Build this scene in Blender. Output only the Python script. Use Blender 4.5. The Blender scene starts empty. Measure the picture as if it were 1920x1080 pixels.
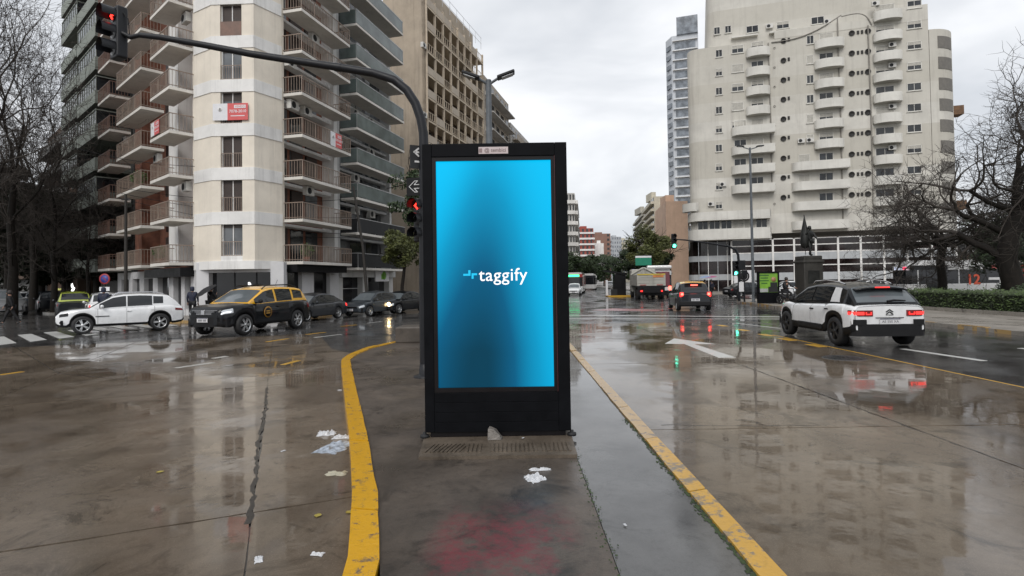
import bpy, math, random
from mathutils import Vector, Matrix
R_ = math.radians
PI = math.pi
rnd = random.Random(7)
sc = bpy.context.scene
col = sc.collection

# ------------------------------------------------------------------ camera
F_PX, CAM_H, PITCH, ROLL, PPY = 1050.0, 1.9, R_(1.2), R_(-0.85), 505.0
CM = Matrix.Rotation(PI/2 + PITCH, 3, 'X') @ Matrix.Rotation(ROLL, 3, 'Z')
cam = bpy.data.cameras.new('camera'); cam_o = bpy.data.objects.new('camera', cam); col.objects.link(cam_o)
cam_o.matrix_world = Matrix.Translation((0, 0, CAM_H)) @ CM.to_4x4()
cam.sensor_width = 36.0; cam.lens = 36.0*F_PX/1920.0; cam.shift_y = -(540.0-PPY)/1920.0
cam.clip_start = 0.05; cam.clip_end = 3000.0
sc.camera = cam_o

def ray(px, py): return CM @ Vector(((px-960)/F_PX, -(py-PPY)/F_PX, -1.0))
def g(px, py, z=0.0):
    d = ray(px, py); t = (z-CAM_H)/d.z; return (d.x*t, d.y*t)
def at(px, py, Y):
    d = ray(px, py); t = Y/d.y; return Vector((d.x*t, Y, CAM_H+d.z*t))
def proj(x, y, z):
    v = CM.transposed() @ Vector((x, y, z-CAM_H)); return (960+F_PX*v.x/-v.z, PPY-F_PX*v.y/-v.z)

# ------------------------------------------------------------------ sky, sun, exposure
SUN_EL, SUN_AZ = R_(40), R_(196)
w = bpy.data.worlds.new('World'); sc.world = w; w.use_nodes = True
nt = w.node_tree; nt.nodes.clear()
def N(t, **k):
    n = nt.nodes.new(t)
    for a, b in k.items(): setattr(n, a, b)
    return n
sky = N('ShaderNodeTexSky', sky_type='NISHITA'); sky.sun_disc = False; sky.sun_elevation = SUN_EL; sky.sun_rotation = SUN_AZ
tcw = N('ShaderNodeTexCoord'); mpw = N('ShaderNodeMapping'); mpw.inputs['Scale'].default_value = (1.0, 1.0, 2.6)
n1 = N('ShaderNodeTexNoise'); n1.inputs['Scale'].default_value = 2.1; n1.inputs['Detail'].default_value = 5.0; n1.inputs['Roughness'].default_value = 0.5
n1.inputs['Distortion'].default_value = 0.35
rp = N('ShaderNodeValToRGB'); e = rp.color_ramp.elements
e[0].position = 0.36; e[0].color = (0.64, 0.67, 0.715, 1); e[1].position = 0.62; e[1].color = (1.04, 1.05, 1.07, 1)
skm = N('ShaderNodeVectorMath', operation='SCALE'); skm.inputs['Scale'].default_value = 0.10
mx = N('ShaderNodeMix', data_type='RGBA'); mx.inputs['Factor'].default_value = 0.93
bg = N('ShaderNodeBackground'); out = N('ShaderNodeOutputWorld')
nt.links.new(tcw.outputs['Generated'], mpw.inputs['Vector']); nt.links.new(mpw.outputs[0], n1.inputs['Vector'])
nt.links.new(n1.outputs['Fac'], rp.inputs['Fac']); nt.links.new(sky.outputs[0], skm.inputs[0])
nt.links.new(skm.outputs[0], mx.inputs['A']); nt.links.new(rp.outputs[0], mx.inputs['B'])
nt.links.new(mx.outputs['Result'], bg.inputs['Color']); nt.links.new(bg.outputs[0], out.inputs[0])
bg.inputs['Strength'].default_value = 0.86
sl = bpy.data.lights.new('sun', 'SUN'); sl.energy = 1.3; sl.angle = R_(30); sl.color = (1.0, 0.96, 0.91)
so = bpy.data.objects.new('sun', sl); col.objects.link(so)
so.rotation_euler = (PI/2-SUN_EL, 0, -SUN_AZ + PI)
sc.view_settings.view_transform = 'Standard'; sc.view_settings.look = 'None'
sc.view_settings.exposure = 0.32; sc.view_settings.gamma = 1.0
sc.render.engine = 'CYCLES'
cy = sc.cycles
cy.use_denoising = True; cy.max_bounces = 6; cy.glossy_bounces = 4; cy.diffuse_bounces = 3; cy.transmission_bounces = 4; cy.transparent_max_bounces = 6
cy.caustics_reflective = False; cy.caustics_refractive = False; cy.sample_clamp_indirect = 4.0

# ------------------------------------------------------------------ materials
MATS = {}
def _base(name):
    m = bpy.data.materials.new(name); m.use_nodes = True
    b = m.node_tree.nodes['Principled BSDF']; MATS[name] = m
    return m, m.node_tree, b
def _n(t, typ, **k):
    n = t.nodes.new(typ)
    for a, b in k.items():
        if a.startswith('i_'):
            n.inputs[a[2:].replace('_', ' ')].default_value = b
        else: setattr(n, a, b)
    return n
def ramp(t, fac, stops):
    r = t.nodes.new('ShaderNodeValToRGB'); el = r.color_ramp.elements
    while len(el) < len(stops): el.new(0.5)
    for x, (p, c) in zip(el, stops):
        x.position = p; x.color = (c, c, c, 1) if isinstance(c, (int, float)) else (*c, 1)
    t.links.new(fac, r.inputs['Fac']); return r.outputs['Color']
def noise(t, vec, scale, detail=4, rough=0.55, dist=0.0):
    n = _n(t, 'ShaderNodeTexNoise', i_Scale=scale, i_Detail=detail, i_Roughness=rough, i_Distortion=dist)
    t.links.new(vec, n.inputs['Vector']); return n.outputs['Fac']
def mixc(t, a, b, f, mode='MIX'):
    m = _n(t, 'ShaderNodeMix', data_type='RGBA', blend_type=mode)
    for sck, v in (('Factor', f), ('A', a), ('B', b)):
        if isinstance(v, bpy.types.NodeSocket): t.links.new(v, m.inputs[sck])
        elif sck == 'Factor': m.inputs[sck].default_value = v
        else: m.inputs[sck].default_value = (*v, 1)
    return m.outputs['Result']
def coords(t, kind='Object', scale=(1, 1, 1)):
    tc = t.nodes.new('ShaderNodeTexCoord'); mp = t.nodes.new('ShaderNodeMapping'); mp.inputs['Scale'].default_value = scale
    t.links.new(tc.outputs[kind], mp.inputs['Vector']); return mp.outputs[0]
def world_pos(t, scale=(1, 1, 1)):
    gm = t.nodes.new('ShaderNodeNewGeometry'); mp = t.nodes.new('ShaderNodeMapping'); mp.inputs['Scale'].default_value = scale
    t.links.new(gm.outputs['Position'], mp.inputs['Vector']); return mp.outputs[0]
def bump(t, b, h, strength, dist=0.02):
    n = _n(t, 'ShaderNodeBump', i_Strength=strength, i_Distance=dist); t.links.new(h, n.inputs['Height']); t.links.new(n.outputs[0], b.inputs['Normal'])

def mat(name, c, rough=0.6, metal=0.0, var=0.15, vs=3.0, bmp=0.0, bs=60.0, spec=None, coat=0.0, emit=None, es=1.0, alpha=None, ior=None):
    if name in MATS: return MATS[name]
    m, t, b = _base(name)
    b.inputs['Roughness'].default_value = rough; b.inputs['Metallic'].default_value = metal
    if spec is not None: b.inputs['Specular IOR Level'].default_value = spec
    if coat: b.inputs['Coat Weight'].default_value = coat; b.inputs['Coat Roughness'].default_value = 0.05
    b.inputs['Base Color'].default_value = (*c, 1)
    if var > 0:
        v = world_pos(t); f = noise(t, v, vs, 5, 0.6)
        lo = tuple(x*(1-var) for x in c); hi = tuple(min(1, x*(1+var)) for x in c)
        t.links.new(ramp(t, f, [(0.3, lo), (0.7, hi)]), b.inputs['Base Color'])
        t.links.new(ramp(t, f, [(0.3, max(0.02, rough*0.8)), (0.7, min(1, rough*1.15))]), b.inputs['Roughness'])
    if bmp > 0: bump(t, b, noise(t, world_pos(t), bs, 3), bmp)
    if emit: b.inputs['Emission Color'].default_value = (*emit, 1); b.inputs['Emission Strength'].default_value = es
    if alpha is not None: b.inputs['Alpha'].default_value = alpha
    return m
def wall_mat(name, c, dirt=0.35, dirtc=(0.12, 0.11, 0.10), rough=0.8, vs=0.35, streak=1.0, floors=None):
    """painted render / concrete with mottling, rain streaks and patchy grime"""
    m, t, b = _base(name)
    base = mixc(t, tuple(x*0.88 for x in c), tuple(min(1, x*1.06) for x in c), ramp(t, noise(t, world_pos(t), vs, 6, 0.65), [(0.35, 0.0), (0.65, 1.0)]))
    if floors:
        s, z0, c2 = floors
        sp = _n(t, 'ShaderNodeSeparateXYZ'); t.links.new(world_pos(t), sp.inputs[0])
        fl = _n(t, 'ShaderNodeMath', operation='SUBTRACT'); fl.inputs[1].default_value = z0; t.links.new(sp.outputs['Z'], fl.inputs[0])
        dv = _n(t, 'ShaderNodeMath', operation='DIVIDE'); dv.inputs[1].default_value = s; t.links.new(fl.outputs[0], dv.inputs[0])
        fr = _n(t, 'ShaderNodeMath', operation='FLOOR'); t.links.new(dv.outputs[0], fr.inputs[0])
        wn = _n(t, 'ShaderNodeTexWhiteNoise', noise_dimensions='1D'); t.links.new(fr.outputs[0], wn.inputs['W'])
        base = mixc(t, base, c2, ramp(t, wn.outputs['Value'], [(0.35, 0.0), (0.75, 0.8)]))
    st = ramp(t, noise(t, world_pos(t, (1.6, 1.6, 0.10)), 1.3, 6, 0.7), [(0.52, 0.0), (0.80, streak)])
    pt = ramp(t, noise(t, world_pos(t), 0.9, 7, 0.7), [(0.45, 0.0), (0.85, 1.0)])
    k = _n(t, 'ShaderNodeMath', operation='MULTIPLY_ADD'); k.inputs[1].default_value = dirt
    t.links.new(st, k.inputs[0])
    k2 = _n(t, 'ShaderNodeMath', operation='MULTIPLY'); k2.inputs[1].default_value = dirt*0.5; t.links.new(pt, k2.inputs[0])
    t.links.new(k2.outputs[0], k.inputs[2])
    t.links.new(mixc(t, base, dirtc, k.outputs[0]), b.inputs['Base Color'])
    b.inputs['Roughness'].default_value = rough; b.inputs['Specular IOR Level'].default_value = 0.3
    bump(t, b, noise(t, world_pos(t), 14, 5), 0.15, 0.03)
    return m
def wet_mat(name, c1, c2, c3, scale=0.35, puddle=(0.42, 0.58), r_wet=0.05, r_dry=0.32, bmp=0.25, ior=1.45, extra=None):
    """wet concrete / asphalt: mottled albedo, film of water that is mirror-like in patches"""
    m, t, b = _base(name)
    wp = world_pos(t)
    big = noise(t, wp, scale, 6, 0.6, 0.6)
    fine = noise(t, wp, 9.0, 8, 0.75)
    grain = noise(t, wp, 70.0, 3, 0.7)
    speck = noise(t, wp, 190.0, 2, 0.6)
    cc = mixc(t, c1, c2, ramp(t, big, [(0.32, 0.0), (0.68, 1.0)]))
    cc = mixc(t, cc, c3, ramp(t, fine, [(0.50, 0.0), (0.78, 0.75)]))
    cc = mixc(t, cc, tuple(x*0.55 for x in c1), ramp(t, grain, [(0.55, 0.0), (0.8, 0.55)]))
    cc = mixc(t, cc, tuple(min(1, x*1.7) for x in c2), ramp(t, speck, [(0.58, 0.0), (0.72, 0.45)]))
    blot = noise(t, wp, 1.7, 7, 0.72, 0.8)
    cc = mixc(t, cc, tuple(x*0.42 for x in c1), ramp(t, blot, [(0.53, 0.0), (0.66, 0.7)]))
    # tyre-worn and oily streaks running with the traffic
    wear = noise(t, world_pos(t, (1.0, 0.12, 1.0)), 0.9, 5, 0.6)
    cc = mixc(t, cc, tuple(x*0.5 for x in c1), ramp(t, wear, [(0.52, 0.0), (0.75, 0.6)]))
    if extra: cc = extra(t, cc)
    t.links.new(cc, b.inputs['Base Color'])
    pud = ramp(t, noise(t, wp, 0.55, 5, 0.62, 0.3), [(puddle[0], r_dry), (puddle[1], r_wet)])
    t.links.new(pud, b.inputs['Roughness'])
    b.inputs['IOR'].default_value = ior
    hsum = _n(t, 'ShaderNodeMath', operation='ADD'); t.links.new(noise(t, wp, 2.2, 4, 0.5), hsum.inputs[0])
    gm = _n(t, 'ShaderNodeMath', operation='MULTIPLY'); gm.inputs[1].default_value = 0.10; t.links.new(noise(t, wp, 45.0, 3, 0.6), gm.inputs[0])
    gp = _n(t, 'ShaderNodeMath', operation='MULTIPLY'); t.links.new(gm.outputs[0], gp.inputs[0]); t.links.new(pud, gp.inputs[1])
    gq = _n(t, 'ShaderNodeMath', operation='MULTIPLY'); gq.inputs[1].default_value = 3.0; t.links.new(gp.outputs[0], gq.inputs[0])
    t.links.new(gq.outputs[0], hsum.inputs[1])
    bump(t, b, hsum.outputs[0], bmp, 0.010)
    return m
def glass_mat(name, c=(0.02, 0.025, 0.03), rough=0.06, var=0.6):
    m, t, b = _base(name)
    f = noise(t, world_pos(t), 0.7, 3)
    t.links.new(ramp(t, f, [(0.35, tuple(x*(1-var) for x in c)), (0.65, tuple(x*(1+var) for x in c))]), b.inputs['Base Color'])
    b.inputs['Roughness'].default_value = rough; b.inputs['IOR'].default_value = 1.5; b.inputs['Specular IOR Level'].default_value = 0.6
    return m
def emit_mat(name, c, s):
    m, t, b = _base(name); b.inputs['Base Color'].default_value = (*[x*0.3 for x in c], 1)
    b.inputs['Emission Color'].default_value = (*c, 1); b.inputs['Emission Strength'].default_value = s; return m

# ------------------------------------------------------------------ mesh builder
class MB:
    def __init__(s): s.v = []; s.f = []; s.sm = []
    def add(s, vs, fs, smooth=False):
        o = len(s.v); s.v += [tuple(p) for p in vs]
        for f in fs: s.f.append(tuple(i+o for i in f)); s.sm.append(smooth)
        return s
    def box(s, c, d, rz=0.0, tilt=None):
        x, y, z = (k/2 for k in d); cs, sn = math.cos(rz), math.sin(rz)
        vs = []
        for dz in (-z, z):
            for dx, dy in ((-x, -y), (x, -y), (x, y), (-x, y)):
                p = Vector((dx, dy, dz))
                if tilt is not None: p = tilt @ p
                vs.append((c[0]+p.x*cs-p.y*sn, c[1]+p.x*sn+p.y*cs, c[2]+p.z))
        return s.add(vs, [(3, 2, 1, 0), (4, 5, 6, 7), (0, 1, 5, 4), (1, 2, 6, 5), (2, 3, 7, 6), (3, 0, 4, 7)])
    def prism(s, poly, z0, z1, smooth=False):
        n = len(poly); a = sum(poly[i][0]*poly[(i+1) % n][1]-poly[(i+1) % n][0]*poly[i][1] for i in range(n))
        if a < 0: poly = poly[::-1]
        o = [(p[0], p[1], z0) for p in poly]+[(p[0], p[1], z1) for p in poly]
        s.add(o, [tuple(range(n))[::-1], tuple(range(n, 2*n))])
        s.add(o, [(i, (i+1) % n, n+(i+1) % n, n+i) for i in range(n)], smooth); return s
    def tube(s, pts, r, n=8, cap=True, smooth=True):
        pts = [Vector(p) for p in pts]; k = len(pts); rr = r if isinstance(r, (list, tuple)) else [r]*k
        ref = None; vs = []
        for i, p in enumerate(pts):
            d = (pts[min(i+1, k-1)]-pts[max(i-1, 0)])
            d = d.normalized() if d.length > 1e-9 else Vector((0, 0, 1))
            if ref is None: ref = Vector((0, 0, 1)) if abs(d.z) < 0.9 else Vector((1, 0, 0))
            u = (ref-d*ref.dot(d)); u = u.normalized() if u.length > 1e-6 else d.orthogonal().normalized()
            vv = d.cross(u); ref = u
            for j in range(n):
                a = 2*PI*j/n; vs.append(p+(u*math.cos(a)+vv*math.sin(a))*rr[i])
        fs = [(i*n+j, i*n+(j+1) % n, (i+1)*n+(j+1) % n, (i+1)*n+j) for i in range(k-1) for j in range(n)]
        s.add(vs, fs, smooth)
        if cap:
            s.add(vs[:n], [tuple(range(n))[::-1]]); s.add(vs[-n:], [tuple(range(n))])
        return s
    def lathe(s, prof, n=16, c=(0, 0, 0), axis='z', smooth=True, a0=0.0, a1=2*PI):
        full = abs(a1-a0-2*PI) < 1e-6; m = n if full else n+1; k = len(prof); vs = []
        for r, h in prof:
            for j in range(m):
                a = a0+(a1-a0)*j/n; p, q = r*math.cos(a), r*math.sin(a)
                vs.append({'z': (c[0]+p, c[1]+q, c[2]+h), 'x': (c[0]+h, c[1]+p, c[2]+q), 'y': (c[0]+q, c[1]+h, c[2]+p)}[axis])
        fs = [(i*m+j, i*m+(j+1) % m, (i+1)*m+(j+1) % m, (i+1)*m+j) for i in range(k-1) for j in range(n)]
        return s.add(vs, fs, smooth)
    def disc(s, r, n=16, c=(0, 0, 0), axis='z', th=0.02):
        return s.lathe([(1e-4, 0), (r, 0), (r, th), (1e-4, th)], n, c, axis, False)
    def grid(s, fn, nu, nv, smooth=True, flip=False):
        vs = [fn(i/nu, j/nv) for i in range(nu+1) for j in range(nv+1)]
        fs = []
        for i in range(nu):
            for j in range(nv):
                q = (i*(nv+1)+j, (i+1)*(nv+1)+j, (i+1)*(nv+1)+j+1, i*(nv+1)+j+1); fs.append(q[::-1] if flip else q)
        return s.add(vs, fs, smooth)
    def quad(s, *p): return s.add(p, [tuple(range(len(p)))])
    def mesh(s, name, m):
        me = bpy.data.meshes.new(name); me.from_pydata(s.v, [], s.f)
        if any(s.sm): me.polygons.foreach_set('use_smooth', s.sm)
        for x in (m if isinstance(m, (list, tuple)) else [m]): me.materials.append(x)
        me.update(); return me
    def obj(s, name, m, parent=None, loc=(0, 0, 0), rz=0.0, bevel=0.0, seg=2):
        return link(name, s.mesh(name, m), parent, loc, rz, bevel, seg)
def link(name, me, parent=None, loc=(0, 0, 0), rz=0.0, bevel=0.0, seg=2):
    o = bpy.data.objects.new(name, me); col.objects.link(o); o.location = loc; o.rotation_euler = (0, 0, rz)
    if parent: o.parent = parent
    if bevel:
        b = o.modifiers.new('bevel', 'BEVEL'); b.width = bevel; b.segments = seg; b.limit_method = 'ANGLE'
    return o
def thing(name, label, cat, loc=(0, 0, 0), rz=0.0, group=None):
    o = bpy.data.objects.new(name, None); col.objects.link(o); o.location = loc; o.rotation_euler = (0, 0, rz)
    o.empty_display_size = 0.2
    return tag(o, label, cat, group)
def tag(o, label, cat, group=None, kind=None):
    if label: o['label'] = label
    if cat: o['category'] = cat
    if group: o['group'] = group
    if kind: o['kind'] = kind
    return o
def struct(o): o['kind'] = 'structure'; return o
def text(name, s, size, m, parent, loc, rot, ext=0.004, align='CENTER', spacing=1.0, bold=0.0):
    cu = bpy.data.curves.new(name, 'FONT'); cu.body = s; cu.size = size; cu.extrude = ext; cu.align_x = align; cu.align_y = 'CENTER'
    cu.space_character = spacing; cu.offset = bold; cu.resolution_u = 3
    cu.materials.append(m)
    tmp = bpy.data.objects.new('tmp', cu); col.objects.link(tmp)
    me = bpy.data.meshes.new_from_object(tmp.evaluated_get(bpy.context.evaluated_depsgraph_get()))
    bpy.data.objects.remove(tmp); bpy.data.curves.remove(cu)
    me.name = name; me.materials.clear(); me.materials.append(m)
    o = bpy.data.objects.new(name, me); col.objects.link(o); o.location = loc; o.rotation_euler = rot; o.parent = parent; return o
def copy_tree(o, parent=None):
    c = o.copy(); col.objects.link(c); c.parent = parent
    for ch in [x for x in KIDS.get(o.name, [])]: copy_tree(ch, c)
    return c
KIDS = {}
def register(o):
    for ch in o.children: KIDS.setdefault(o.name, []).append(ch); register(ch)
def interp(pts, x):
    if x <= pts[0][0]: return pts[0][1]
    for (a, b), (c, d) in zip(pts, pts[1:]):
        if x <= c:
            t = (x-a)/(c-a); return b+(d-b)*t
    return pts[-1][1]
class Fac:
    """a straight facade from p0 to p1; out = unit normal to the street side"""
    def __init__(s, p0, p1, flip=False):
        s.p0 = Vector(p0); s.p1 = Vector(p1); d = s.p1-s.p0; s.L = d.length; s.d = d/s.L
        s.n = Vector((s.d.y, -s.d.x)) * (-1 if flip else 1)
        s.rz = math.atan2(s.d.y, s.d.x)          # local x along the facade; local -y (or +y when flipped) is outward
        s.sg = 1 if flip else -1
    def at(s, u, o=0.0, z=0.0):
        p = s.p0+s.d*u+s.n*o; return (p.x, p.y, z)
    def upx(s, px, z):
        """u where the vertical facade plane, at height z, is seen at column px"""
        lo, hi = -5.0, s.L+5.0
        f = lambda u: proj(*s.at(u, 0, z))[0]-px
        a = f(lo)
        for _ in range(50):
            m = (lo+hi)/2
            if (f(m) > 0) == (a > 0): lo = m
            else: hi = m
        return (lo+hi)/2
# ------------------------------------------------------------------ ground, roads, median, pavements
M_asph = wet_mat('wet_asphalt', (0.046, 0.045, 0.045), (0.082, 0.078, 0.074), (0.05, 0.05, 0.052), 0.22, (0.40, 0.60), 0.07, 0.26, 0.22, 1.40)
M_conc = wet_mat('wet_concrete', (0.082, 0.064, 0.048), (0.200, 0.162, 0.124), (0.070, 0.055, 0.041), 0.42, (0.42, 0.54), 0.045, 0.24, 0.20, 1.42)
M_conc2 = wet_mat('flooded_concrete', (0.090, 0.071, 0.053), (0.195, 0.157, 0.118), (0.075, 0.059, 0.044), 0.42, (0.38, 0.52), 0.04, 0.21, 0.20, 1.40)
def red_stain(t, cc):
    # faded red paint worn into the middle of the island, with dark damp blotches
    wp = world_pos(t); sp = _n(t, 'ShaderNodeSeparateXYZ'); t.links.new(wp, sp.inputs[0])
    def win(sock, c, hw, soft):
        a = _n(t, 'ShaderNodeMath', operation='SUBTRACT'); a.inputs[1].default_value = c; t.links.new(sock, a.inputs[0])
        b = _n(t, 'ShaderNodeMath', operation='ABSOLUTE'); t.links.new(a.outputs[0], b.inputs[0])
        mr = _n(t, 'ShaderNodeMapRange', interpolation_type='SMOOTHSTEP'); mr.inputs['From Min'].default_value = hw-soft; mr.inputs['From Max'].default_value = hw+soft
        mr.inputs['To Min'].default_value = 1.0; mr.inputs['To Max'].default_value = 0.0; t.links.new(b.outputs[0], mr.inputs['Value']); return mr.outputs[0]
    m1 = _n(t, 'ShaderNodeMath', operation='MULTIPLY'); t.links.new(win(sp.outputs['X'], -0.08, 0.46, 0.14), m1.inputs[0]); t.links.new(win(sp.outputs['Y'], 3.1, 1.25, 0.35), m1.inputs[1])
    m2 = _n(t, 'ShaderNodeMath', operation='MULTIPLY'); t.links.new(m1.outputs[0], m2.inputs[0]); t.links.new(ramp(t, noise(t, wp, 2.6, 6, 0.7), [(0.44, 0.0), (0.58, 0.85)]), m2.inputs[1])
    m3 = _n(t, 'ShaderNodeMath', operation='MULTIPLY'); t.links.new(m2.outputs[0], m3.inputs[0]); t.links.new(ramp(t, noise(t, wp, 28.0, 6, 0.75), [(0.36, 0.25), (0.60, 1.0)]), m3.inputs[1]); m2 = m3
    return mixc(t, cc, (0.17, 0.034, 0.040), m2.outputs[0])
M_isl = wet_mat('damp_island_concrete', (0.052, 0.042, 0.034), (0.115, 0.093, 0.075), (0.030, 0.025, 0.021), 1.3, (0.46, 0.66), 0.16, 0.45, 0.9, 1.36, red_stain)
M_isl2 = wet_mat('wet_grey_walk', (0.070, 0.069, 0.068), (0.120, 0.118, 0.115), (0.05, 0.048, 0.046), 1.4, (0.36, 0.54), 0.06, 0.22, 0.22, 1.45)
M_side = wet_mat('pavement_tiles', (0.22, 0.20, 0.175), (0.33, 0.30, 0.265), (0.20, 0.18, 0.155), 0.6, (0.45, 0.7), 0.14, 0.45, 0.3, 1.4)
M_kerb = wet_mat('kerb_granite', (0.20, 0.185, 0.16), (0.28, 0.26, 0.23), (0.14, 0.13, 0.12), 1.5, (0.4, 0.6), 0.2, 0.45, 0.4, 1.45)
def paint_mat(name, c, under, wear=0.5):
    m, t, b = _base(name)
    wp = world_pos(t)
    cc = mixc(t, tuple(x*0.8 for x in c), c, noise(t, wp, 3.0, 5, 0.6))
    cc = mixc(t, cc, tuple(x*0.35 for x in c), ramp(t, noise(t, wp, 16.0, 6, 0.75), [(0.55, 0.0), (0.78, 0.7)]))
    cc = mixc(t, cc, under, ramp(t, noise(t, wp, 6.0, 9, 0.8), [(1-wear, 0.0), (1-wear+0.06, 1.0)]))
    t.links.new(cc, b.inputs['Base Color']); b.inputs['Roughness'].default_value = 0.24; b.inputs['IOR'].default_value = 1.45
    bump(t, b, noise(t, wp, 30, 4), 0.3, 0.01); return m
M_yel = paint_mat('yellow_kerb_paint', (0.64, 0.34, 0.014), (0.13, 0.10, 0.07), 0.45)
M_yel2 = paint_mat('worn_yellow_kerb_paint', (0.46, 0.30, 0.12), (0.16, 0.13, 0.10), 0.46)
M_yel3 = paint_mat('half_worn_yellow_paint', (0.58, 0.33, 0.05), (0.20, 0.16, 0.11), 0.50)
M_wht = paint_mat('white_road_paint', (0.66, 0.66, 0.64), (0.10, 0.10, 0.10), 0.36)
M_wht2 = paint_mat('worn_white_paint', (0.50, 0.50, 0.48), (0.08, 0.08, 0.08), 0.44)
M_yrd = paint_mat('yellow_road_paint', (0.62, 0.36, 0.05), (0.10, 0.09, 0.08), 0.42)
M_dark = mat('joint_dirt', (0.018, 0.016, 0.014), 0.35, var=0.3)

gr = MB().quad((-900, -120, 0), (900, -120, 0), (900, 1500, 0), (-900, 1500, 0)).obj('ground', M_asph); struct(gr)

# concrete carriageway slabs (real joints between them)
road = thing('concrete_road', None, None); road['kind'] = 'structure'
def slab(poly, parent=road, m=None):
    # shrink a little towards the centroid to leave an open joint, wavy where edges broke away
    cx = sum(p[0] for p in poly)/len(poly); cy_ = sum(p[1] for p in poly)/len(poly); out_ = []
    n = len(poly)
    for i in range(n):
        a, b = poly[i], poly[(i+1) % n]; L = math.hypot(b[0]-a[0], b[1]-a[1]); k = max(2, int(L/0.22))
        for j in range(k):
            t = j/k; x, y = a[0]+(b[0]-a[0])*t, a[1]+(b[1]-a[1])*t
            d = math.hypot(cx-x, cy_-y); s = (0.010+rnd.random()**3*0.018)/d
            out_.append((x+(cx-x)*s, y+(cy_-y)*s))
    MB().prism(out_, -0.05, 0.012).obj('slab', m or M_conc, parent)
ys = [-6.5, 0.9, 7.05, 12.6, 18.0, 24.2]
for j in range(len(ys)-1):
    for x0, x1 in ((1.2, 4.92), (4.92, 8.45)):
        slab([(x0, ys[j]), (x1, ys[j]), (x1, ys[j+1]), (x0, ys[j+1])], m=M_conc2)
# left carriageway: slabs laid askew, along the sweep of the turn
ang = math.atan2(10.15-4.3, -4.51+2.08); e1 = Vector((math.cos(ang), math.sin(ang))); e2 = Vector((e1.y, -e1.x)); O = Vector((-4.62, 10.55))
def LP(a, b): p = O+e1*a+e2*b; return (p.x, p.y)
for i, (a0, a1) in enumerate(((-13, -6.35), (-6.35, 0.0), (0.0, 5.6), (5.6, 11.2))):
    for b0, b1 in ((-22.0, -17.4), (-17.4, -13.0), (-13.0, -8.6), (-8.6, -4.3), (-4.3, 0.0), (0.0, 4.6)):
        b2 = b1
        if b1 > 4: b1, b2 = ((0.4, 1.9), (1.9, 4.4), (3.2, 1.6), (1.6, 1.6))[i]
        slab([LP(a0, b0), LP(a0, b1), LP(a1, b2), LP(a1, b0)])
# dirt-filled cracks lying in the slabs
def crack(pts, w0):
    mb = MB(); L = []
    for a, b in zip(pts, pts[1:]):
        n = max(2, int(math.hypot(b[0]-a[0], b[1]-a[1])/0.12))
        L += [(a[0]+(b[0]-a[0])*i/n+rnd.gauss(0, .012), a[1]+(b[1]-a[1])*i/n+rnd.gauss(0, .012)) for i in range(n)]
    for a, b in zip(L, L[1:]):
        d = Vector((b[0]-a[0], b[1]-a[1])); d.normalize(); w = w0*(0.35+rnd.random())
        mb.quad((a[0]-d.y*w, a[1]+d.x*w, .0135), (b[0]-d.y*w, b[1]+d.x*w, .0135), (b[0]+d.y*w, b[1]-d.x*w, .0135), (a[0]+d.y*w, a[1]-d.x*w, .0135))
    o = mb.obj('crack', M_dark, road)
crack([LP(-.2, 0), LP(-2.2, .02), LP(-4.2, -.03), LP(-6.7, 0)], 0.022)
crack([(4.92, 12.2), (4.94, 9.5), (4.90, 7.6), (4.92, 5.6)], 0.011)
crack([g(1240, 797, .012), g(1420, 799, .012), g(1560, 797, .012)], 0.010)
crack([g(10, 640, .012), g(110, 700, .012), g(260, 715, .012), g(430, 700, .012)], 0.010)

# --- median island
LK = [(-1.0, 2.2), (-1.03, 3.43), (-1.18, 4.01), (-1.39, 4.82), (-1.9, 6.48), (-2.45, 8.18), (-3.61, 11.79), (-3.99, 13.02), (-4.10, 13.97), (-4.05, 15.4), (-3.66, 16.9), (-2.9, 18.2), (-1.7, 19.0)]
RK = [(1.6, 2.0), (1.6, 3.35), (1.6, 5.2), (1.6, 7.0), (1.6, 9.5), (1.6, 13.3), (1.6, 16.5), (1.3, 18.0), (0.5, 18.9), (-0.6, 19.2)]
LK[0:0] = [(-0.95, -1.5)]; RK[0:0] = [(1.6, -1.5)]
isl = thing('median_island', None, None); isl['kind'] = 'structure'
def inset(pl, d):
    o = []
    for i, p in enumerate(pl):
        a = Vector(pl[max(i-1, 0)]); b = Vector(pl[min(i+1, len(pl)-1)]); t = (b-a).normalized(); o.append((p[0]+t.y*d, p[1]-t.x*d))
    return o
LKi = inset(LK, 0.20); RKi = inset(RK, -0.155)
top = LKi+RKi[::-1]
XS = 0.62      # seam between the trodden brown strip and the grey wet strip
brown = LKi+[(XS, 18.6), (XS, -1.5)]
grey = [(XS+0.008, -1.5), (XS+0.008, 18.7)]+RKi[::-1]
MB().prism(brown, -0.02, 0.118).obj('walk_surface', M_isl, isl)
MB().prism(grey, -0.02, 0.110).obj('walk_surface', M_isl2, isl)
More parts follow.
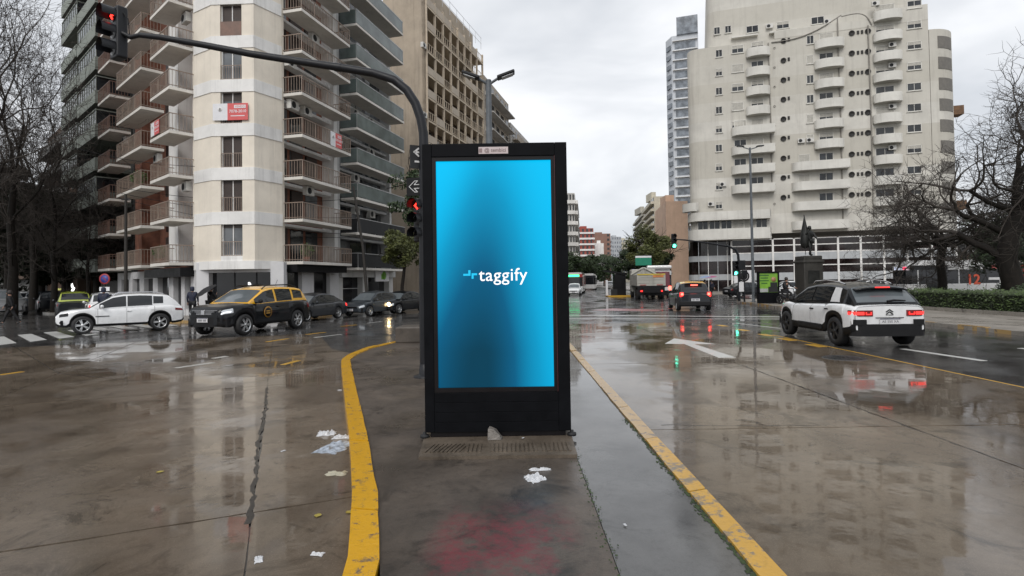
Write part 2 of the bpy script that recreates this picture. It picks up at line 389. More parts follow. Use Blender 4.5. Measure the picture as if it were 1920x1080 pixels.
def kerb_run(outer, inner, m, h, parent, seg=1.02, gap=0.022):
    # cumulative walk along the outer line, pieces of ~1 m
    def walk(pl, s):
        for a, b in zip(pl, pl[1:]):
            L = math.hypot(b[0]-a[0], b[1]-a[1])
            if s <= L: return (a[0]+(b[0]-a[0])*s/L, a[1]+(b[1]-a[1])*s/L)
            s -= L
        return pl[-1]
    Lo = sum(math.hypot(b[0]-a[0], b[1]-a[1]) for a, b in zip(outer, outer[1:]))
    Li = sum(math.hypot(b[0]-a[0], b[1]-a[1]) for a, b in zip(inner, inner[1:]))
    n = int(Lo/seg)
    for i in range(n):
        a, b = i/n, (i+1)/n-gap/Lo; o = []; q = []; K = 5
        for j in range(K+1):
            t = a+(b-a)*j/K
            e = rnd.gauss(0, .0015); p = walk(outer, t*Lo); o.append((p[0]+e, p[1]+e)); e = rnd.gauss(0, .003); p = walk(inner, t*Li); q.append((p[0]+e, p[1]+e))
        hh = h+rnd.gauss(0, .007)
        MB().prism(o+q[::-1], -0.05, hh).obj('kerb_stone', m(i) if callable(m) else m, parent, bevel=0.014)
kerb_run(LK, LKi, M_yel, 0.145, isl, 1.9)
kerb_run(RK, RKi, lambda i: M_yel if i < 3 else M_yel3 if i < 5 else M_yel2, 0.135, isl, 1.55)
# moss in the seam beside the right kerb and along the trodden strip
M_moss = mat('moss', (0.035, 0.055, 0.018), 0.8, var=0.5, vs=8)
mb = MB()
for i in range(520):
    y = 3.0+rnd.random()**1.6*4.2; x = 1.43+rnd.gauss(0, .016); s = .005+.012*rnd.random(); a = rnd.random()*6.3
    vs = [(x+math.cos(a+k*1.26)*s*rnd.uniform(.5, 1), y+math.sin(a+k*1.26)*s*2.2*rnd.uniform(.5, 1), .112+.004*rnd.random()) for k in range(5)]+[(x, y, .112+s*.5)]
    mb.add(vs, [(k, (k+1) % 5, 5) for k in range(5)])
for i in range(260):
    y = 3.0+rnd.random()*5.4; x = XS+rnd.gauss(0, .022); s = .004+.010*rnd.random(); a = rnd.random()*6.3
    vs = [(x+math.cos(a+k*1.26)*s*rnd.uniform(.5, 1), y+math.sin(a+k*1.26)*s*1.6*rnd.uniform(.5, 1), .119) for k in range(5)]+[(x, y, .119+s*.4)]
    mb.add(vs, [(k, (k+1) % 5, 5) for k in range(5)])
tag(mb.obj('moss', M_moss), 'dark green moss and grit in the kerb seams of the island', 'moss', kind='stuff')

# footing of the billboard: ribbed concrete ramp strip
M_foot = wet_mat('footing_concrete', (0.085, 0.067, 0.050), (0.150, 0.122, 0.095), (0.05, 0.04, 0.03), 2.0, (0.5, 0.7), 0.2, 0.5, 0.6, 1.38)
foot = MB(); MB().prism([(-.97, 5.66), (0.63, 5.66), (0.66, 7.2), (-1.08, 7.2)], 0.10, 0.150).obj('footing', M_foot, isl, bevel=0.015)
rib = MB().box((0, 0, 0), (0.028, 0.30, 0.016)).mesh('rib', M_foot)
for i in range(34):
    x = -.90+i*0.0445
    if i in (13, 14, 26): continue
    link('rib', rib, isl, (x, 5.93, 0.153), rnd.gauss(0, .03)+(-.25 if i < 9 else 0))

# --- road markings (thin paint sheets on the road)
def marking(name, polys, m=M_wht, z=0.0165):
    mb = MB()
    for p in polys: mb.prism(p, z-0.004, z)
    return struct(mb.obj(name, m))
marking('arrow_marking', [[(4.86, 13.3), (5.27, 13.3), (5.20, 16.15), (5.78, 16.05), (5.08, 17.7), (4.42, 16.35), (4.93, 16.2)]])
def seg(a, b, wd):
    a, b = Vector(a), Vector(b); d = (b-a).normalized(); n = Vector((-d.y, d.x))*wd/2
    return [tuple(a-n), tuple(b-n), tuple(b+n), tuple(a+n)]
marking('stop_line', [seg((1.9, 31.0), (15.9, 25.6), 0.34)], M_wht, 0.0045)
marking('stop_line', [seg((2.0, 27.9), (15.6, 24.6), 0.16)], M_wht, 0.0045)
for y in (22.2, 20.2, 18.35, 16.95, 15.35):
    marking('yellow_dash', [[(8.16, y-.33), (8.42, y-.30), (8.42, y+.34), (8.14, y+.36)]], M_yrd)
marking('yellow_edge_line', [seg((8.56, 18.5), (8.47, 5.0), 0.055)], M_yrd, 0.0045)
marking('lane_line', [seg((10.05, 14.5), (10.30, 12.3), 0.17)], M_wht, 0.0045)
marking('lane_line', [seg((12.9, 14.3), (13.2, 11.8), 0.17)], M_wht, 0.0045)
marking('lane_line', [seg((9.3, 23.5), (9.9, 20.8), 0.15)], M_wht2, 0.0045)
zb = [[g(*q, .012) for q in ((33, 628), (59, 626), (88, 637), (57, 641))], [g(*q, .012) for q in ((80, 623), (106, 621.5), (142, 632), (111, 635))]]
zc = [Vector((sum(p[0] for p in q)/4, sum(p[1] for p in q)/4)) for q in zb]; zs = zc[1]-zc[0]          # zebra crossing of the side street
for i in range(-1, 7):
    marking('zebra_bar', [[(p[0]+zs.x*i, p[1]+zs.y*i) for p in zb[0]]], M_wht2 if i > 2 else M_wht, 0.0165)
for (a, b) in (((500, 641), (540, 635)), ((575, 627), (610, 623)), ((640, 612), (668, 609)), ((530, 684), (560, 676)), ((0, 703), (42, 697))):
    marking('yellow_dash', [seg(g(*a, .012), g(*b, .012), 0.14)], M_yrd)
for (a, b) in (((400, 672), (425, 668)), ((690, 606), (715, 603)), ((590, 633), (640, 627)), ((330, 690), (400, 680))):
    marking('worn_line', [seg(g(*a, .012), g(*b, .012), 0.16)], M_wht2)
# red bus-lane patch far down the avenue
marking('red_patch', [[(6.6, 37.0), (9.4, 34.5), (8.4, 32.9), (5.0, 35.0)]], paint_mat('red_road_paint', (0.34, 0.10, 0.10), (0.08, .08, .08), 0.45), 0.0045)
# manhole
mh = thing('manhole_cover', 'round dark iron manhole cover set in the wet concrete lane by the white car', 'manhole cover', (7.62, 12.95, 0.0))
M_iron = mat('wet_iron', (0.035, 0.035, 0.036), 0.30, 0.6, var=0.4, vs=9, bmp=0.4, bs=25)
MB().lathe([(0.34, 0.010), (0.34, 0.018), (0.45, 0.019), (0.47, 0.010)], 28).obj('frame', M_iron, mh)
mb = MB().disc(0.325, 28, (0, 0, 0.004), th=0.011)
for i in range(-3, 4):
    for j in range(-3, 4):
        if i*i+j*j < 11: mb.box((i*.085, j*.085, .0165), (.05, .018, .006), rz=(i+j) % 2*PI/2)
mb.obj('cover', M_iron, mh)

# --- pavements
sw = thing('pavement', None, None); sw['kind'] = 'structure'
d1 = Vector((math.sin(R_(14.2)), math.cos(R_(14.2)))); n1v = Vector((d1.y, -d1.x))
K1 = [(-34.5, 41.4), (-24.5, 33.3), (-20.9, 30.2), (-18.6, 29.2), (-16.4, 28.9), (-13.6, 29.7), (-11.7, 31.5), (-10.9, 33.4)]
e = Vector((-10.9, 33.4))+d1*40; K1.append((e.x, e.y)); e2_ = e+Vector((.16, .987))*220; K1.append((e2_.x, e2_.y))
back = [(e2_.x-8, e2_.y), (e.x-12, e.y), (-14, 40), (-20, 40), (-36, 52)]
MB().prism(K1+back, -0.05, 0.13).obj('paving', M_side, sw)
kerb_run(K1[:-1], inset(K1[:-1], 0.16), lambda i: M_yel2 if 8 < i < 26 and i % 5 else M_kerb, 0.137, sw, 1.2)
K2 = [(15.3, -2), (15.5, 17.0), (15.75, 26.0), (16.1, 34.0), (17.0, 42.5), (18.3, 45.4), (21.0, 46.8), (75.0, 44.0)]
MB().prism(K2+[(75, -2)], -0.05, 0.13).obj('paving', M_side, sw)
kerb_run([p for p in K2], inset(K2, .16), lambda i: M_yel2 if i % 3 else M_kerb, 0.137, sw, 1.2)
K3 = [(21.5, 150), (19.5, 75.0), (20.3, 68.0), (23, 65.6), (75, 51.5+2)]
MB().prism(K3+[(75, 75), (45, 150)], -0.05, 0.13).obj('paving', M_side, sw)
# lawn behind the hedge
M_soil = mat('damp_soil_grass', (0.045, 0.065, 0.02), 0.9, var=0.4, vs=4, bmp=0.6, bs=18)
lw = struct(MB().prism([(21.7, -2), (21.9, 30.5), (24, 36.5), (70, 37), (70, -2)], 0.10, 0.17).obj('lawn', M_soil))
# low concrete border in front of the hedge
MB().box((20.95, 14.5, 0.18), (0.16, 33, 0.24)).obj('border_kerb', M_kerb, sw)
# ------------------------------------------------------------------ shared facade kit
M_white = wall_mat('white_render', (0.80, 0.79, 0.77), 0.34)
M_cream = wall_mat('cream_render', (0.78, 0.715, 0.615), 0.22)
M_slab = wall_mat('balcony_concrete', (0.70, 0.67, 0.62), 0.28)
M_soff = wall_mat('soffit_render', (0.50, 0.48, 0.45), 0.3)
M_brick = mat('red_brown_brick', (0.20, 0.085, 0.055), 0.85, var=0.35, vs=2.5, bmp=0.3)
M_shut = mat('brown_shutter', (0.055, 0.038, 0.032), 0.55, var=0.3, vs=6)
M_rail = mat('beige_railing', (0.255, 0.195, 0.155), 0.5, var=0.2)
M_raild = mat('brown_railing', (0.17, 0.10, 0.075), 0.55, var=0.25)
M_glass = glass_mat('window_glass', (0.022, 0.025, 0.028), 0.05)
M_glass2 = glass_mat('curtained_glass', (0.14, 0.15, 0.16), 0.10, 0.35)
M_black = mat('black_paint', (0.007, 0.007, 0.008), 0.5, var=0.25, spec=.2)
M_dkgrey = mat('charcoal', (0.024, 0.025, 0.027), 0.6, var=0.25, spec=.25)
M_ac = mat('air_conditioner_casing', (0.58, 0.57, 0.54), 0.5, var=0.15, vs=4)
M_alum = mat('aluminium', (0.45, 0.46, 0.47), 0.35, 0.6, var=0.15)
M_bglass = glass_mat('grey_balcony_glass', (0.10, 0.125, 0.12), 0.12, 0.3)
FH = 2.5

def ac_meshes():
    a = MB().box((0, -.17, .27), (.80, .30, .54)).mesh('air_conditioner', M_ac)
    f = MB().lathe([(.19, 0), (.21, -.012), (.20, -.016), (.055, -.010), (1e-4, -.012)], 14, (-.12, -.325, .27), 'y').mesh('fan', M_dkgrey)
    return a, f
AC_B, AC_F = ac_meshes()
def ac(parent, base, loc, rz):
    o = link('air_conditioner', AC_B, parent, (loc[0]-base[0], loc[1]-base[1], loc[2]), rz); link('fan', AC_F, o)
def rel(p, base): return (p[0]-base[0], p[1]-base[1], p[2])

def bar_rail(length, depth, h, step, m, bar=.011, panel=None):
    """balcony railing on three sides, local: x along, y from 0 (wall) to -depth"""
    mb = MB()
    for z, w_ in ((h, .045), (.10, .03)):
        mb.box((length/2, -depth+.03, z), (length, .045, w_)); mb.box((.03, -depth/2, z), (.045, depth, w_)); mb.box((length-.03, -depth/2, z), (.045, depth, w_))
    n = int(length/step)
    for i in range(n+1):
        x = .03+(length-.06)*i/n; mb.box((x, -depth+.03, h/2), (bar*2 if i % 8 else .045, bar*2 if i % 8 else .045, h))
    n = int(depth/step)
    for i in range(1, n):
        for x in (.03, length-.03): mb.box((x, -depth*i/n, h/2), (bar*2, bar*2, h))
    return mb.mesh('railing', m)
def slab_mesh(length, depth, th=.17, m=None, lip=True):
    mb = MB().box((length/2, -depth/2, -th/2), (length, depth, th))
    return mb.mesh('balcony', m or M_slab)
def window_mesh(wd, ht, kind):
    """frame + infill; local origin bottom centre, outward -y; recess is real"""
    fr = MB()
    for x in (-wd/2+.03, wd/2-.03): fr.box((x, .05, ht/2), (.06, .10, ht))
    for z in (.03, ht-.03): fr.box((0, .05, z), (wd-.12, .10, .06))
    if kind != 'shut': fr.box((0, .06, ht/2), (.05, .06, ht-.12))
    return fr
def shutter(mb, wd, z0, z1, y=.07, pitch=.06):
    n = max(1, int((z1-z0)/pitch))
    for i in range(n):
        z = z0+(z1-z0)*(i+.5)/n; mb.box((0, y, z), (wd-.12, .025, (z1-z0)/n*.78))
    mb.box((0, y+.02, (z0+z1)/2), (wd-.12, .01, z1-z0)); return mb

# ------------------------------------------------------------------ cream corner block
P1 = at(365, 500, 32.4).xy; P2 = at(398, 500, 31.5).xy; P3 = at(478, 500, 31.4).xy; P4 = at(530, 500, 33.0).xy
dl = Vector((.745, -.667)).normalized()
PF = P1-dl*16.4                      # far end of the side-street facade
PE = P4+d1*6.1                       # far end of the avenue facade
base = (P2.x, P2.y+4)
b1 = thing('apartment_building', 'cream corner apartment block with white bands and railed balconies on both street fronts', 'building', (*base, 0))
NF = 9; Z1 = 3.25
TOPZ = Z1+NF*FH
FL = Fac(PF, P1); FA = Fac(P4, PE)
core = [PF, P1, P2, P3, P4, PE, PE-n1v*9, PF+Vector((.667, .745))*9]
def lp(p): return (p[0]-base[0], p[1]-base[1])
# storeys with real window openings on the middle facet: wall piers and spandrels
FM = Fac(P2, P3); FS1 = Fac(P1, P2); FS2 = Fac(P3, P4)
FG = Fac(at(367, 560, 32.05).xy, at(532, 560, 32.25).xy)
WW, WH, WZ = 1.24, 1.84, .30
uc = FM.upx(434, 8)
def wall_box(f, u0, u1, z0, z1, o0, o1, name, m, parent=b1):
    pts = [f.at(u0, o0), f.at(u1, o0), f.at(u1, o1), f.at(u0, o1)]
    return MB().prism([lp(p) for p in pts], z0, z1).obj(name, m, parent)
inner = [FL.at(0, -1.4), FL.at(16.0, -1.4), FM.at(0, -.45), FM.at(FM.L, -.45), FA.at(.5, -1.0), FA.at(FA.L-.02, -1.0), tuple(PE-n1v*9), tuple(PF+Vector((.667, .745))*9)]
MB().prism([lp(p) for p in inner], Z1-.40, TOPZ).obj('wall', M_brick, b1)
MB().prism([lp(p) for p in [FL.at(.1, -2.2), FL.at(15.0, -2.2), FG.at(.4, -1.3), FG.at(FG.L-.6, -1.3), FA.at(.9, -1.3), FA.at(FA.L-.1, -1.3), tuple(PE-n1v*8.9), tuple(PF+Vector((.667, .745))*8.9)]], 0, Z1-.42).obj('wall', M_dkgrey, b1)
for a0, a1 in ((0, uc-WW/2), (uc+WW/2, FM.L)): wall_box(FM, a0, a1, Z1, TOPZ, -.25, 0, 'wall', M_cream)
MB().prism([lp(FS1.at(0)), lp(FS1.at(FS1.L)), lp(FS1.at(FS1.L, -.25)), lp(FL.at(FL.L, -1.3)), lp(FL.at(FL.L-.25, -1.3)), lp(FL.at(FL.L-.25, 0))], Z1, TOPZ).obj('wall', M_cream, b1)
MB().prism([lp(FS2.at(0)), lp(FS2.at(FS2.L)), lp(FA.at(.22, 0)), lp(FA.at(.22, -.95)), lp(FS2.at(0, -.25))], Z1, TOPZ).obj('wall', M_cream, b1)
w_sh = {}
def win_objs(kind):
    if kind in w_sh: return w_sh[kind]
    fr = window_mesh(WW, WH, kind).mesh('window', M_white)
    mb = MB()
    if kind == 'full': sh = shutter(mb, WW, .06, WH-.06).mesh('shutter', M_shut)
    elif kind == 'half': sh = shutter(mb, WW, WH*.72, WH-.06).mesh('shutter', M_shut)
    else: sh = shutter(mb, WW, WH*.86, WH-.06).mesh('shutter', M_shut)
    gl = MB().box((0, .085, WH/2), (WW-.1, .01, WH-.1)).mesh('pane', M_glass2 if kind != 'full' else M_glass)
    w_sh[kind] = (fr, sh, gl); return w_sh[kind]
rl = MB()
for i in range(9): rl.box((-WW/2+.08+i*(WW-.16)/8, -.02, .40), (.022, .022, .80))
for z in (.02, .80): rl.box((0, -.02, z), (WW, .03, .035))
rail_m = rl.mesh('railing', M_rail)
rail_d = MB().box((0, -.03, .40), (WW, .03, .82)).mesh('railing', M_raild)
for i in range(NF):
    z0 = Z1+i*FH
    # white band over each storey, 3 cm proud, running round the three facets
    for f in (FS1, FM, FS2):
        a = -.012 if f is FM else 0
        pts = [f.at(a, .04), f.at(f.L-a, .04), f.at(f.L, -.05), f.at(0, -.05)]
        zz = z0+FH-.42 if i < NF-1 else z0+FH-.42
        MB().prism([lp(p) for p in pts], zz, zz+.70).obj('band', M_white, b1)
    wall_box(FM, uc-WW/2, uc+WW/2, z0-.02, z0+WZ, -.25, .005, 'spandrel', M_white)
    kind = ('open', 'full', 'full', 'half', 'open', 'full', 'full', 'open', 'full')[i]
    fr, sh, gl = win_objs('full' if kind == 'full' else kind)
    wz = z0+WZ
    wo = link('window', fr, b1, rel(FM.at(uc, -.14, wz), base), FM.rz); link('shutter', sh, wo); link('pane', gl, wo)
    link('railing', rail_d if i == 5 else rail_m, wo, (0, -.10, 0))
    wall_box(FM, uc-WW/2, uc+WW/2, wz+WH, z0+FH, -.25, .004, 'lintel', M_cream)
MB().prism([lp(p) for p in [FS1.at(0, .05), FM.at(0, .05), FM.at(FM.L, .05), FS2.at(FS2.L, .05), FS2.at(FS2.L, -.4), FM.at(uc, -.4), FS1.at(0, -.4)]], Z1-.45, Z1+.02).obj('cornice', M_white, b1)
# ground floor: recessed dark shop glazing between white piers
gfloor = [FL.at(.2, -1.1), FL.at(15.5, -1.1), FM.at(0, -1.2), FM.at(FM.L, -1.2), FA.at(.5, -.55), FA.at(FA.L, -.55)]
M_shop = glass_mat('shop_glass', (0.010, 0.011, 0.013), 0.08, .5)
M_marb = wall_mat('white_marble_pier', (0.62, 0.62, 0.63), 0.25)
def pier(f, u0, u1, z1=Z1-.05, o=-.02, m=M_marb, dep=.5): wall_box(f, u0, u1, 0, z1, o-dep, o, 'pier', m)
g0, g1 = FG.upx(391, 2), FG.upx(507, 2)
pier(FG, .02, g0, dep=.7); pier(FG, g1, FG.L, dep=.5)
wall_box(FG, g0, g1, Z1-.62, Z1-.45, -.5, -.06, 'fascia', M_marb)
wall_box(FG, g0, g1, 0.13, Z1-.62, -.62, -.50, 'shop_window', M_shop)
for u in (g0+(g1-g0)*.36, g0+(g1-g0)*.72): wall_box(FG, u-.03, u+.03, 0.13, Z1-.62, -.50, -.46, 'mullion', M_dkgrey)
wall_box(FG, g0, g1, 0.13, .5, -.5, -.1, 'plinth', M_marb)
for u0, u1 in ((.45, 1.9), (3.15, 5.0)):
    wall_box(FA, u0, u1, .13, Z1-.62, -.42, -.30, 'shop_window', M_shop); wall_box(FA, u0, u1, .13, .3, -.3, -.12, 'plinth', M_dkgrey)
for u0, u1 in ((0.0, .45), (1.9, 3.15), (5.0, 6.1)): wall_box(FA, u0, u1, 0, Z1-.62, -.5, -.02, 'pier', M_marb)
wall_box(FA, .1, 5.6, Z1-.62, Z1-.18, -.2, .9, 'awning', M_black)
for u0, u1 in ((1.0, 3.0), (3.9, 5.6), (6.6, 8.6), (9.6, 11.8), (12.6, 14.0), (14.6, 15.6)):
    wall_box(FL, u0, u1, .5, Z1-.8, -.5, -.34, 'shop_window', M_shop)
prev = 0.0
for u0, u1 in ((1.0, 3.0), (3.9, 5.6), (6.6, 8.6), (9.6, 11.8), (12.6, 14.0), (14.6, 15.6), (16.4, 16.4)):
    wall_box(FL, prev, u0, 0, Z1-.3, -.6, -.05, 'pier', M_marb); prev = u1
wall_box(FL, 0, 16.4, 0.05, .5, -.6, -.12, 'plinth', M_marb)
wall_box(FL, 9.5, 16.2, Z1-.8, Z1-.28, -.3, .7, 'awning', M_black)
wall_box(FL, 0, 9.5, Z1-.8, Z1-.3, -.3, -.06, 'fascia', M_marb)
# small lit logo in the shop window
MB().box((0, 0, 0), (.12, .02, .22)).box((.05, 0, -.04), (.12, .02, .13)).obj('lit_sign', emit_mat('shop_sign_light', (1, 1, 1), 1.6), b1, rel(FG.at(FG.upx(461, 2), -.44, 1.95), base), FM.rz)

# avenue balconies
Lb = 5.45; rail_a = bar_rail(Lb, 1.3, .98, .17, M_rail); slab_a = slab_mesh(Lb, 1.3)
door = MB()
for x in (.5, 2.0, 3.6): door.box((x, .03, 1.05), (1.25, .05, 2.1))
door_m = door.mesh('balcony_door', M_glass)
drs = MB(); shutter(drs, 1.3, .05, 2.1, 0.0); drs_m = drs.mesh('shutter', M_shut)
lr = MB()
for i in range(60): lr.box((0.02+i*.0, 0, 0), (0, 0, 0)) if False else None
Ll1, Ll2, Ll3 = 3.4, 5.6, 3.3
stacks = ((FL.L-.05-Ll1, Ll1), (FL.L-5.3-Ll2, Ll2), (FL.L-12.7-Ll3, Ll3))
rails = [bar_rail(L, 1.3, .98, .17, m_) for (s_, L), m_ in zip(stacks, (M_rail, M_rail, M_raild))]
slabs = [slab_mesh(L, 1.3) for s_, L in stacks]
rnd = random.Random(21)
AC_AV = {0: [], 1: [(1.9, .1)], 2: [], 3: [(.4, 0), (1.7, .9)], 4: [(.2, 0)], 5: [(2.6, .2)], 6: [(.9, .3)]}
for i in range(NF):
    z0 = Z1+i*FH
    bo = link('balcony', slab_a, b1, rel(FA.at(.12, 0, z0), base), FA.rz); link('railing', rail_a, bo)
    for k, x in enumerate((1.15, 2.75, 4.35)):
        f, s_, gl = None, None, None
        dm = MB().box((0, .02, 1.05), (1.3, .04, 2.1)).mesh('balcony_door', M_glass if (i+k) % 3 else M_glass2) if i < 2 else None
        if i < 2: DOORS = globals().setdefault('DOORS', {}); DOORS[(i+k) % 3] = dm
        dd = link('balcony_door', DOORS.get((i+k) % 3, list(DOORS.values())[0]), b1, rel(FA.at(x, -.96, z0), base), FA.rz)
        if (i*3+k) % 4 in (0, 3): link('shutter', drs_m, dd, (0, -.04, 0))
    wall_box(FA, FA.L-.45, FA.L-.02, z0, z0+FH, -.98, -.05, 'pillar', M_white)
    wall_box(FA, .25, FA.L-.45, z0+2.16, z0+FH-.17, -.97, -.30, 'lintel', M_white)
    for (u, up) in AC_AV.get(i, []): ac(b1, base, FA.at(u+.5, -.02, z0+FH-.75+up*0) if up else FA.at(u+.4, .02, z0+FH-.78), FA.rz)
    for k, (s_, L) in enumerate(stacks):
        bo = link('balcony', slabs[k], b1, rel(FL.at(s_, 0, z0), base), FL.rz); link('railing', rails[k], bo)
        dd = link('balcony_door', DOORS[(i+k) % 3], b1, rel(FL.at(s_+L*.35, -1.36, z0), base), FL.rz)
        if (i+k) % 2: link('shutter', drs_m, dd, (0, -.04, 0))
        if L > 4:
            dd = link('balcony_door', DOORS[(i+k+1) % 3], b1, rel(FL.at(s_+L*.75, -1.36, z0), base), FL.rz); link('shutter', drs_m, dd, (0, -.04, 0))
        if (i*5+k*3) % 4 == 1 and i < 7: ac(b1, base, FL.at(s_+L-.75, -.02, z0+FH-.80), FL.rz)
    for u0, u1 in ((FL.L-5.25, FL.L-3.5), (FL.L-12.6, FL.L-11.0)):
        wall_box(FL, u0, u1, z0, z0+FH, -1.39, -.25, 'wall', M_white if u0 > FL.L-6 else M_brick)
# estate agency banners
M_red = mat('banner_red', (0.62, 0.10, 0.10), 0.5, var=.08); M_bw = mat('banner_white', (0.70, 0.70, 0.72), 0.5, var=.06); M_navy = mat('banner_navy', (.03, .03, .08), .5, var=.1)
M_ink = mat('grey_ink', (.10, .10, .11), .6, var=0)
def banner(label, f, u, o, z, wd, ht, split):
    p = f.at(u, o, z); t = thing('sale_banner', label, 'banner', p, f.rz)
    MB().box((wd*split/2, 0, 0), (wd*split, .02, ht)).obj('white_panel', M_bw, t)
    MB().box((wd*split+wd*(1-split)/2, 0, 0), (wd*(1-split), .02, ht)).obj('red_panel', M_red, t)
    cx = wd*(split+(1-split)/2); rot = (PI/2, 0, 0)
    MB().box((cx+.12*wd/1.85, -.014, ht*.30), (wd*.33, .006, ht*.19)).obj('title_plate', M_bw, t)
    text('lettering', 'VENDO', ht*.17, M_red, t, (cx+.12*wd/1.85, -.020, ht*.30), rot, .001)
    text('lettering', '7078-2010', ht*.24, M_bw, t, (cx, -.013, ht*.02), rot, .001, bold=.003)
    MB().box((cx, -.012, -ht*.25), (wd*.40, .004, ht*.05)).obj('text_line', M_bw, t)
    MB().lathe([(1e-4, 0), (ht*.13, 0), (ht*.13, .006), (1e-4, .006)], 16, (wd*split*.5, -.016, ht*.15), 'y').obj('emblem', M_white, t)
    text('lettering', 'R', ht*.22, M_ink, t, (wd*split*.5, -.021, ht*.15), rot, .001, bold=.004)
    return t
u = FM.upx(401, 11); banner('large white and red sale banner hung under a corner window', FM, u, .10, at(434, 210, 31.4).z, 2.02, .95, .42)
z_ = Z1+3*FH+.48; banner('white and red sale banner tied to an avenue balcony railing', FA, 3.05, 1.34, z_, 1.30, .92, .42)
z_ = Z1+3*FH+.50; banner('small sale banner on a balcony of the side street front', FL, FL.L-3.1, 1.34, z_, 1.5, .8, .42)
# balcony planting
M_leaf = mat('leaf_green', (0.055, 0.085, 0.022), 0.6, var=0.5, vs=3)
M_leafd = mat('leaf_dark', (0.025, 0.045, 0.014), 0.6, var=0.4, vs=3)
def leaf_clump(mb, c, r, n, s, rg, sq=1.0):
    for _ in range(n):
        while True:
            p = Vector((rg.uniform(-1, 1), rg.uniform(-1, 1), rg.uniform(-1, 1)))
            if .15 < p.length < 1: break
        q = Vector(c)+Vector((p.x*r, p.y*r, p.z*r*sq)); a = Vector((rg.gauss(0, 1), rg.gauss(0, 1), rg.gauss(0, 1))).normalized(); b = a.orthogonal().normalized()
        k = s*rg.uniform(.6, 1.3); mb.add([q-a*k, q+b*k*.45, q+a*k, q-b*k*.45], [(0, 1, 2, 3)])
def potted(label, f, u, o, z, r=.4):
    t = thing('potted_plant', label, 'plant', f.at(u, o, z))
    MB().lathe([(1e-4, 0), (.15, 0), (.2, .3), (.17, .3), (.16, .26), (1e-4, .26)], 12).obj('pot', M_brick, t)
    mb = MB(); leaf_clump(mb, (0, 0, .35+r*.8), r, 220, .09, rnd); mb.obj('foliage', M_leaf, t)
potted('leafy green plant in a pot on the lowest avenue balcony', FA, 1.0, .95, Z1, .42)
potted('trailing plant in a pot on the middle stack of side street balconies', FL, FL.L-7.0, .95, Z1+2*FH, .5)
potted('green plant in a pot on the lowest corner balcony of the side street', FL, FL.L-2.8, .95, Z1, .42)

# ------------------------------------------------------------------ grey block with glass balconies beside it
b2s = PE+d1*.05; b2e = b2s+d1*8.3; F2 = Fac(b2s, b2e)
base2 = (b2s.x-3, b2s.y+3)
b2 = thing('apartment_building', 'grey apartment block with glass balcony fronts next to the cream corner block', 'building', (*base2, 0))
M_g2 = wall_mat('dark_grey_render', (0.115, 0.115, 0.118), .3); M_w2 = wall_mat('pale_grey_pillar', (.55, .55, .54), .3)
lp2 = lambda p: (p[0]-base2[0], p[1]-base2[1])
MB().prism([lp2(F2.at(0, -1.0)), lp2(F2.at(8.3, -1.0)), lp2(F2.at(8.3, -11)), lp2(F2.at(0, -11))], 0, 27.0).obj('wall', M_g2, b2)
def wb2(u0, u1, z0, z1, o0, o1, name, m): return MB().prism([lp2(F2.at(u0, o0)), lp2(F2.at(u1, o0)), lp2(F2.at(u1, o1)), lp2(F2.at(u0, o1))], z0, z1).obj(name, m, b2)
Lg = 7.6; sg2 = slab_mesh(Lg, 1.35, .16, M_slab)
gp = MB().box((Lg/2, -1.31, .52), (Lg-.06, .02, .92)).box((.03, -.66, .52), (.02, 1.26, .92)).box((Lg-.03, -.66, .52), (.02, 1.26, .92)).mesh('glass_panel', M_bglass)
gpd = MB().box((Lg/2, -1.31, .52), (Lg-.06, .02, .92)).box((.03, -.66, .52), (.02, 1.26, .92)).box((Lg-.03, -.66, .52), (.02, 1.26, .92)).mesh('glass_panel', M_dkgrey)
hr = MB().box((Lg/2, -1.31, 1.01), (Lg, .05, .05)).box((.03, -.66, 1.01), (.05, 1.3, .05)).box((Lg-.03, -.66, 1.01), (.05, 1.3, .05))
for i in range(7): hr.box((.03+i*(Lg-.06)/6, -1.29, .5), (.035, .035, 1.0))
hr = hr.mesh('handrail', M_alum)
DM2 = [MB().box((0, .02, 1.05), (1.9, .04, 2.1)).box((0, -.01, 1.05), (.05, .03, 2.1)).mesh('balcony_door', m_) for m_ in (M_glass, M_glass2)]
for i in range(9):
    z0 = 3.0+i*2.45
    bo = link('balcony', sg2, b2, rel(F2.at(.25, 0, z0), base2), F2.rz); link('glass_panel', gpd if i < 2 else gp, bo); link('handrail', hr, bo)
    for k, x in enumerate((1.6, 4.1, 6.5)): link('balcony_door', DM2[(i*2+k) % 3 == 0], b2, rel(F2.at(x, -.97, z0), base2), F2.rz)
    wb2(-.02, .30, z0, z0+2.45, -.95, -.1, 'pillar', M_w2 if i % 2 == 0 or i < 8 else M_g2); wb2(7.95, 8.28, z0, z0+2.45, -.95, -.1, 'pillar', M_w2)
    wb2(.30, 7.95, z0+2.12, z0+2.29, -.96, -.4, 'lintel', M_w2)
    if i in (1, 2, 4, 5, 6): ac(b2, base2, F2.at(2.9, -.55, z0+1.62), F2.rz)
    if i in (1, 3, 4): ac(b2, base2, F2.at(5.3, -.55, z0+1.62), F2.rz)
wb2(0, 8.3, 2.35, 2.84, -.9, .2, 'fascia', M_w2)
for u0, u1 in ((0, .5), (3.3, 4.1), (7.6, 8.3)): wb2(u0, u1, 0, 2.35, -.9, -.05, 'pier', M_w2)
for u0, u1 in ((.5, 3.3), (4.1, 7.6)): wb2(u0, u1, .13, 2.35, -.6, -.5, 'shop_window', M_shop)
wb2(.5, 3.3, 1.5, 1.56, -.5, -.46, 'mullion', M_alum)
ss = thing('shop_sign', 'white shop sign with a green emblem beneath the grey balcony block', 'sign', F2.at(4.6, .30, 2.5), F2.rz)
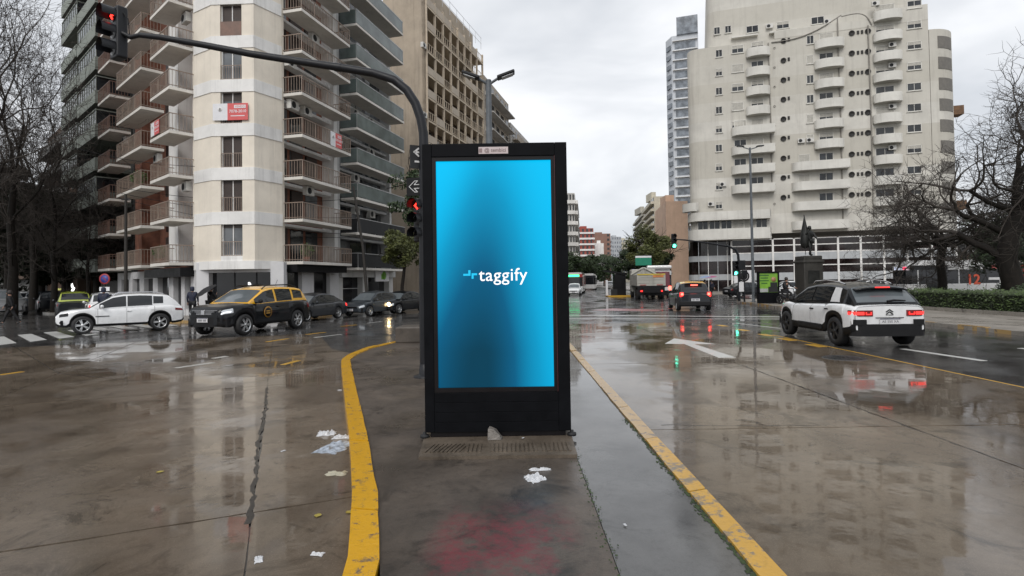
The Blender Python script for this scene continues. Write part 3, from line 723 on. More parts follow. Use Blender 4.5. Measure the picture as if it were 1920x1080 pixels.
MB().box((1.1, 0, 0), (2.2, .10, .95)).obj('board', M_bw, ss); MB().lathe([(1e-4, 0), (.34, 0), (.34, .02), (1e-4, .02)], 14, (1.35, -.075, 0), 'y').box((1.15, -.065, -.1), (.5, .02, .42)).obj('emblem', mat('sign_green', (.16, .42, .04), .5, var=.05), ss)

# ------------------------------------------------------------------ tan tower: blank party wall and a cage of balconies
d2 = Vector((math.sin(R_(17.5)), math.cos(R_(17.5))))
q0 = at(804, 400, 60.0).xy; q1 = q0+d2*17.6; F3 = Fac(q0, q1); qL = at(722, 400, 62.0).xy
base3 = (q0.x-2, q0.y+3)
b3 = thing('apartment_building', 'tall tan tower with a blank stained side wall and a cage of balcony frames', 'building', (*base3, 0))
lp3 = lambda p: (p[0]-base3[0], p[1]-base3[1])
M_tan = wall_mat('tan_blank_wall', (0.44, 0.37, 0.29), .75, (.16, .14, .12), streak=1.0)
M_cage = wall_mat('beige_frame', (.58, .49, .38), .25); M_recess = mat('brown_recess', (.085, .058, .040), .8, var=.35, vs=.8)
H3 = 33.2; nr3 = Vector((F3.n.x, F3.n.y))
MB().prism([lp3(q0-nr3*.15), lp3(F3.at(0, -1.5)), lp3(F3.at(17.6, -1.5)), lp3(F3.at(17.6, -14)), lp3(qL), lp3(q0-nr3*.6)], 0, H3+3).obj('wall', M_tan, b3)
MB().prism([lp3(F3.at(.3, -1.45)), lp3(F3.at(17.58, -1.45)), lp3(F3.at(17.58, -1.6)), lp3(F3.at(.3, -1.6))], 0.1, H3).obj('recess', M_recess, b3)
nb = 8; bw = 17.4/nb
post = MB().box((0, .12, H3/2), (.17, .24, H3)).mesh('post', M_cage)
for k in range(nb+1): link('post', post, b3, rel(F3.at(.12+k*bw, 0, 0), base3), F3.rz)
sl3 = MB().box((8.7, .72, 0), (17.4, 1.44, .20)).mesh('floor_slab', M_cage)
pr = MB().box((bw/2, .02, .86), (bw-.17, .05, .06)).box((bw/2, .02, .12), (bw-.17, .05, .05))
for k in range(1, 4): pr.box((k*bw/4, .02, .49), (.05, .05, .74))
pr = pr.mesh('parapet_rail', M_cage)
ps = MB().box((bw/2, .03, .48), (bw-.17, .04, .82)).mesh('parapet_panel', wall_mat('beige_panel', (.52, .45, .37), .3))
er = MB().box((0, .72, .86), (.05, 1.3, .06)).box((0, .4, .49), (.05, .05, .74)).box((0, .9, .49), (.05, .05, .74)).box((0, .72, .10), (.05, 1.3, .05)).mesh('end_rail', M_cage)
dr3 = MB().box((0, 0, 1.0), (1.1, .04, 2.0)).mesh('balcony_door', M_glass)
rg = random.Random(4)
for i in range(13):
    z0 = 1.0+i*2.5+.9
    so_ = link('floor_slab', sl3, b3, rel(F3.at(.05, 0, z0), base3), F3.rz)
    link('end_rail', er, b3, rel(F3.at(.03, 0, z0+.1), base3), F3.rz)
    for k in range(nb):
        solid = rg.random() < (.65 if i > 8 else .22)
        link('parapet_panel' if solid else 'parapet_rail', ps if solid else pr, b3, rel(F3.at(.12+k*bw, 0, z0+.1), base3), F3.rz)
        if rg.random() < .5: link('balcony_door', dr3, b3, rel(F3.at(.12+k*bw+bw/2, -1.42, z0+.1), base3), F3.rz)
fr = MB()
for k in range(9): fr.box((k*2.1+.15, .1, .8), (.04, .04, 1.6))
for z in (.8, 1.58): fr.box((8.6, .1, z), (17, .03, .03))
fr.obj('roof_fence', M_alum, b3, rel(F3.at(.1, 0, H3+.6), base3), F3.rz)
for i, z in enumerate((12, 19.5, 27)): ac(b3, base3, F3.at(-.55, -.3, z), F3.rz)
# ------------------------------------------------------------------ lower blocks continuing the avenue frontage
def frontage(name_label, p0, p1, h, wallm, bandm, nfl, nbay, depth=12, proj_=.9, group=None, solid=True):
    f = Fac(p0, p1); bs = (f.p0.x, f.p0.y); t = thing('apartment_building', name_label, 'building', (*bs, 0), group=group)
    L_ = lambda p: (p[0]-bs[0], p[1]-bs[1])
    MB().prism([L_(f.at(0)), L_(f.at(f.L)), L_(f.at(f.L, -depth)), L_(f.at(0, -depth))], 0, h).obj('wall', wallm, t)
    fh = (h-3.2)/nfl; bwid = f.L/nbay
    wm = MB().box((0, -.02, fh*.42), (bwid*.55, .06, fh*.55)).mesh('window', M_glass)
    if solid: pm = MB().box((f.L/2, -proj_/2, -.08), (f.L*.92, proj_, .16)).box((f.L/2, -proj_+.04, .38), (f.L*.92, .08, .80)).mesh('balcony', bandm)
    else: pm = MB().box((f.L/2, -proj_/2, -.08), (f.L*.94, proj_, .16)).mesh('balcony', bandm)
    for i in range(nfl):
        z = 3.2+i*fh
        link('balcony', pm, t, (0, 0, z), f.rz)
        for k in range(nbay): link('window', wm, t, rel(f.at((k+.5)*bwid, 0, z+.15), bs), f.rz)
    MB().box((f.L/2, depth*.3, .4), (f.L*.9, .06, .9)).obj('roof_rail', M_alum, t, (0, 0, h), f.rz)
    for u in (.2, .7): MB().box((f.L*u, depth*.4, 1.1), (f.L*.22, depth*.3, 2.2)).obj('roof_hut', wallm, t, (0, 0, h), f.rz)
    return t, f
M_beige = wall_mat('beige_weathered', (.44, .39, .33), .45); M_lgrey = wall_mat('light_grey_facade', (.52, .50, .47), .4)
r0 = q1+d2*.2; r1 = r0+d1*13.5
frontage('beige block with raked balconies right behind the tan tower', r0, r1, 30.5, M_beige, M_lgrey, 11, 5, solid=False, proj_=1.2)
r2 = r1+d1*.1+Vector((.25, 0)); r3 = r2+d1*26
frontage('pale grey block with a railed roof terrace beyond the beige block', r2, r3, 27.6, M_lgrey, M_beige, 10, 9)
# ------------------------------------------------------------------ side street, left: green-grey block and the darker houses beyond
GA = FL.p0-Vector((FL.d.x, FL.d.y))*.25; GB = GA-Vector((FL.d.x, FL.d.y))*13.0
F0 = Fac(GB, GA); bs0 = (GA.x, GA.y)
b0 = thing('apartment_building', 'dark green-grey apartment block with boxy enclosed balconies on the side street', 'building', (*bs0, 0))
M_green = wall_mat('green_grey_panel', (.26, .285, .255), .35); M_dgreen = wall_mat('dark_green_panel', (.10, .125, .11), .3); M_wdk = wall_mat('grey_dark_wall', (.16, .16, .155), .4)
l0 = lambda p: (p[0]-bs0[0], p[1]-bs0[1])
MB().prism([l0(F0.at(0, -1.2)), l0(F0.at(13, -1.2)), l0(F0.at(13, -10)), l0(F0.at(0, -10))], 0, 42).obj('wall', M_wdk, b0)
for k, (u, L) in enumerate(((6.6, 6.2), (0.2, 6.1))):
    box_m = MB().box((L/2, -.1, .05), (L, 2.4, .14)).box((L/2, -1.27, .52), (L, .07, .88)).box((.035, -.1, .52), (.07, 2.3, .88)).box((L-.035, -.1, .52), (.07, 2.3, .88)).mesh('balcony', M_green)
    glz = MB().box((L/2, -1.20, 1.5), (L-.1, .03, 1.1)).mesh('glazing', M_glass2)
    side = MB().box((L-.05, -.1, 1.5), (.03, 2.2, 1.1)).mesh('side_glazing', M_glass)
    mul = MB()
    for i in range(9): mul.box((.05+i*(L-.1)/8, -1.23, 1.5), (.05, .05, 1.12))
    mul.box((L/2, -1.24, 2.08), (L, .06, .08)); mul.box((L-.05, -.1, 2.08), (.06, 2.3, .08)); mul = mul.mesh('mullions', M_green)
    for i in range(15):
        z = 3.1+i*2.6+k*.25
        bo = link('balcony', box_m, b0, rel(F0.at(u, 0, z), bs0), F0.rz)
        if i >= 2 and (i+k) % 5 != 3: link('glazing', glz, bo); link('side_glazing', side, bo); link('mullions', mul, bo)
wl = Fac(GB-Vector((FL.d.x, FL.d.y))*15, GB-Vector((FL.d.x, FL.d.y))*.2)
M_dkbr = wall_mat('dark_brown_brick', (.13, .085, .062), .4)
frontage('dark brown low apartment house behind the bare street trees', wl.p0, wl.p1, 18.5, M_dkbr, M_wdk, 6, 5)
wl2 = Fac(wl.p0-Vector((FL.d.x, FL.d.y))*22, wl.p0-Vector((FL.d.x, FL.d.y))*.3)
frontage('dim grey apartment house at the far end of the side street', wl2.p0, wl2.p1, 13.5, M_wdk, M_dkbr, 4, 6)
# lit shop light and sign at the foot of the green block
p = at(134, 538, 50.0); t = thing('lit_shop_sign', 'small bright white lit sign under the trees of the side street', 'sign', p)
MB().tube([(-.12, 0, -.3), (.1, 0, -.32), (.2, 0, -.12), (.05, 0, .02), (.0, 0, .3)], .10, 8).obj('tube_light', emit_mat('tube_white', (1, 1, .95), 2.2), t)
MB().box((-1.0, 0, -.2), (.45, .04, .18)).obj('side_text', emit_mat('tube_yellow', (.8, .8, .25), .5), t)
# ------------------------------------------------------------------ big rounded beige block across the plaza
A5 = at(1297, 300, 74.2).xy; B5 = at(1748, 300, 66.3).xy
F5 = Fac(A5, B5); bs5 = (A5.x+12, A5.y+4)
b5 = thing('apartment_building', 'huge beige rounded apartment block with curved balconies above a dark glazed office base', 'building', (*bs5, 0))
l5 = lambda p: (p[0]-bs5[0], p[1]-bs5[1])
M_b5 = wall_mat('beige_stucco', (.61, .59, .54), .34, (.22, .20, .18), floors=(2.5, 10.0, (.50, .475, .415)))
M_b5w = wall_mat('pale_parapet', (.67, .655, .61), .32, (.22, .2, .17))
M_b5c = wall_mat('grey_panel_band', (.46, .48, .50), .25)
M_gdk = glass_mat('dark_office_glass', (.018, .012, .012), .07, .5)
def arc(c, r, a0, a1, n=8): return [(c[0]+r*math.cos(a0+(a1-a0)*i/n), c[1]+r*math.sin(a0+(a1-a0)*i/n)) for i in range(n+1)]
BZ = 7.5; T5 = 32.4
dv = Vector((math.sin(R_(18.5)), math.cos(R_(18.5))))      # the flank recedes just out of sight
def shell(r, o, z0, z1, name, m, u1=None, side=22, u0=0.0):
    """front wall with a rounded corner on the avenue side; o = set-out of the face"""
    u1 = F5.L if u1 is None else u1
    p_front0 = Vector(F5.at(r*.6+u0, o)[:2]); fdir = Vector((F5.d.x, F5.d.y)); nn = Vector((F5.n.x, F5.n.y))
    # corner arc from the facade direction to the flank direction
    start = p_front0; a_dir = -fdir; b_dir = dv
    pts = []; K = 7
    end = start+a_dir*r*.75+b_dir*r*.75; ctl = start+a_dir*r*.75
    for i in range(K+1):
        t = i/K; p = start*(1-t)**2+ctl*2*t*(1-t)+end*t*t; pts.append(tuple(p))
    far = end+b_dir*side
    rightp = Vector(F5.at(u1, o)[:2]); poly = pts+[tuple(far), tuple(rightp-nn*side), tuple(rightp)]
    return MB().prism([l5(p) for p in poly], z0, z1).obj(name, m, b5)
shell(2.2, 0.0, BZ, T5, 'wall', M_b5)
UR = F5.upx(1312, 33)
shell(2.0, -.9, T5+.01, 41.0, 'upper_wall', M_b5, F5.L-.4, u0=2.6)
MB().prism([l5(p) for p in [F5.at(F5.upx(1640, 33), .02), F5.at(F5.L, .02), F5.at(F5.L, -5), F5.at(F5.upx(1640, 33), -5)]], T5+.005, 34.3).obj('wing_wall', M_b5, b5)
MB().prism([l5(p) for p in [F5.at(F5.upx(1452, 33), .03), F5.at(F5.upx(1640, 33)-.02, .03), F5.at(F5.upx(1640, 33)-.02, -2), F5.at(F5.upx(1452, 33), -2)]], T5+.004, 33.4).obj('wing_wall', M_b5, b5)
def wb5(u0, u1, z0, z1, o0, o1, name, m, parent=b5): return MB().prism([l5(p) for p in [F5.at(u0, o0), F5.at(u1, o0), F5.at(u1, o1), F5.at(u0, o1)]], z0, z1).obj(name, m, parent)
U = lambda px, z=18: F5.upx(px, z)
# rounded balconies
def rb_mesh(L, dep, h=.95, rail=False):
    r = min(dep, L/2)
    out_ = []
    K = 6
    if L < 4:
        out_ = [(L/2-L/2*math.cos(PI*i/14), -dep*(.35+.65*math.sin(PI*i/14))) for i in range(15)]
    else:
        out_ = [(r-r*math.cos(PI/2*i/K), -dep*math.sin(PI/2*i/K)) for i in range(K+1)]+[(L, -dep)]
    inn = [(x+(L/2-x)*.05, y*.86+.0) for x, y in out_]
    mb = MB(); mb.prism([(out_[0][0], 0)]+out_+[(out_[-1][0], 0)], -.14, 0.0, True)
    n = len(out_)
    for i in range(n-1):
        a, b, c, d = out_[i], out_[i+1], inn[i+1], inn[i]
        mb.add([(a[0], a[1], 0), (b[0], b[1], 0), (b[0], b[1], h), (a[0], a[1], h), (d[0], d[1], 0), (c[0], c[1], 0), (c[0], c[1], h), (d[0], d[1], h)],
               [(0, 1, 2, 3), (5, 4, 7, 6), (3, 2, 6, 7)], False)
    if out_[0][1] < -.01:
        for p, q in ((out_[0], inn[0]), (out_[-1], inn[-1])):
            mb.box((p[0], p[1]/2, h/2), (.08, abs(p[1]), h))
    return mb.mesh('balcony', M_b5w)
z9 = [11.7+2.5*i-.25 for i in range(9)]
win_cache = {}
def win5(px, wd, ht, z, kind=0, o=0.0, parent=b5):
    key = (round(wd, 2), round(ht, 2), kind)
    if key not in win_cache:
        fr = MB()
        for x in (-wd/2+.03, wd/2-.03): fr.box((x, -.02, 0), (.07, .08, ht))
        for zz in (-ht/2+.03, ht/2-.03): fr.box((0, -.02, zz), (wd, .08, .07))
        fr.box((0, -.01, 0), (.05, .05, ht)); fr.box((0, -.05, -ht/2-.04), (wd+.12, .14, .06))
        gl = MB().box((0, .0, 0), (wd-.05, .03, ht-.05)).mesh('pane', (M_glass, M_glass2, M_glass)[kind])
        sh = None
        if kind: 
            s_ = MB(); k0 = (-ht/2, ht*.05)[kind == 2]; 
            n = max(3, int((ht/2-k0)/.09))
            for i in range(n): s_.box((0, -.035, k0+(ht/2-k0)*(i+.5)/n), (wd-.1, .02, (ht/2-k0)/n*.8))
            sh = s_.mesh('shutter', mat('pale_shutter', (.50, .48, .43), .6, var=.15))
        win_cache[key] = (fr.mesh('window', M_b5w), gl, sh)
    fr, gl, sh = win_cache[key]
    u = U(px, z); wo = link('window', fr, parent, rel(F5.at(u, o+.0, z), bs5), F5.rz); link('pane', gl, wo)
    if sh: link('shutter', sh, wo)
    return u
rg = random.Random(11)
RB_A = rb_mesh(2.75, 1.1); RB_W = rb_mesh(5.1, 1.1); RB_B = rb_mesh(3.2, 1.1); RB_BW = rb_mesh(6.3, 1.1); RB_C = rb_mesh(2.95, 1.1)
M_vent = mat('vent_dark', (.018, .017, .016), .7, var=.3); M_pipe = mat('grey_pipe', (.24, .225, .20), .6, var=.2)
vent_r = MB().lathe([(.25, .02), (.34, -.10), (.31, -.12), (.23, -.02), (1e-4, .0)], 16, (0, 0, 0), 'y').mesh('round_vent', M_vent)
vent_s = MB().box((0, -.02, 0), (.24, .14, .42)).mesh('small_vent', M_vent)
dot_m = MB().lathe([(.10, 0), (.14, -.05), (.10, -.06), (.08, 0)], 10, (0, 0, 0), 'y').mesh('pipe_outlet', M_pipe)
for i, z in enumerate(z9):
    win5(1348, .85, 1.0, z, rg.choice((0, 2, 2)))
    if i >= 4: win5(1383, 1.45, 1.05, z+.25, 1 if i % 2 else 2)
    # column A
    if i >= 5:
        u = U(1399, z); win5(1420, 1.5, 1.2, z+.30, rg.choice((0, 1, 2))); link('balcony', RB_A, b5, rel(F5.at(u, 0, z-1.05), bs5), F5.rz)
    elif i >= 1:
        u = U(1371, z); link('balcony', RB_W, b5, rel(F5.at(u, 0, z-1.05), bs5), F5.rz)
        win5(1388, 1.5, 1.3, z+.25, rg.choice((0, 1))); win5(1420, 1.5, 1.3, z+.25, rg.choice((0, 0, 1)))
    # vents
    link('round_vent', vent_r, b5, rel(F5.at(U(1469, z), .01, z+.55), bs5), F5.rz); link('small_vent', vent_s, b5, rel(F5.at(U(1469, z)+.62, .01, z+.65), bs5), F5.rz)
    link('pipe_outlet', dot_m, b5, rel(F5.at(U(1452, z), .01, z-.2), bs5), F5.rz)
    for k, du in enumerate((0, .68, 1.12, 1.75)):
        link(('round_vent', 'small_vent', 'small_vent', 'round_vent')[k], (vent_r, vent_s, vent_s, vent_r)[k], b5, rel(F5.at(U(1597, z)+du, .01, z+.45), bs5), F5.rz)
    # column B
    if i >= 3:
        win5(1519, .85, 1.1, z+.3, rg.choice((0, 2, 1))); win5(1549, 1.6, 1.2, z+.3, rg.choice((0, 1, 2)))
        link('balcony', RB_B, b5, rel(F5.at(U(1527, z), 0, z-1.05), bs5), F5.rz)
    else:
        link('balcony', RB_BW, b5, rel(F5.at(U(1484, z), 0, z-1.15), bs5), F5.rz); win5(1549, 1.6, 1.25, z+.25, 0)
        if i: win5(1508, 1.3, 1.25, z+.25, 1)
    # column C and right windows
    win5(1659, 2.0, 1.25, z+.35, rg.choice((0, 1, 2, 0))); link('balcony', RB_C, b5, rel(F5.at(U(1637, z), 0, z-1.0), bs5), F5.rz)
    win5(1714, 1.5, .95, z+.55, rg.choice((0, 2, 0)))
    if i in (0, 1): ac(b5, bs5, F5.at(U(1338+22*i, z)-.3, 0, z-.1), F5.rz)
    if i in (2, 4, 6, 7): ac(b5, bs5, F5.at(U(1676, z)-.2, -.0, z+.6), F5.rz)
    if i == 3: ac(b5, bs5, F5.at(U(1502, z), 0, z-.2), F5.rz); ac(b5, bs5, F5.at(U(1518, z), 0, z-.2), F5.rz)
z = z9[-1]+2.5
for px, k in ((1714, 0), (1412, 0), (1470, 2), (1536, 0)): win5(px, 1.5, .95, z+.5, k, 0 if px > 1640 else -.9+.0)
win5(1659, 2.0, 1.25, z+.35, 1); link('balcony', RB_C, b5, rel(F5.at(U(1637, z), 0, z-1.0), bs5), F5.rz)
for px in (1345, 1366): win5(px, .8, 1.0, z+.9, 0, -.88)
for px in (1402, 1475, 1540): wb5(U(px)-1.6, U(px)+1.6, z-.55, z-.35, -.9, -.3, 'ledge', M_b5w)
for px, zz in ((1450, z+.2), (1560, z-.2), (1648, z+.9)): ac(b5, bs5, F5.at(U(px), -.8 if px < 1640 else 0, zz), F5.rz)
# service pipes and a loose cable
for px, z1 in ((1446, 32), (1577, 34), (1634, 32.6)):
    u = U(px); MB().tube([F5.at(u, .10, 13 if px < 1500 else 9), F5.at(u+.03, .10, 22), F5.at(u-.05, .10, z1)], .085, 6).obj('drain_pipe', M_pipe, b5, (-bs5[0], -bs5[1], 0))
u0, u1 = U(1446, 32), U(1577, 34)
MB().tube([F5.at(u0+(u1-u0)*t, .12, 32+2.3*t-2.2*math.sin(PI*t)*.35) for t in [i/12 for i in range(13)]], .07, 6).obj('loose_cable', M_pipe, b5, (-bs5[0], -bs5[1], 0))
u2 = U(1634, 33)
MB().tube([F5.at(u1+(u2-u1)*t, .12, 34.1+.15*math.sin(PI*t)-1.5*t**6) for t in [i/10 for i in range(11)]], .07, 6).obj('loose_cable', M_pipe, b5, (-bs5[0], -bs5[1], 0))
# two long rounded bands that wrap the avenue corner
def wrap(z0, z1, o, th, name, m, u1):
    p = []
    K = 10; fdir = Vector((F5.d.x, F5.d.y))
    def run(oo):
        s = Vector(F5.at(1.9, oo)[:2]); r = 2.6; ctl = s-fdir*r*1.0; e = ctl+dv*r*1.0
        pts = [s*(1-t)**2+ctl*2*t*(1-t)+e*t*t for t in [i/K for i in range(K+1)]]
        return [Vector(F5.at(u1, oo)[:2])]+pts+[e+dv*14]
    A = run(o); B = run(o-th)
    return MB().prism([l5(q) for q in A]+[l5(q) for q in B[::-1]], z0, z1).obj(name, m, b5)
ue = U(1443, 10)
wrap(9.55, 10.5, 1.2, .12, 'long_balcony', M_b5w, ue); wrap(9.38, 9.56, 1.19, 2.2, 'balcony_floor', M_b5w, ue)
wrap(7.0, 8.25, 1.2, .12, 'long_balcony', M_b5w, ue); wrap(6.85, 7.01, 1.19, 3.2, 'balcony_floor', M_b5w, ue)
wb5(ue-.12, ue, 9.4, 10.5, 0, 1.2, 'end_wall', M_b5w); wb5(ue-.12, ue, 6.9, 8.2, 0, 1.2, 'end_wall', M_b5w)
for px in (1318, 1340, 1362, 1384, 1406, 1428): win5(px, 1.35, 1.35, 8.75, rg.choice((0, 1, 0)), 0)
rb = rb_mesh(1.3, 1.0)
for i in range(2, 7):                     # small curved balconies round the avenue corner
    p = Vector(F5.at(-.9, -1.6)[:2]); link('balcony', rb_mesh(2.6, 1.0) if i == 2 else SIDEB, b5, (p.x-bs5[0], p.y-bs5[1], 10.9+2.5*(i-2)), F5.rz-R_(52)); SIDEB = b5.children[-1].data if i == 2 else SIDEB
# lower wide balconies on the right, partly behind the tree
for zz in (7.15,):
    link('balcony', RB_BW, b5, rel(F5.at(U(1484, 8), 0, 7.9), bs5), F5.rz)
    ub = U(1634, 8); LB = rb_mesh(F5.L-ub, 1.1); link('balcony', LB, b5, rel(F5.at(ub, 0, 7.9), bs5), F5.rz)
# right rounded wing; shade of its openings painted as dark bands on the wall
wr = MB(); c = Vector(F5.at(F5.L+.05, -3.3)[:2])
pts = [(c.x+3.3*math.cos(a), c.y+3.3*math.sin(a)*1.0) for a in [F5.rz-PI/2+PI/2*i/9 for i in range(10)]]
MB().prism([l5(c)]+[l5(p) for p in pts]+[l5(c+Vector((0, 9)))], BZ-.5, 31.2).obj('wing', M_b5, b5)
M_wingshade = mat('balcony_shade', (.16, .15, .135), .8, var=.2)
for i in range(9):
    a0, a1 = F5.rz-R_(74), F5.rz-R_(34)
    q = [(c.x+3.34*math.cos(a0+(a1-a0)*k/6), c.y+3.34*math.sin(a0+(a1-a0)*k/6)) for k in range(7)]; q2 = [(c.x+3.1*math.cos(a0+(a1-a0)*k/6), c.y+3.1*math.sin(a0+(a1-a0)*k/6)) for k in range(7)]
    MB().prism([l5(p) for p in q]+[l5(p) for p in q2[::-1]], 8.9+2.5*i, 10.35+2.5*i).obj('shade_band', M_wingshade, b5)
for z in (22.3, 10.5):
    MB().box((0, 0, 0), (2.6, 1.6, 1.1)).obj('roof_canopy', mat('rust_brown', (.16, .09, .05), .8, var=.4), b5, (c.x+4.0-bs5[0], c.y+.5-bs5[1], z), F5.rz)
# glazed office base: white grid, dark glass, grey spandrels
GL0 = U(1372, 5)
wb5(GL0, F5.L+2.5, 0.0, 6.85, -1.0, -.30, 'base_wall', M_gdk)
nb5 = 10; gw = (F5.L+2.2-GL0)/nb5
vm = MB().box((0, -.05, 3.3), (.22, .16, 6.6)).mesh('mullion', M_white)
for k in range(nb5+1): link('mullion', vm, b5, rel(F5.at(GL0+k*gw, -.25, .13), bs5), F5.rz)
spn = MB().box((gw/2, -.02, 0), (gw-.23, .10, .95)).mesh('spandrel', M_b5c); trn = MB().box((gw/2, -.02, 0), (gw-.23, .10, .12)).mesh('transom', M_white)
pane = MB().box((gw/2, 0, 0), (gw-.25, .03, .88)).mesh('pane', M_gdk)
for k in range(nb5):
    for z in (4.55, 2.0): link('spandrel', spn, b5, rel(F5.at(GL0+k*gw, -.28, z), bs5), F5.rz)
    for z in (6.78, 5.96, 5.05, 3.38): link('transom', trn, b5, rel(F5.at(GL0+k*gw, -.27, z), bs5), F5.rz)
    for z in (6.4, 5.5, 3.92, 2.92): link('pane', pane, b5, rel(F5.at(GL0+k*gw, -.285, z), bs5), F5.rz)
# recessed avenue corner of the base
wrap(0.0, 6.85, -1.3, .3, 'base_wall', M_gdk, GL0)
for z in (2.0, 4.5): wrap(z-.38, z+.38, -1.22, .06, 'spandrel', M_b5c, GL0)
for k in range(4): wb5(.6+k*1.2, .68+k*1.2, .13, 6.85, -1.3, -1.18, 'mullion', M_white if k % 2 else M_alum)
# shop panel with round signs at street level
sp_ = thing('street_sign', 'white street-level sign panel with a dark ring and a red half disc', 'sign', F5.at(GL0+.15, -.05, .15), F5.rz)
MB().box((1.3, -.05, 1.35), (2.5, .1, 2.7)).obj('board', M_bw, sp_)
MB().lathe([(.55, 0), (.55, -.05), (.72, -.05), (.72, 0)], 22, (1.2, -.10, 1.95), 'y').obj('ring', M_black, sp_); MB().lathe([(1e-4, 0), (.5, 0), (.5, -.04), (1e-4, -.04)], 18, (1.2, -.11, 1.95), 'y').obj('disc', M_dkgrey, sp_)
MB().lathe([(1e-4, 0), (.72, 0), (.72, -.05), (1e-4, -.05)], 18, (1.3, -.11, .25), 'y', a0=-PI/2, a1=PI/2).obj('half_disc', mat('sign_dark_red', (.16, .03, .03), .5, var=.1), sp_)

# ------------------------------------------------------------------ slim tower behind, peach wall, cream blocks, far avenue
t6a = at(1264, 300, 140).xy; t6b = at(1314, 300, 138).xy; f6 = Fac(t6a, t6b); bs6 = (t6a.x, t6a.y)
b6 = thing('tower', 'slim grey residential tower rising behind the beige rounded block', 'building', (*bs6, 0))
l6 = lambda p: (p[0]-bs6[0], p[1]-bs6[1]); M_t6 = wall_mat('cool_grey_tower', (.52, .545, .58), .3); M_t6g = glass_mat('tower_glass', (.17, .19, .215), .1, .4)
MB().prism([l6(f6.at(0, 0)), l6(f6.at(f6.L, 0)), l6(f6.at(f6.L, -12)), l6(f6.at(-1.2, -12)), l6(f6.at(-1.6, -3))], 0, 63).obj('wall', M_t6, b6)
gm6 = MB().box((f6.L*.5, -.05, 0), (f6.L*.78, .08, 1.5)).mesh('window', M_t6g); bm6 = MB().box((f6.L*.5, -.3, 0), (f6.L*.95, .6, .12)).mesh('ledge', M_white)
sm6 = MB().box((.0, 0, 0), (.9, 1.9, 1.1)).mesh('corner_balcony', M_t6g)
for i in range(24):
    z = 4+2.45*i; link('window', gm6, b6, (0, 0, z), f6.rz); link('ledge', bm6, b6, (0, 0, z+1.15), f6.rz)
    link('corner_balcony', sm6, b6, rel(f6.at(-.6, -1.4, z), bs6), f6.rz+R_(35))
MB().box((f6.L*.5+.6, 2, 2.2), (f6.L*.8, 5, 4.4)).obj('roof_frame', M_t6g, b6, (0, 0, 63), f6.rz)
def plain_block(label, px0, px1, ytop, Y, m, winm, nfl, nb_, depth=14, name='apartment_building', wfrac=.5, skip=0, band=None):
    a, b = at(px0, 520, Y).xy, at(px1, 520, Y).xy; h = at((px0+px1)/2, ytop, Y).z; f = Fac(a, b); bs = (a.x, a.y); t = thing(name, label, 'building', (*bs, 0))
    L_ = lambda p: (p[0]-bs[0], p[1]-bs[1]); dd = Vector((.13, .99))
    rp_, lp_ = f.p1+dd*depth, f.p0+dd*depth
    MB().prism([L_(f.p0), L_(f.p1), L_(rp_), L_(lp_)], 0, h).obj('wall', m, t)
    if nfl:
        fh = (h-2.5)/nfl; bwid = f.L/nb_; wm = MB().box((0, -.03, 0), (bwid*wfrac, .08, fh*.5)).mesh('window', winm)
        bm = MB().box((f.L/2, -.25, 0), (f.L+.1, .5, fh*.32)).mesh('band', band) if band else None
        for i in range(nfl):
            for k in range(skip, nb_): link('window', wm, t, rel(f.at((k+.5)*bwid, 0, 2.5+fh*(i+.62)), bs), f.rz)
            if bm: link('band', bm, t, (0, 0, 2.5+fh*(i+.15)), f.rz)
        # the flank that faces the avenue
        fs = Fac(f.p1, rp_) if (px0+px1)/2 < 1125 else Fac(lp_, f.p0)
        ns = max(3, int(fs.L/2.6)); wm2 = MB().box((0, -.03, 0), (fs.L/ns*.55, .08, fh*.5)).mesh('window', winm)
        bs2 = MB().box((fs.L/2, -.35, 0), (fs.L, .7, fh*.34)).mesh('balcony', band or m)
        for i in range(nfl):
            for k in range(ns): link('window', wm2, t, rel(fs.at((k+.5)*fs.L/ns, 0, 2.5+fh*(i+.62)), bs), fs.rz)
            link('balcony', bs2, t, rel(fs.at(0, 0, 2.5+fh*(i+.15)), bs), fs.rz)
    MB().box((f.L*.5, depth*.4, .9), (f.L*.4, depth*.25, 1.8)).obj('roof_hut', m, t, (0, 0, h), f.rz)
    return t, f, h
M_peach = wall_mat('peach_party_wall', (.62, .44, .33), .35, (.28, .19, .14)); M_crm2 = wall_mat('pale_cream_block', (.60, .56, .46), .5)
plain_block('peach blank party wall beside the beige rounded block', 1251, 1292, 377, 104, M_peach, M_glass, 0, 1, 16)
plain_block('pale cream block with dark side balconies behind the peach wall', 1229, 1252, 368, 122, M_crm2, M_glass, 11, 3, 20, skip=2)
plain_block('weathered cream block behind the avenue tree', 1211, 1230, 392, 150, wall_mat('cream_grey', (.46, .44, .38), .5), M_glass, 11, 3, 30)
plain_block('white block with dark window bays at the edge of the billboard', 1058, 1080, 362, 128, wall_mat('white_block', (.55, .54, .52), .4), M_glass, 8, 4, 30, band=M_white)
plain_block('red brick block with white balcony bands far down the avenue', 1083, 1114, 428, 300, wall_mat('far_red_brick', (.33, .09, .07), .3), M_glass, 9, 4, 24, band=M_white)
plain_block('brown brick block behind the red banded one far down the avenue', 1112, 1146, 438, 345, wall_mat('far_brown_brick', (.27, .16, .125), .35), M_glass, 10, 4, 40, skip=3)
plain_block('narrow white blank wall in front of the brown brick block', 1117, 1133, 456, 330, M_white, M_glass, 0, 1, 8)
plain_block('cool grey block near the end of the avenue', 1148, 1166, 444, 430, wall_mat('far_grey', (.42, .44, .46), .3), M_t6g, 10, 4, 30)
plain_block('pale yellow block near the end of the avenue', 1164, 1182, 449, 460, wall_mat('far_yellow', (.50, .47, .38), .3), M_t6g, 9, 4, 30)
plain_block('low white billboard wall at the end of the avenue', 1151, 1163, 497, 300, M_white, M_glass, 0, 1, 3)
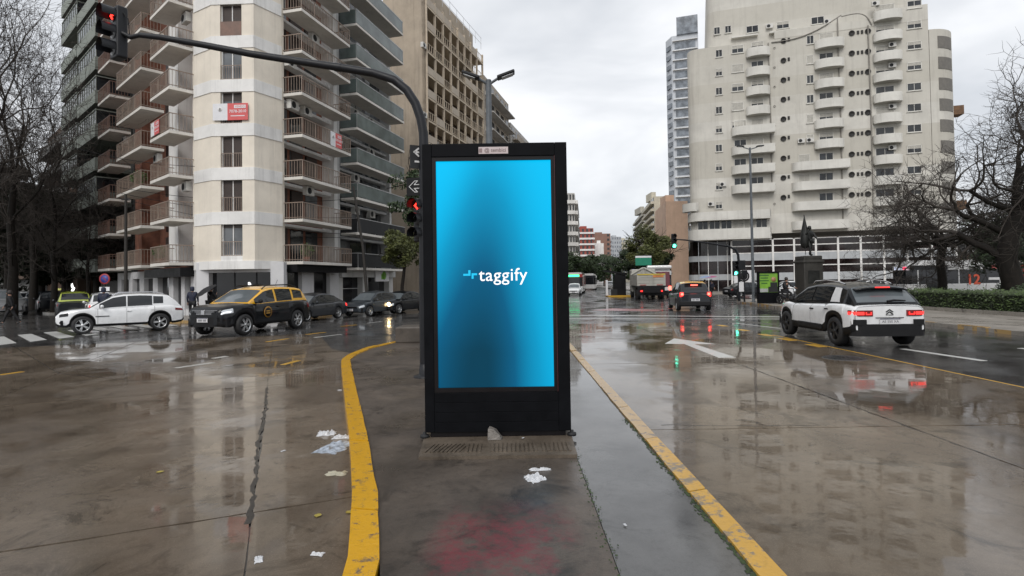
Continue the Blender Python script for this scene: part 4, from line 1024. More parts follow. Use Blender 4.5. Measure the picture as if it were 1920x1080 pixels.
plain_block('distant grey tower closing the avenue', 1176, 1206, 458, 520, wall_mat('far_grey_b', (.46, .46, .45), .3), M_t6g, 10, 5, 30)
# grey blocks beyond the plaza on the right
plain_block('grey apartment block seen between the plaza trees', 1815, 1860, 440, 120, wall_mat('grey_block_r', (.38, .38, .38), .4), M_glass, 8, 4, 10)
plain_block('low brick house behind the bus on the right', 1752, 1818, 478, 74, mat('right_brick', (.19, .11, .08), .85, var=.3), M_glass, 2, 4, 10)
plain_block('dull tan apartment house at the right edge behind the trees', 1860, 2010, 470, 84, wall_mat('tan_block_r', (.30, .27, .22), .4), M_glass, 3, 9, 10)
# blocks that close the view beyond both edges of the frame
plain_block('grey apartment row closing the side street beyond the left edge', -420, -40, 330, 82, wall_mat('row_grey', (.34, .33, .31), .4), M_glass, 6, 14, 12)
plain_block('tan apartment row past the plaza beyond the right edge', 2015, 2330, 400, 92, wall_mat('row_tan', (.42, .38, .32), .4), M_glass, 5, 12, 12)
plain_block('pale apartment row at the far right beyond the plaza', 2340, 2800, 370, 96, wall_mat('row_pale', (.48, .46, .42), .4), M_glass, 6, 16, 12)
# ------------------------------------------------------------------ vehicles
def car_paint(name, c, rough=.22, metal=0.0, coat=1.0):
    if name in MATS: return MATS[name]
    m, t, b = _base(name)
    # rain beads and a little road film low on the body
    f = noise(t, world_pos(t), 5.0, 6, .7)
    cc = mixc(t, c, tuple(x*.75+.003 for x in c), ramp(t, f, [(.45, 0), (.75, .6)]))
    t.links.new(cc, b.inputs['Base Color']); b.inputs['Roughness'].default_value = rough; b.inputs['Metallic'].default_value = metal
    b.inputs['Coat Weight'].default_value = coat; b.inputs['Coat Roughness'].default_value = .03
    if max(c) < .1: b.inputs['Specular IOR Level'].default_value = .08
    return m
M_pw = car_paint('car_white', (.74, .75, .76)); M_pb = car_paint('car_black', (.005, .006, .008), .30, 0.0, .55); M_py = car_paint('taxi_yellow', (.80, .42, .02))
M_pg = car_paint('car_dark_grey', (.026, .029, .034), .28, .2, .7); M_ps = car_paint('car_silver', (.34, .35, .36), .3, .5); M_pgr = car_paint('car_lime', (.42, .50, .06))
M_pbl = car_paint('car_slate', (.035, .042, .050), .28, .2, .7)
M_clad = mat('black_plastic', (.010, .010, .011), .55, var=.2, vs=6, spec=.25)
M_tyre = mat('tyre_rubber', (.016, .016, .017), .7, var=.2, vs=10); M_rim = mat('alloy', (.55, .56, .57), .28, .8, var=.1); M_rimd = mat('dark_alloy', (.035, .035, .037), .35, .5, var=.15)
M_cg = glass_mat('car_glass', (.012, .015, .018), .04, .3); M_cgr = glass_mat('car_glass_painted_sky', (.10, .115, .125), .05, .2)  # second glass is paler: reflected sky put into its base colour
M_plate = mat('plate_white', (.62, .62, .63), .4, var=.08); M_hl = mat('headlamp_lens', (.62, .65, .68), .12, .3, var=.1)
M_tl = emit_mat('tail_lamp_on', (1.0, .035, .03), 1.5); M_tlb = emit_mat('brake_lamp_bright', (1.0, .10, .07), 4.5); M_tld = mat('tail_lamp_dark', (.16, .012, .014), .15, var=.1); M_hon = emit_mat('headlamp_on', (1.0, .72, .38), 14.0)
M_drl = emit_mat('daytime_light', (.95, .97, 1.0), 1.1); M_chr = mat('chrome', (.6, .6, .62), .12, 1.0, var=.05)

def wheel_meshes(r, w_, spokes, rimm, style=0):
    ty = MB().lathe([(r*.66, -w_/2), (r*.80, -w_/2-.004), (r*.95, -w_/2+.012), (r, -w_/2+.045), (r, w_/2-.045), (r*.95, w_/2-.012), (r*.80, w_/2+.004), (r*.66, w_/2)], 28, (0, 0, 0), 'x').mesh('tyre', M_tyre)
    rm = MB()
    for sgn in (-1, 1):
        x0 = sgn*w_/2*.92
        rm.lathe([(r*.68, x0), (r*.62, x0-sgn*.012), (r*.60, x0-sgn*.05)], 28, (0, 0, 0), 'x')
        rm.lathe([(1e-4, x0+sgn*.008), (r*.14, x0+sgn*.006), (r*.17, x0-sgn*.03)], 16, (0, 0, 0), 'x')
        for k in range(spokes):
            a = 2*PI*k/spokes
            for da in ((-.13, .13) if style == 1 else (0,)):
                ca, sa = math.cos(a+da), math.sin(a+da); pw = r*(.055 if style == 1 else .085)
                p0, p1 = r*.12, r*.64; q = (-sa*pw, ca*pw)
                rm.add([(x0-sgn*.004, ca*p0-q[0], sa*p0-q[1]), (x0-sgn*.004, ca*p0+q[0], sa*p0+q[1]), (x0-sgn*.010, ca*p1+q[0]*.8, sa*p1+q[1]*.8), (x0-sgn*.010, ca*p1-q[0]*.8, sa*p1-q[1]*.8),
                        (x0-sgn*.05, ca*p0-q[0], sa*p0-q[1]), (x0-sgn*.05, ca*p0+q[0], sa*p0+q[1]), (x0-sgn*.05, ca*p1+q[0]*.8, sa*p1+q[1]*.8), (x0-sgn*.05, ca*p1-q[0]*.8, sa*p1-q[1]*.8)],
                       [(0, 1, 2, 3), (0, 3, 7, 4), (1, 5, 6, 2)])
    rmm = rm.mesh('rim', rimm)
    hub = MB().lathe([(1e-4, 0), (r*.62, 0), (r*.62, .001)], 20, (-w_*.2, 0, 0), 'x').lathe([(1e-4, 0), (r*.62, 0)], 20, (w_*.2, 0, 0), 'x').mesh('brake_disc', M_clad)
    return ty, rmm, hub

def make_car(label, loc, heading, sp, cat='car', name='parked_car', group=None):
    """sp: L W belt/hood profile, roof profile ... local +y is forward. heading in degrees, clockwise from +Y"""
    t = thing(name, label, cat, (loc[0], loc[1], sp.get('z', .012)), -R_(heading), group)
    L, W, r, wb, fo = sp['L'], sp['W']/2, sp['r'], sp['wb'], sp['fo']
    yf = L/2-fo; yr = yf-wb; sill = sp.get('sill', .24); arch = r*1.17
    top = sp['top']; roof = sp['roof']; wid = sp.get('wid', [(-L/2, .80), (-L/2+.06, .90), (-L/2+.45, .98), (-.3, 1.0), (L/2-.75, .97), (L/2-.25, .86), (L/2-.06, .70), (L/2, .58)])
    ends = sp.get('ends', [(-L/2, .14), (-L/2+.10, .04), (-L/2+.3, 0), (L/2-.35, 0), (L/2-.10, .02), (L/2, .10)])
    T = lambda y: interp(top, y); Wd = lambda y: interp(wid, y)*W; RF = lambda y: interp(roof, y)
    def Bt(y):
        b = sill+interp(ends, y)
        for yw in (yf, yr):
            d = abs(y-yw)
            if d < arch: b = max(b, r*.95+math.sqrt(arch*arch-d*d)*.98)
        return min(b, T(y)-.12)
    ysn = set([-L/2, -L/2+.05, L/2-.05, L/2]+[p[0] for p in top]+[p[0] for p in wid])
    for yw in (yf, yr):
        for k in range(17): ysn.add(yw+arch*math.cos(PI*k/16)*.999)
        ysn.add(yw+arch*1.005); ysn.add(yw-arch*1.005)
    n = 26
    for k in range(n): ysn.add(-L/2+L*k/n)
    ysn = sorted(y for y in ysn if -L/2 <= y <= L/2); yy = [ysn[0]]
    for y in ysn[1:]:
        if y-yy[-1] > .004: yy.append(y)
    ch = sp.get('clad', .11)
    def sec(y):
        b, z, w_ = Bt(y), T(y), Wd(y); h = z-b; c1 = min(ch, h*.4)
        sh = sp.get('shoulder', .92)
        return [(w_*.90, b), (w_*1.0, b+.02), (w_*1.0, b+c1), (w_*1.005, b+c1+(h-c1)*.25), (w_*1.0, b+c1+(h-c1)*.55), (w_*.975, b+c1+(h-c1)*.80), (w_*sh, b+c1+(h-c1)*.95), (w_*(sh-.07), z), (w_*.45, z+.018), (0, z+.028)]
    bd = MB(); cl = MB(); S = [[(x, y, z) for x, z in sec(y)] for y in yy]
    for sgn in (1, -1):
        for (i, A), B in zip(enumerate(S), S[1:]):
            for j in range(len(A)-1):
                q = [(sgn*A[j][0], A[j][1], A[j][2]), (sgn*A[j+1][0], A[j+1][1], A[j+1][2]), (sgn*B[j+1][0], B[j+1][1], B[j+1][2]), (sgn*B[j][0], B[j][1], B[j][2])]
                (cl if j < 2 and sp.get('cladding', True) else bd).add(q, [(0, 1, 2, 3) if sgn > 0 else (3, 2, 1, 0)], True)
    for A, fl in ((S[0], 1), (S[-1], 0)):
        ring = [(x, y, z) for x, y, z in A]+[(-x, y, z) for x, y, z in A[-2::-1]]
        bd.add(ring, [tuple(range(len(ring)))[::(1 if fl else -1)]])
    def weld(o, d=.0008):
        w_ = o.modifiers.new('weld', 'WELD'); w_.merge_threshold = d; return o
    body = weld(bd.obj('body', sp['paint'], t))
    if cl.v: weld(cl.obj('cladding', M_clad if sp.get('cladding', True) else sp['paint'], t))
    # underbody
    MB().box((0, 0, sill+.16), (W*1.72, L*.93, .26)).obj('underbody', M_clad, t)
    ub = MB()
    for yw in (yf, yr): ub.box((0, yw, r+.22), (W*1.6, arch*2.0, .5))
    ub.obj('wheel_well', M_black, t)
    # cabin
    y0, y1 = roof[0][0], roof[-1][0]; hm = max(z for _, z in roof); wr = sp.get('wr', .70)*W
    def cabp(y, s, sgn=1, off=0.0):
        """s: 0 belt .. 1 roof edge .. 2 centre line"""
        z0 = T(y)-.01; z1 = max(RF(y), z0+.005); k = min(1, (z1-z0)/(hm-z0+1e-6)); wb_ = Wd(y)*sp.get('cabw', .90); we = wb_-(wb_-wr)*k**.8
        if s <= 1:
            x = wb_+(we-wb_)*(s**1.25); z = z0+(z1-.055*k-z0)*s; nx, nz = .94, .34
        else:
            q = s-1; x = we*(1-q); z = (z1-.055*k)+(.055*k)*(1-(1-q)**3.0)+.012*k*q; nx, nz = .25*(1-q), .97
        return (sgn*(x+nx*off), y, z+nz*off)
    cys = sorted(set([p[0] for p in roof]+[y0+(y1-y0)*k/30 for k in range(31)])); ss = [0, .2, .45, .7, .88, 1, 1.06, 1.15, 1.3, 1.55, 1.8, 2.0]
    cb = MB()
    for sgn in (1, -1):
        for a, b in zip(cys, cys[1:]):
            for s0, s1 in zip(ss, ss[1:]):
                q = [cabp(a, s0, sgn), cabp(a, s1, sgn), cabp(b, s1, sgn), cabp(b, s0, sgn)]
                cb.add(q, [(0, 1, 2, 3) if sgn > 0 else (3, 2, 1, 0)], True)
    cabin = weld(cb.obj('cabin', sp.get('roofpaint', sp['paint']), t))
    gl_m = sp.get('glass', M_cg)
    for (a, b, s0, s1) in sp['side']:
        for sgn in (1, -1):
            mb = MB(); mb.grid(lambda u, v: cabp(a+(b-a)*u, s0+(s1-s0)*v, sgn, .007), 10, 5, flip=sgn < 0); mb.obj('side_window', gl_m, t)
    def screen(a, b, nm, m=None, k=.93, lo=1.0):
        mb = MB()
        def fn(u, v):
            y = a+(b-a)*u; s = 2-abs(v*2-1)*(2-1.02)*k; return cabp(y, s, 1 if v > .5 else -1, .008)
        mb.grid(fn, 10, 14, flip=True); return mb.obj(nm, m or gl_m, t)
    screen(*sp['ws'], 'windscreen', sp.get('wsm', M_cgr)); screen(*sp['rw'], 'rear_window', sp.get('rwm', M_cg))
    # wheels
    wm = wheel_meshes(r, sp.get('tw', .215), sp.get('spokes', 5), sp.get('rim', M_rim), sp.get('style', 0))
    for yw in (yf, yr):
        for sgn in (-1, 1):
            w_ = link('wheel', wm[0], t, (sgn*(W-.115), yw, r)); link('rim', wm[1], w_); link('brake_disc', wm[2], w_)
    # mirrors, handles
    ym = sp.get('ym', sp['ws'][0]-.25 if False else interp([(0, 0)], 0)+sp['mirror'])
    for sgn in (-1, 1):
        mm = MB(); mm.lathe([(1e-4, -.07), (.05, -.06), (.075, -.02), (.075, .03), (.04, .05), (1e-4, .05)], 10, (sgn*(Wd(ym)*.93+.12), ym, T(ym)+.09), 'y'); mm.box((sgn*(Wd(ym)*.93+.03), ym, T(ym)+.05), (.12, .05, .03))
        mm.obj('mirror', sp.get('mirm', M_clad), t)
        for yh in sp.get('handles', ()): MB().box((sgn*(Wd(yh)*.985+.012), yh, T(yh)-.15), (.035, .17, .032)).obj('handle', sp.get('handm', M_clad), t, bevel=.008)
    # shut lines of the doors
    sl_ = MB()
    for yd in sp.get('doors', ()):
        for sgn in (-1, 1):
            A = sec(yd); pts = [(sgn*(A[j][0]+.002), yd, A[j][1 if False else 1]) for j in range(2, 8)]
            for p, q in zip(pts, pts[1:]): sl_.add([(p[0], p[1]-.005, p[2]), (p[0], p[1]+.005, p[2]), (q[0], q[1]+.005, q[2]), (q[0], q[1]-.005, q[2])], [(0, 1, 2, 3), (3, 2, 1, 0)])
    if sl_.v: sl_.obj('door_seams', M_black, t)
    def onbody(y, fz, sgn=1, off=.01):
        """point on the flank at station y and relative height fz of the section"""
        A = sec(y); z = A[0][1]+(A[-1][1]-A[0][1])*fz
        for (xa, za), (xb, zb) in zip(A, A[1:]):
            if za <= z <= zb and zb > za: x = xa+(xb-xa)*(z-za)/(zb-za); return (sgn*(x+off), y, z)
        return (sgn*A[3][0], y, z)
    t_ = dict(t=t, onbody=onbody, sec=sec, W=W, L=L, T=T, Wd=Wd, cabp=cabp, Bt=Bt, yf=yf, yr=yr)
    return t_
def lamp_patch(c, name, m, ya, yb, fa, fb, off=.012):
    for sgn in (-1, 1):
        MB().grid(lambda u, v: c['onbody'](ya+(yb-ya)*u, fa+(fb-fa)*v, sgn, off), 8, 4, flip=sgn < 0).obj(name, m, c['t'])
def curved(name, m, t, y, sgn, hw, z0, z1, bulge=.12, th=.10, off=.02, K=14, ends=4, bevel=.025):
    o_ = [(-hw+2*hw*i/K, y+sgn*(off-bulge*abs(2*i/K-1)**ends)) for i in range(K+1)]; i_ = [(x*.97, yy-sgn*th) for x, yy in o_]
    return MB().prism(o_+i_[::-1], z0, z1).obj(name, m, t, bevel=bevel, seg=3)
def strip(name, m, t, pts, z0, z1, th=.03, bevel=.0):
    n_ = len(pts); out_ = []
    for i, p in enumerate(pts):
        a = Vector(pts[max(i-1, 0)]); b = Vector(pts[min(i+1, n_-1)]); d = (b-a).normalized(); out_.append((p[0]-d.y*th, p[1]+d.x*th))
    return MB().prism(list(pts)+out_[::-1], z0, z1).obj(name, m, t, bevel=bevel)
def plate(c, y, z, txt, face, wd=.42, ht=.14):
    t = c['t']; p = MB().box((0, 0, 0), (wd, .014, ht)).obj('number_plate', M_plate, t, (0, y, z))
    rz = PI if face > 0 else 0
    if txt.startswith('AE'): text('lettering', txt, ht*.62, M_ink, p, (0, .009*face, -.005), (PI/2, 0, rz), .001)
    else: MB().box((-.10, .009*face, -.008), (.13, .003, ht*.5)).box((.08, .009*face, -.008), (.16, .003, ht*.5)).obj('plate_characters', mat('plate_grey', (.25, .25, .27), .5, var=.3, vs=30), p)
    MB().box((0, .008*face, ht*.42), (wd*.98, .003, ht*.14)).obj('plate_band', M_navy, p)

# --- white crossover on the right
cx = dict(L=4.17, W=1.74, r=.345, wb=2.60, fo=.82, sill=.27, clad=.19, paint=M_pw, roofpaint=M_pb, wr=.70, cabw=.91, shoulder=.90,
          top=[(-2.085, .94), (-1.95, 1.00), (-1.7, 1.02), (-1.0, 1.01), (.2, .97), (.9, .95), (1.2, .97), (1.7, .88), (1.98, .76), (2.085, .62)],
          roof=[(-2.02, 1.00), (-1.86, 1.16), (-1.60, 1.40), (-1.35, 1.455), (-.7, 1.50), (-.1, 1.49), (.35, 1.42), (.9, 1.13), (1.18, .975)],
          side=[(-.12, .82, .14, .90), (-1.02, -.17, .14, .90)], ws=(.42, 1.12), rw=(-1.98, -1.60), mirror=.72, handles=(-.25, -1.02), doors=(.80, -.18), spokes=5, rim=M_rimd, style=1, rwm=M_cgr,
          wid=[(-2.085, .86), (-2.03, .93), (-1.8, .985), (-1.3, 1.0), (-.3, .985), (.9, .99), (1.3, .985), (1.75, .90), (2.0, .72), (2.085, .55)])
c = make_car('white crossover car with black roof seen from behind in the right lane', (9.86, 16.9), 2.5, cx, name='crossover_car'); t = c['t']; t.scale = (1.14,)*3
# white rear quarter panel in the dark window band
for sgn in (1, -1): MB().grid(lambda u, v: c['cabp'](-1.50+.42*u+.12*v*(1-u), .08+.84*v, sgn, .010), 5, 4, flip=sgn < 0).obj('quarter_panel', M_pw, t)
yb = -2.085
lampb = MB()
for sgn in (-1, 1):
    h = strip('tail_lamp', M_tld, t, [(sgn*x, y) for x, y in ((.37, -2.105), (.55, -2.105), (.68, -2.10), (.755, -2.075), (.80, -2.01), (.835, -1.90))], .735, .870, .04*sgn, .012)
    strip('lamp_glow', M_tl, h, [(sgn*x, y) for x, y in ((.57, -2.112), (.68, -2.108), (.765, -2.078), (.812, -2.01), (.84, -1.93))], .765, .835, .02*sgn)
    MB().box((sgn*.47, yb-.034, .778), (.12, .012, .022)).box((sgn*.42, yb-.034, .80), (.02, .012, .06)).box((sgn*.53, yb-.034, .80), (.02, .012, .06)).obj('lamp_glow', M_tl, h)
curved('rear_bumper', M_clad, t, yb, -1, .82, .28, .555, .13, .2, .05, 20, 7, .03)
for sgn in (-1, 1): strip('bumper_horn', M_clad, t, [(sgn*x, y) for x, y in ((.52, -2.125), (.66, -2.125), (.755, -2.10), (.825, -2.0))], .53, .66, .06*sgn, .015)
MB().box((0, yb-.006, .70), (.62, .03, .012)).obj('tailgate_seam', M_dkgrey, t)
plate(c, yb-.022, .615, 'AE 550 XA', -1, .46, .13)
for dz in (0, -.05): 
    for sgn in (-1, 1): MB().box((sgn*.038, 0, 0), (.095, .014, .020), tilt=Matrix.Rotation(sgn*R_(36), 3, 'Y')).obj('chevron_badge', M_dkgrey, t, (0, yb-.008, .855+dz))
text('lettering', 'CITROËN', .04, M_dkgrey, t, (0, yb-.004, .755), (PI/2, 0, 0), .002)
sp_o = MB().grid(lambda u, v: (-.56+1.12*v, -1.62-.22*u, 1.405-.03*u-.10*(2*v-1)**4*.5), 4, 10).grid(lambda u, v: (-.56+1.12*v, -1.62-.22*u, 1.375-.02*u-.10*(2*v-1)**4*.5), 4, 10, flip=True).obj('spoiler', M_pb, t)
sp_o.modifiers.new('solid', 'SOLIDIFY').thickness = .03
MB().box((0, -1.85, 1.385), (.32, .02, .024)).obj('brake_lamp', M_tl, t)
MB().tube([(.0, -2.02, 1.06), (.15, -2.01, 1.09), (.42, -1.99, 1.08)], [.03, .022, .012], 6).obj('rear_wiper', M_black, t)
for sgn in (-1, 1): MB().tube([(sgn*.52, .3, 1.44), (sgn*.55, .1, 1.53), (sgn*.56, -.5, 1.555), (sgn*.55, -1.1, 1.51), (sgn*.54, -1.3, 1.46)], .02, 6).obj('roof_rail', M_chr, t)
for sgn in (-1, 1): MB().box((sgn*(c['W']+.004), -.15, .40), (.05, 1.25, .14)).obj('side_bump', M_clad, t, bevel=.03)

# --- white SUV on the left, crossing
sv = dict(L=4.40, W=1.84, r=.365, wb=2.64, fo=.86, sill=.29, clad=.10, paint=M_pw, roofpaint=M_pw, wr=.72, cabw=.90, shoulder=.93,
          top=[(-2.2, .92), (-2.1, 1.02), (-1.8, 1.08), (-.5, 1.04), (.75, 1.00), (1.05, 1.03), (1.7, .98), (2.05, .90), (2.2, .74)],
          roof=[(-2.05, 1.06), (-1.88, 1.28), (-1.65, 1.50), (-1.4, 1.565), (-.6, 1.62), (.0, 1.60), (.35, 1.53), (.9, 1.18), (1.12, 1.03)],
          side=[(-.10, .80, .10, .90), (-1.02, -.15, .10, .90), (-1.42, -1.06, .22, .86)], ws=(.42, 1.05), rw=(-1.98, -1.64), mirror=.72, handles=(-.2, -1.05), doors=(.85, -.12, -1.1), spokes=5, style=1, rim=M_rim, mirm=M_pw, handm=M_pw)
# position from its wheels: front at left, crossing to the left of the picture
a, b = Vector(g(155, 627)), Vector(g(300, 619)); dcar = (a-b).normalized(); hd = math.degrees(math.atan2(dcar.x, dcar.y))
def side_place(fpx, rpx, sp, near):
    """car whose near-side wheels touch the road at the two given pixels"""
    a, b = Vector(g(*fpx)), Vector(g(*rpx)); d = (a-b).normalized(); nrm = Vector((d.y, -d.x)) if near == 'left' else Vector((-d.y, d.x))
    m_ = (a+b)/2+nrm*(sp['W']/2-.11); off = (sp['L']/2-sp['fo']-sp['wb']/2); m_ -= d*off
    return (m_.x, m_.y), math.degrees(math.atan2(d.x, d.y)), (a-b).length/sp['wb']
pos, hd, k = side_place((155, 627.5), (300, 619.5), sv, 'left')
c = make_car('white SUV with black wheel arches crossing on the left', pos, hd, sv, name='suv_car'); t = c['t']; t.scale = (k, k, k)
lamp_patch(c, 'head_lamp', M_dkgrey, 1.80, 2.08, .66, .84); lamp_patch(c, 'tail_lamp', M_tld, -2.15, -1.86, .70, .82)
curved('grille', M_black, t, 2.19, 1, .50, .58, .68, .06, .1, .02, 10, 2); curved('lower_grille', M_clad, t, 2.19, 1, .66, .34, .46, .22, .2, .01)
curved('rear_bumper', M_clad, t, -2.19, -1, .80, .36, .58, .22, .2, .03)
for sgn in (-1, 1):
    MB().tube([(sgn*.58, .35, 1.54), (sgn*.60, .1, 1.645), (sgn*.60, -1.0, 1.655), (sgn*.58, -1.45, 1.57)], .02, 6).obj('roof_rail', M_chr, t)
    MB().box((sgn*(c['W']-.06), 2.02, .50), (.08, .10, .07)).obj('fog_lamp', M_black, t)
    MB().box((sgn*(c['W']+.004), .70, .70), (.012, .46, .03)).obj('side_trim', M_dkgrey, t)

# --- black and yellow taxi SUV facing left
tx = dict(L=4.34, W=1.82, r=.355, wb=2.67, fo=.84, sill=.30, clad=.12, paint=M_pb, roofpaint=M_py, wr=.74, cabw=.91, shoulder=.92,
          top=[(-2.17, .95), (-2.08, 1.04), (-1.8, 1.08), (-.5, 1.06), (.7, 1.02), (1.0, 1.05), (1.7, 1.01), (2.05, .94), (2.17, .80)],
          roof=[(-2.05, 1.06), (-1.92, 1.30), (-1.72, 1.53), (-1.45, 1.585), (-.6, 1.62), (-.1, 1.60), (.28, 1.53), (.85, 1.20), (1.12, 1.05)],
          side=[(-.16, .82, .06, .90), (-1.10, -.26, .06, .90), (-1.72, -1.20, .20, .84)], ws=(.34, 1.06), rw=(-1.98, -1.70), mirror=.70, handles=(-.25, -1.15), doors=(.85, -.2, -1.2), spokes=6, style=1, rim=M_rim, wsm=M_cgr)
pos, hd, k = side_place((447, 629.5), (553, 616.5), tx, 'left'); hd -= 3
c = make_car('black taxi SUV with yellow roof and door roundel turning left', pos, hd, tx, 'taxi', 'taxi_car'); t = c['t']; t.scale = (k*.99,)*3
lamp_patch(c, 'head_lamp', M_hl, 1.78, 2.10, .66, .86); lamp_patch(c, 'daytime_light', M_drl, 1.86, 2.12, .70, .76, .02)
lamp_patch(c, 'tail_lamp', M_tld, -2.14, -1.95, .60, .84)
curved('grille', M_dkgrey, t, 2.16, 1, .52, .72, .88, .06, .1, .02, 10, 2)
for i in range(4): curved('grille_bar', M_chr, t, 2.16, 1, .50, .735+i*.04, .747+i*.04, .06, .03, .032, 10, 2, 0)
MB().box((0, 2.205, .80), (.14, .02, .15)).obj('emblem', M_chr, t, bevel=.03); plate(c, 2.228, .56, 'AF 214 QP', 1)
curved('front_bumper', M_clad, t, 2.16, 1, .80, .34, .62, .34, .25, .05, 18, 3, .05)
for sgn in (-1, 1):
    MB().tube([(sgn*.60, .25, 1.52), (sgn*.61, .05, 1.645), (sgn*.61, -1.2, 1.66), (sgn*.60, -1.6, 1.56)], .022, 6).obj('roof_rail', M_clad, t)
    MB().lathe([(1e-4, 0), (.20, 0), (.20, sgn*.006), (1e-4, sgn*.006)], 22, (sgn*(c['W']+.006), .30, .72), 'x').obj('door_roundel', mat('roundel_amber', (.30, .15, .02), .5, var=.1), t)
    MB().lathe([(1e-4, 0), (.155, 0), (.155, sgn*.004), (1e-4, sgn*.004)], 22, (sgn*(c['W']+.012), .30, .72), 'x').obj('roundel_centre', M_black, t)
    for dz in (-.035, .035): MB().box((sgn*(c['W']+.018), .30, .72+dz), (.003, .20, .04)).obj('roundel_bar', mat('roundel_text', (.40, .22, .04), .5, var=0), t)
MB().tube([(0, -1.2, 1.63), (0, -1.32, 1.85)], .008, 5).obj('aerial', M_black, t)

# --- hatch / sedan generics
sd = dict(L=4.35, W=1.72, r=.31, wb=2.58, fo=.84, sill=.22, clad=.08, cladding=False, paint=M_pg, wr=.70, cabw=.91, shoulder=.92,
          top=[(-2.175, .82), (-2.0, .93), (-1.75, .95), (-.5, .90), (.7, .87), (1.0, .89), (1.7, .80), (2.05, .70), (2.175, .56)],
          roof=[(-1.80, .95), (-1.45, 1.10), (-1.05, 1.33), (-.7, 1.42), (-.2, 1.45), (.15, 1.42), (.45, 1.33), (1.12, .90)],
          side=[(-.15, .82, .10, .88), (-1.05, -.22, .10, .88)], ws=(.5, 1.06), rw=(-1.72, -1.08), mirror=.66, handles=(-.22, -1.0), doors=(.8, -.18), spokes=5, style=1, rim=M_rim, mirm=M_pg)
ht = dict(L=3.95, W=1.72, r=.305, wb=2.53, fo=.80, sill=.22, clad=.08, cladding=False, paint=M_pg, wr=.70, cabw=.91, shoulder=.92,
          top=[(-1.975, .84), (-1.85, .93), (-1.6, .95), (-.5, .91), (.6, .88), (.9, .90), (1.5, .82), (1.85, .70), (1.975, .56)],
          roof=[(-1.86, .93), (-1.70, 1.18), (-1.45, 1.40), (-1.1, 1.46), (-.5, 1.50), (-.1, 1.48), (.25, 1.40), (1.0, .91)],
          side=[(-.15, .72, .10, .88), (-.95, -.22, .10, .88), (-1.35, -1.0, .2, .84)], ws=(.3, .94), rw=(-1.80, -1.47), mirror=.58, handles=(-.22, -.95), doors=(.72, -.18), spokes=6, style=1, rim=M_rim, mirm=M_pg)
def finish(c, tail=M_tld, head=M_hl, front=True):
    L = c['L']/2
    lamp_patch(c, 'head_lamp', head, L-.36, L-.06, .62, .84); lamp_patch(c, 'tail_lamp', tail, -L+.05, -L+.24, .62, .84)
    MB().box((0, L-.01, .56), (.95, .05, .10)).obj('grille', M_black, c['t'], bevel=.01); plate(c, L+.022, .42, 'AC 381 LM', 1); plate(c, -L-.016, .62, 'AC 381 LM', -1)
def spec(s, **k): d = dict(s); d.update(k); return d
pos, hd, k = side_place((600, 598.5), (633, 596.5), sd, 'left')
for (fp, rp__, s_, m_, lab) in (((574, 604), (633, 597.5), sd, M_pg, 'dark grey sedan with a red tail lamp parked behind the black taxi'), ((697, 593), (736, 589.0), ht, M_pbl, 'dark hatchback facing left between the sedan and the car with a lit headlamp'), ((752, 588.5), (787, 585.0), sd, M_pb, 'black car with one headlamp lit at the edge of the billboard')):
    pos, hd, k = side_place(fp, rp__, s_, 'left'); print('side_place', pos, hd, k); c = make_car(lab, pos, hd, spec(s_, paint=m_, mirm=m_)); c['t'].scale = (min(1.12, max(.95, k)),)*3; finish(c, tail=M_tl if s_ is sd and m_ is M_pg else M_tld)
MB().lathe([(1e-4, .03), (.09, .02), (.13, -.03)], 12, (-.58, 2.13, .64), 'y').obj('lit_headlamp', M_hon, c['t'])

# --- grey taxi with yellow roof waiting ahead
c = make_car('grey taxi with yellow roof braking ahead, seen from behind', (10.75, 34.3), 7, spec(ht, L=4.0, W=1.74, paint=M_pg, roof=[(-1.88, .95), (-1.72, 1.20), (-1.50, 1.42), (-1.2, 1.50), (-.5, 1.54), (-.1, 1.52), (.25, 1.42), (1.0, .91)]), 'taxi', 'taxi_car'); t = c['t']; t.scale = (1.12,)*3
MB().grid(lambda u, v: c['cabp'](-1.42+1.75*u, 2-abs(2*v-1)*.99, 1 if v > .5 else -1, .012), 10, 14, flip=True).obj('roof_panel', M_py, t); MB().box((0, -1.60, 1.50), (.9, .22, .03)).obj('roof_lip', M_py, t)
for sgn in (-1, 1):
    MB().box((sgn*.68, -1.97, .86), (.20, .06, .24)).obj('tail_lamp', M_tl, t, bevel=.03); MB().lathe([(1e-4, -.01), (.07, 0)], 12, (sgn*.66, -2.005, .88), 'y').obj('brake_light', M_tlb, t)
MB().box((0, -1.71, 1.34), (.34, .03, .05)).obj('brake_lamp', M_tlb, t); plate(c, -2.0, .60, 'AD 902 KT', -1)
MB().box((0, -1.96, .40), (1.55, .10, .24)).obj('rear_bumper', M_clad, t, bevel=.04)

# --- tipper truck
def box_part(t, name, m, c, d, bevel=0.0): return MB().box(c, d).obj(name, m, t, bevel=bevel)
M_trk = wall_mat('truck_grey_paint', (.42, .41, .37), .45); M_try = mat('truck_yellow', (.50, .38, .06), .55, var=.3); M_tro = mat('orange_stripes', (.55, .20, .06), .5, var=.2)
t = thing('tipper_truck', 'grey tipper truck with a yellow topped tailgate stopped in the avenue', 'truck', (12.75, 51.6, .005), -R_(6))
box_part(t, 'bed_floor', M_clad, (0, 2.2, 1.2), (2.5, 5.2, .18)); 
for sgn in (-1, 1): box_part(t, 'bed_side', M_trk, (sgn*1.24, 2.2, 1.78), (.08, 5.2, 1.0))
box_part(t, 'tailgate', M_trk, (0, -.40, 1.78), (2.4, .08, 1.0)); box_part(t, 'top_rail', M_try, (0, -.44, 2.32), (2.5, .10, .12)); box_part(t, 'sign_board', M_tro, (.62, -.46, 2.14), (.95, .03, .20))
for x in (-1.2, -.1, .1, 1.2): box_part(t, 'rib', M_trk, (x, -.46, 1.78), (.10, .05, 1.0))
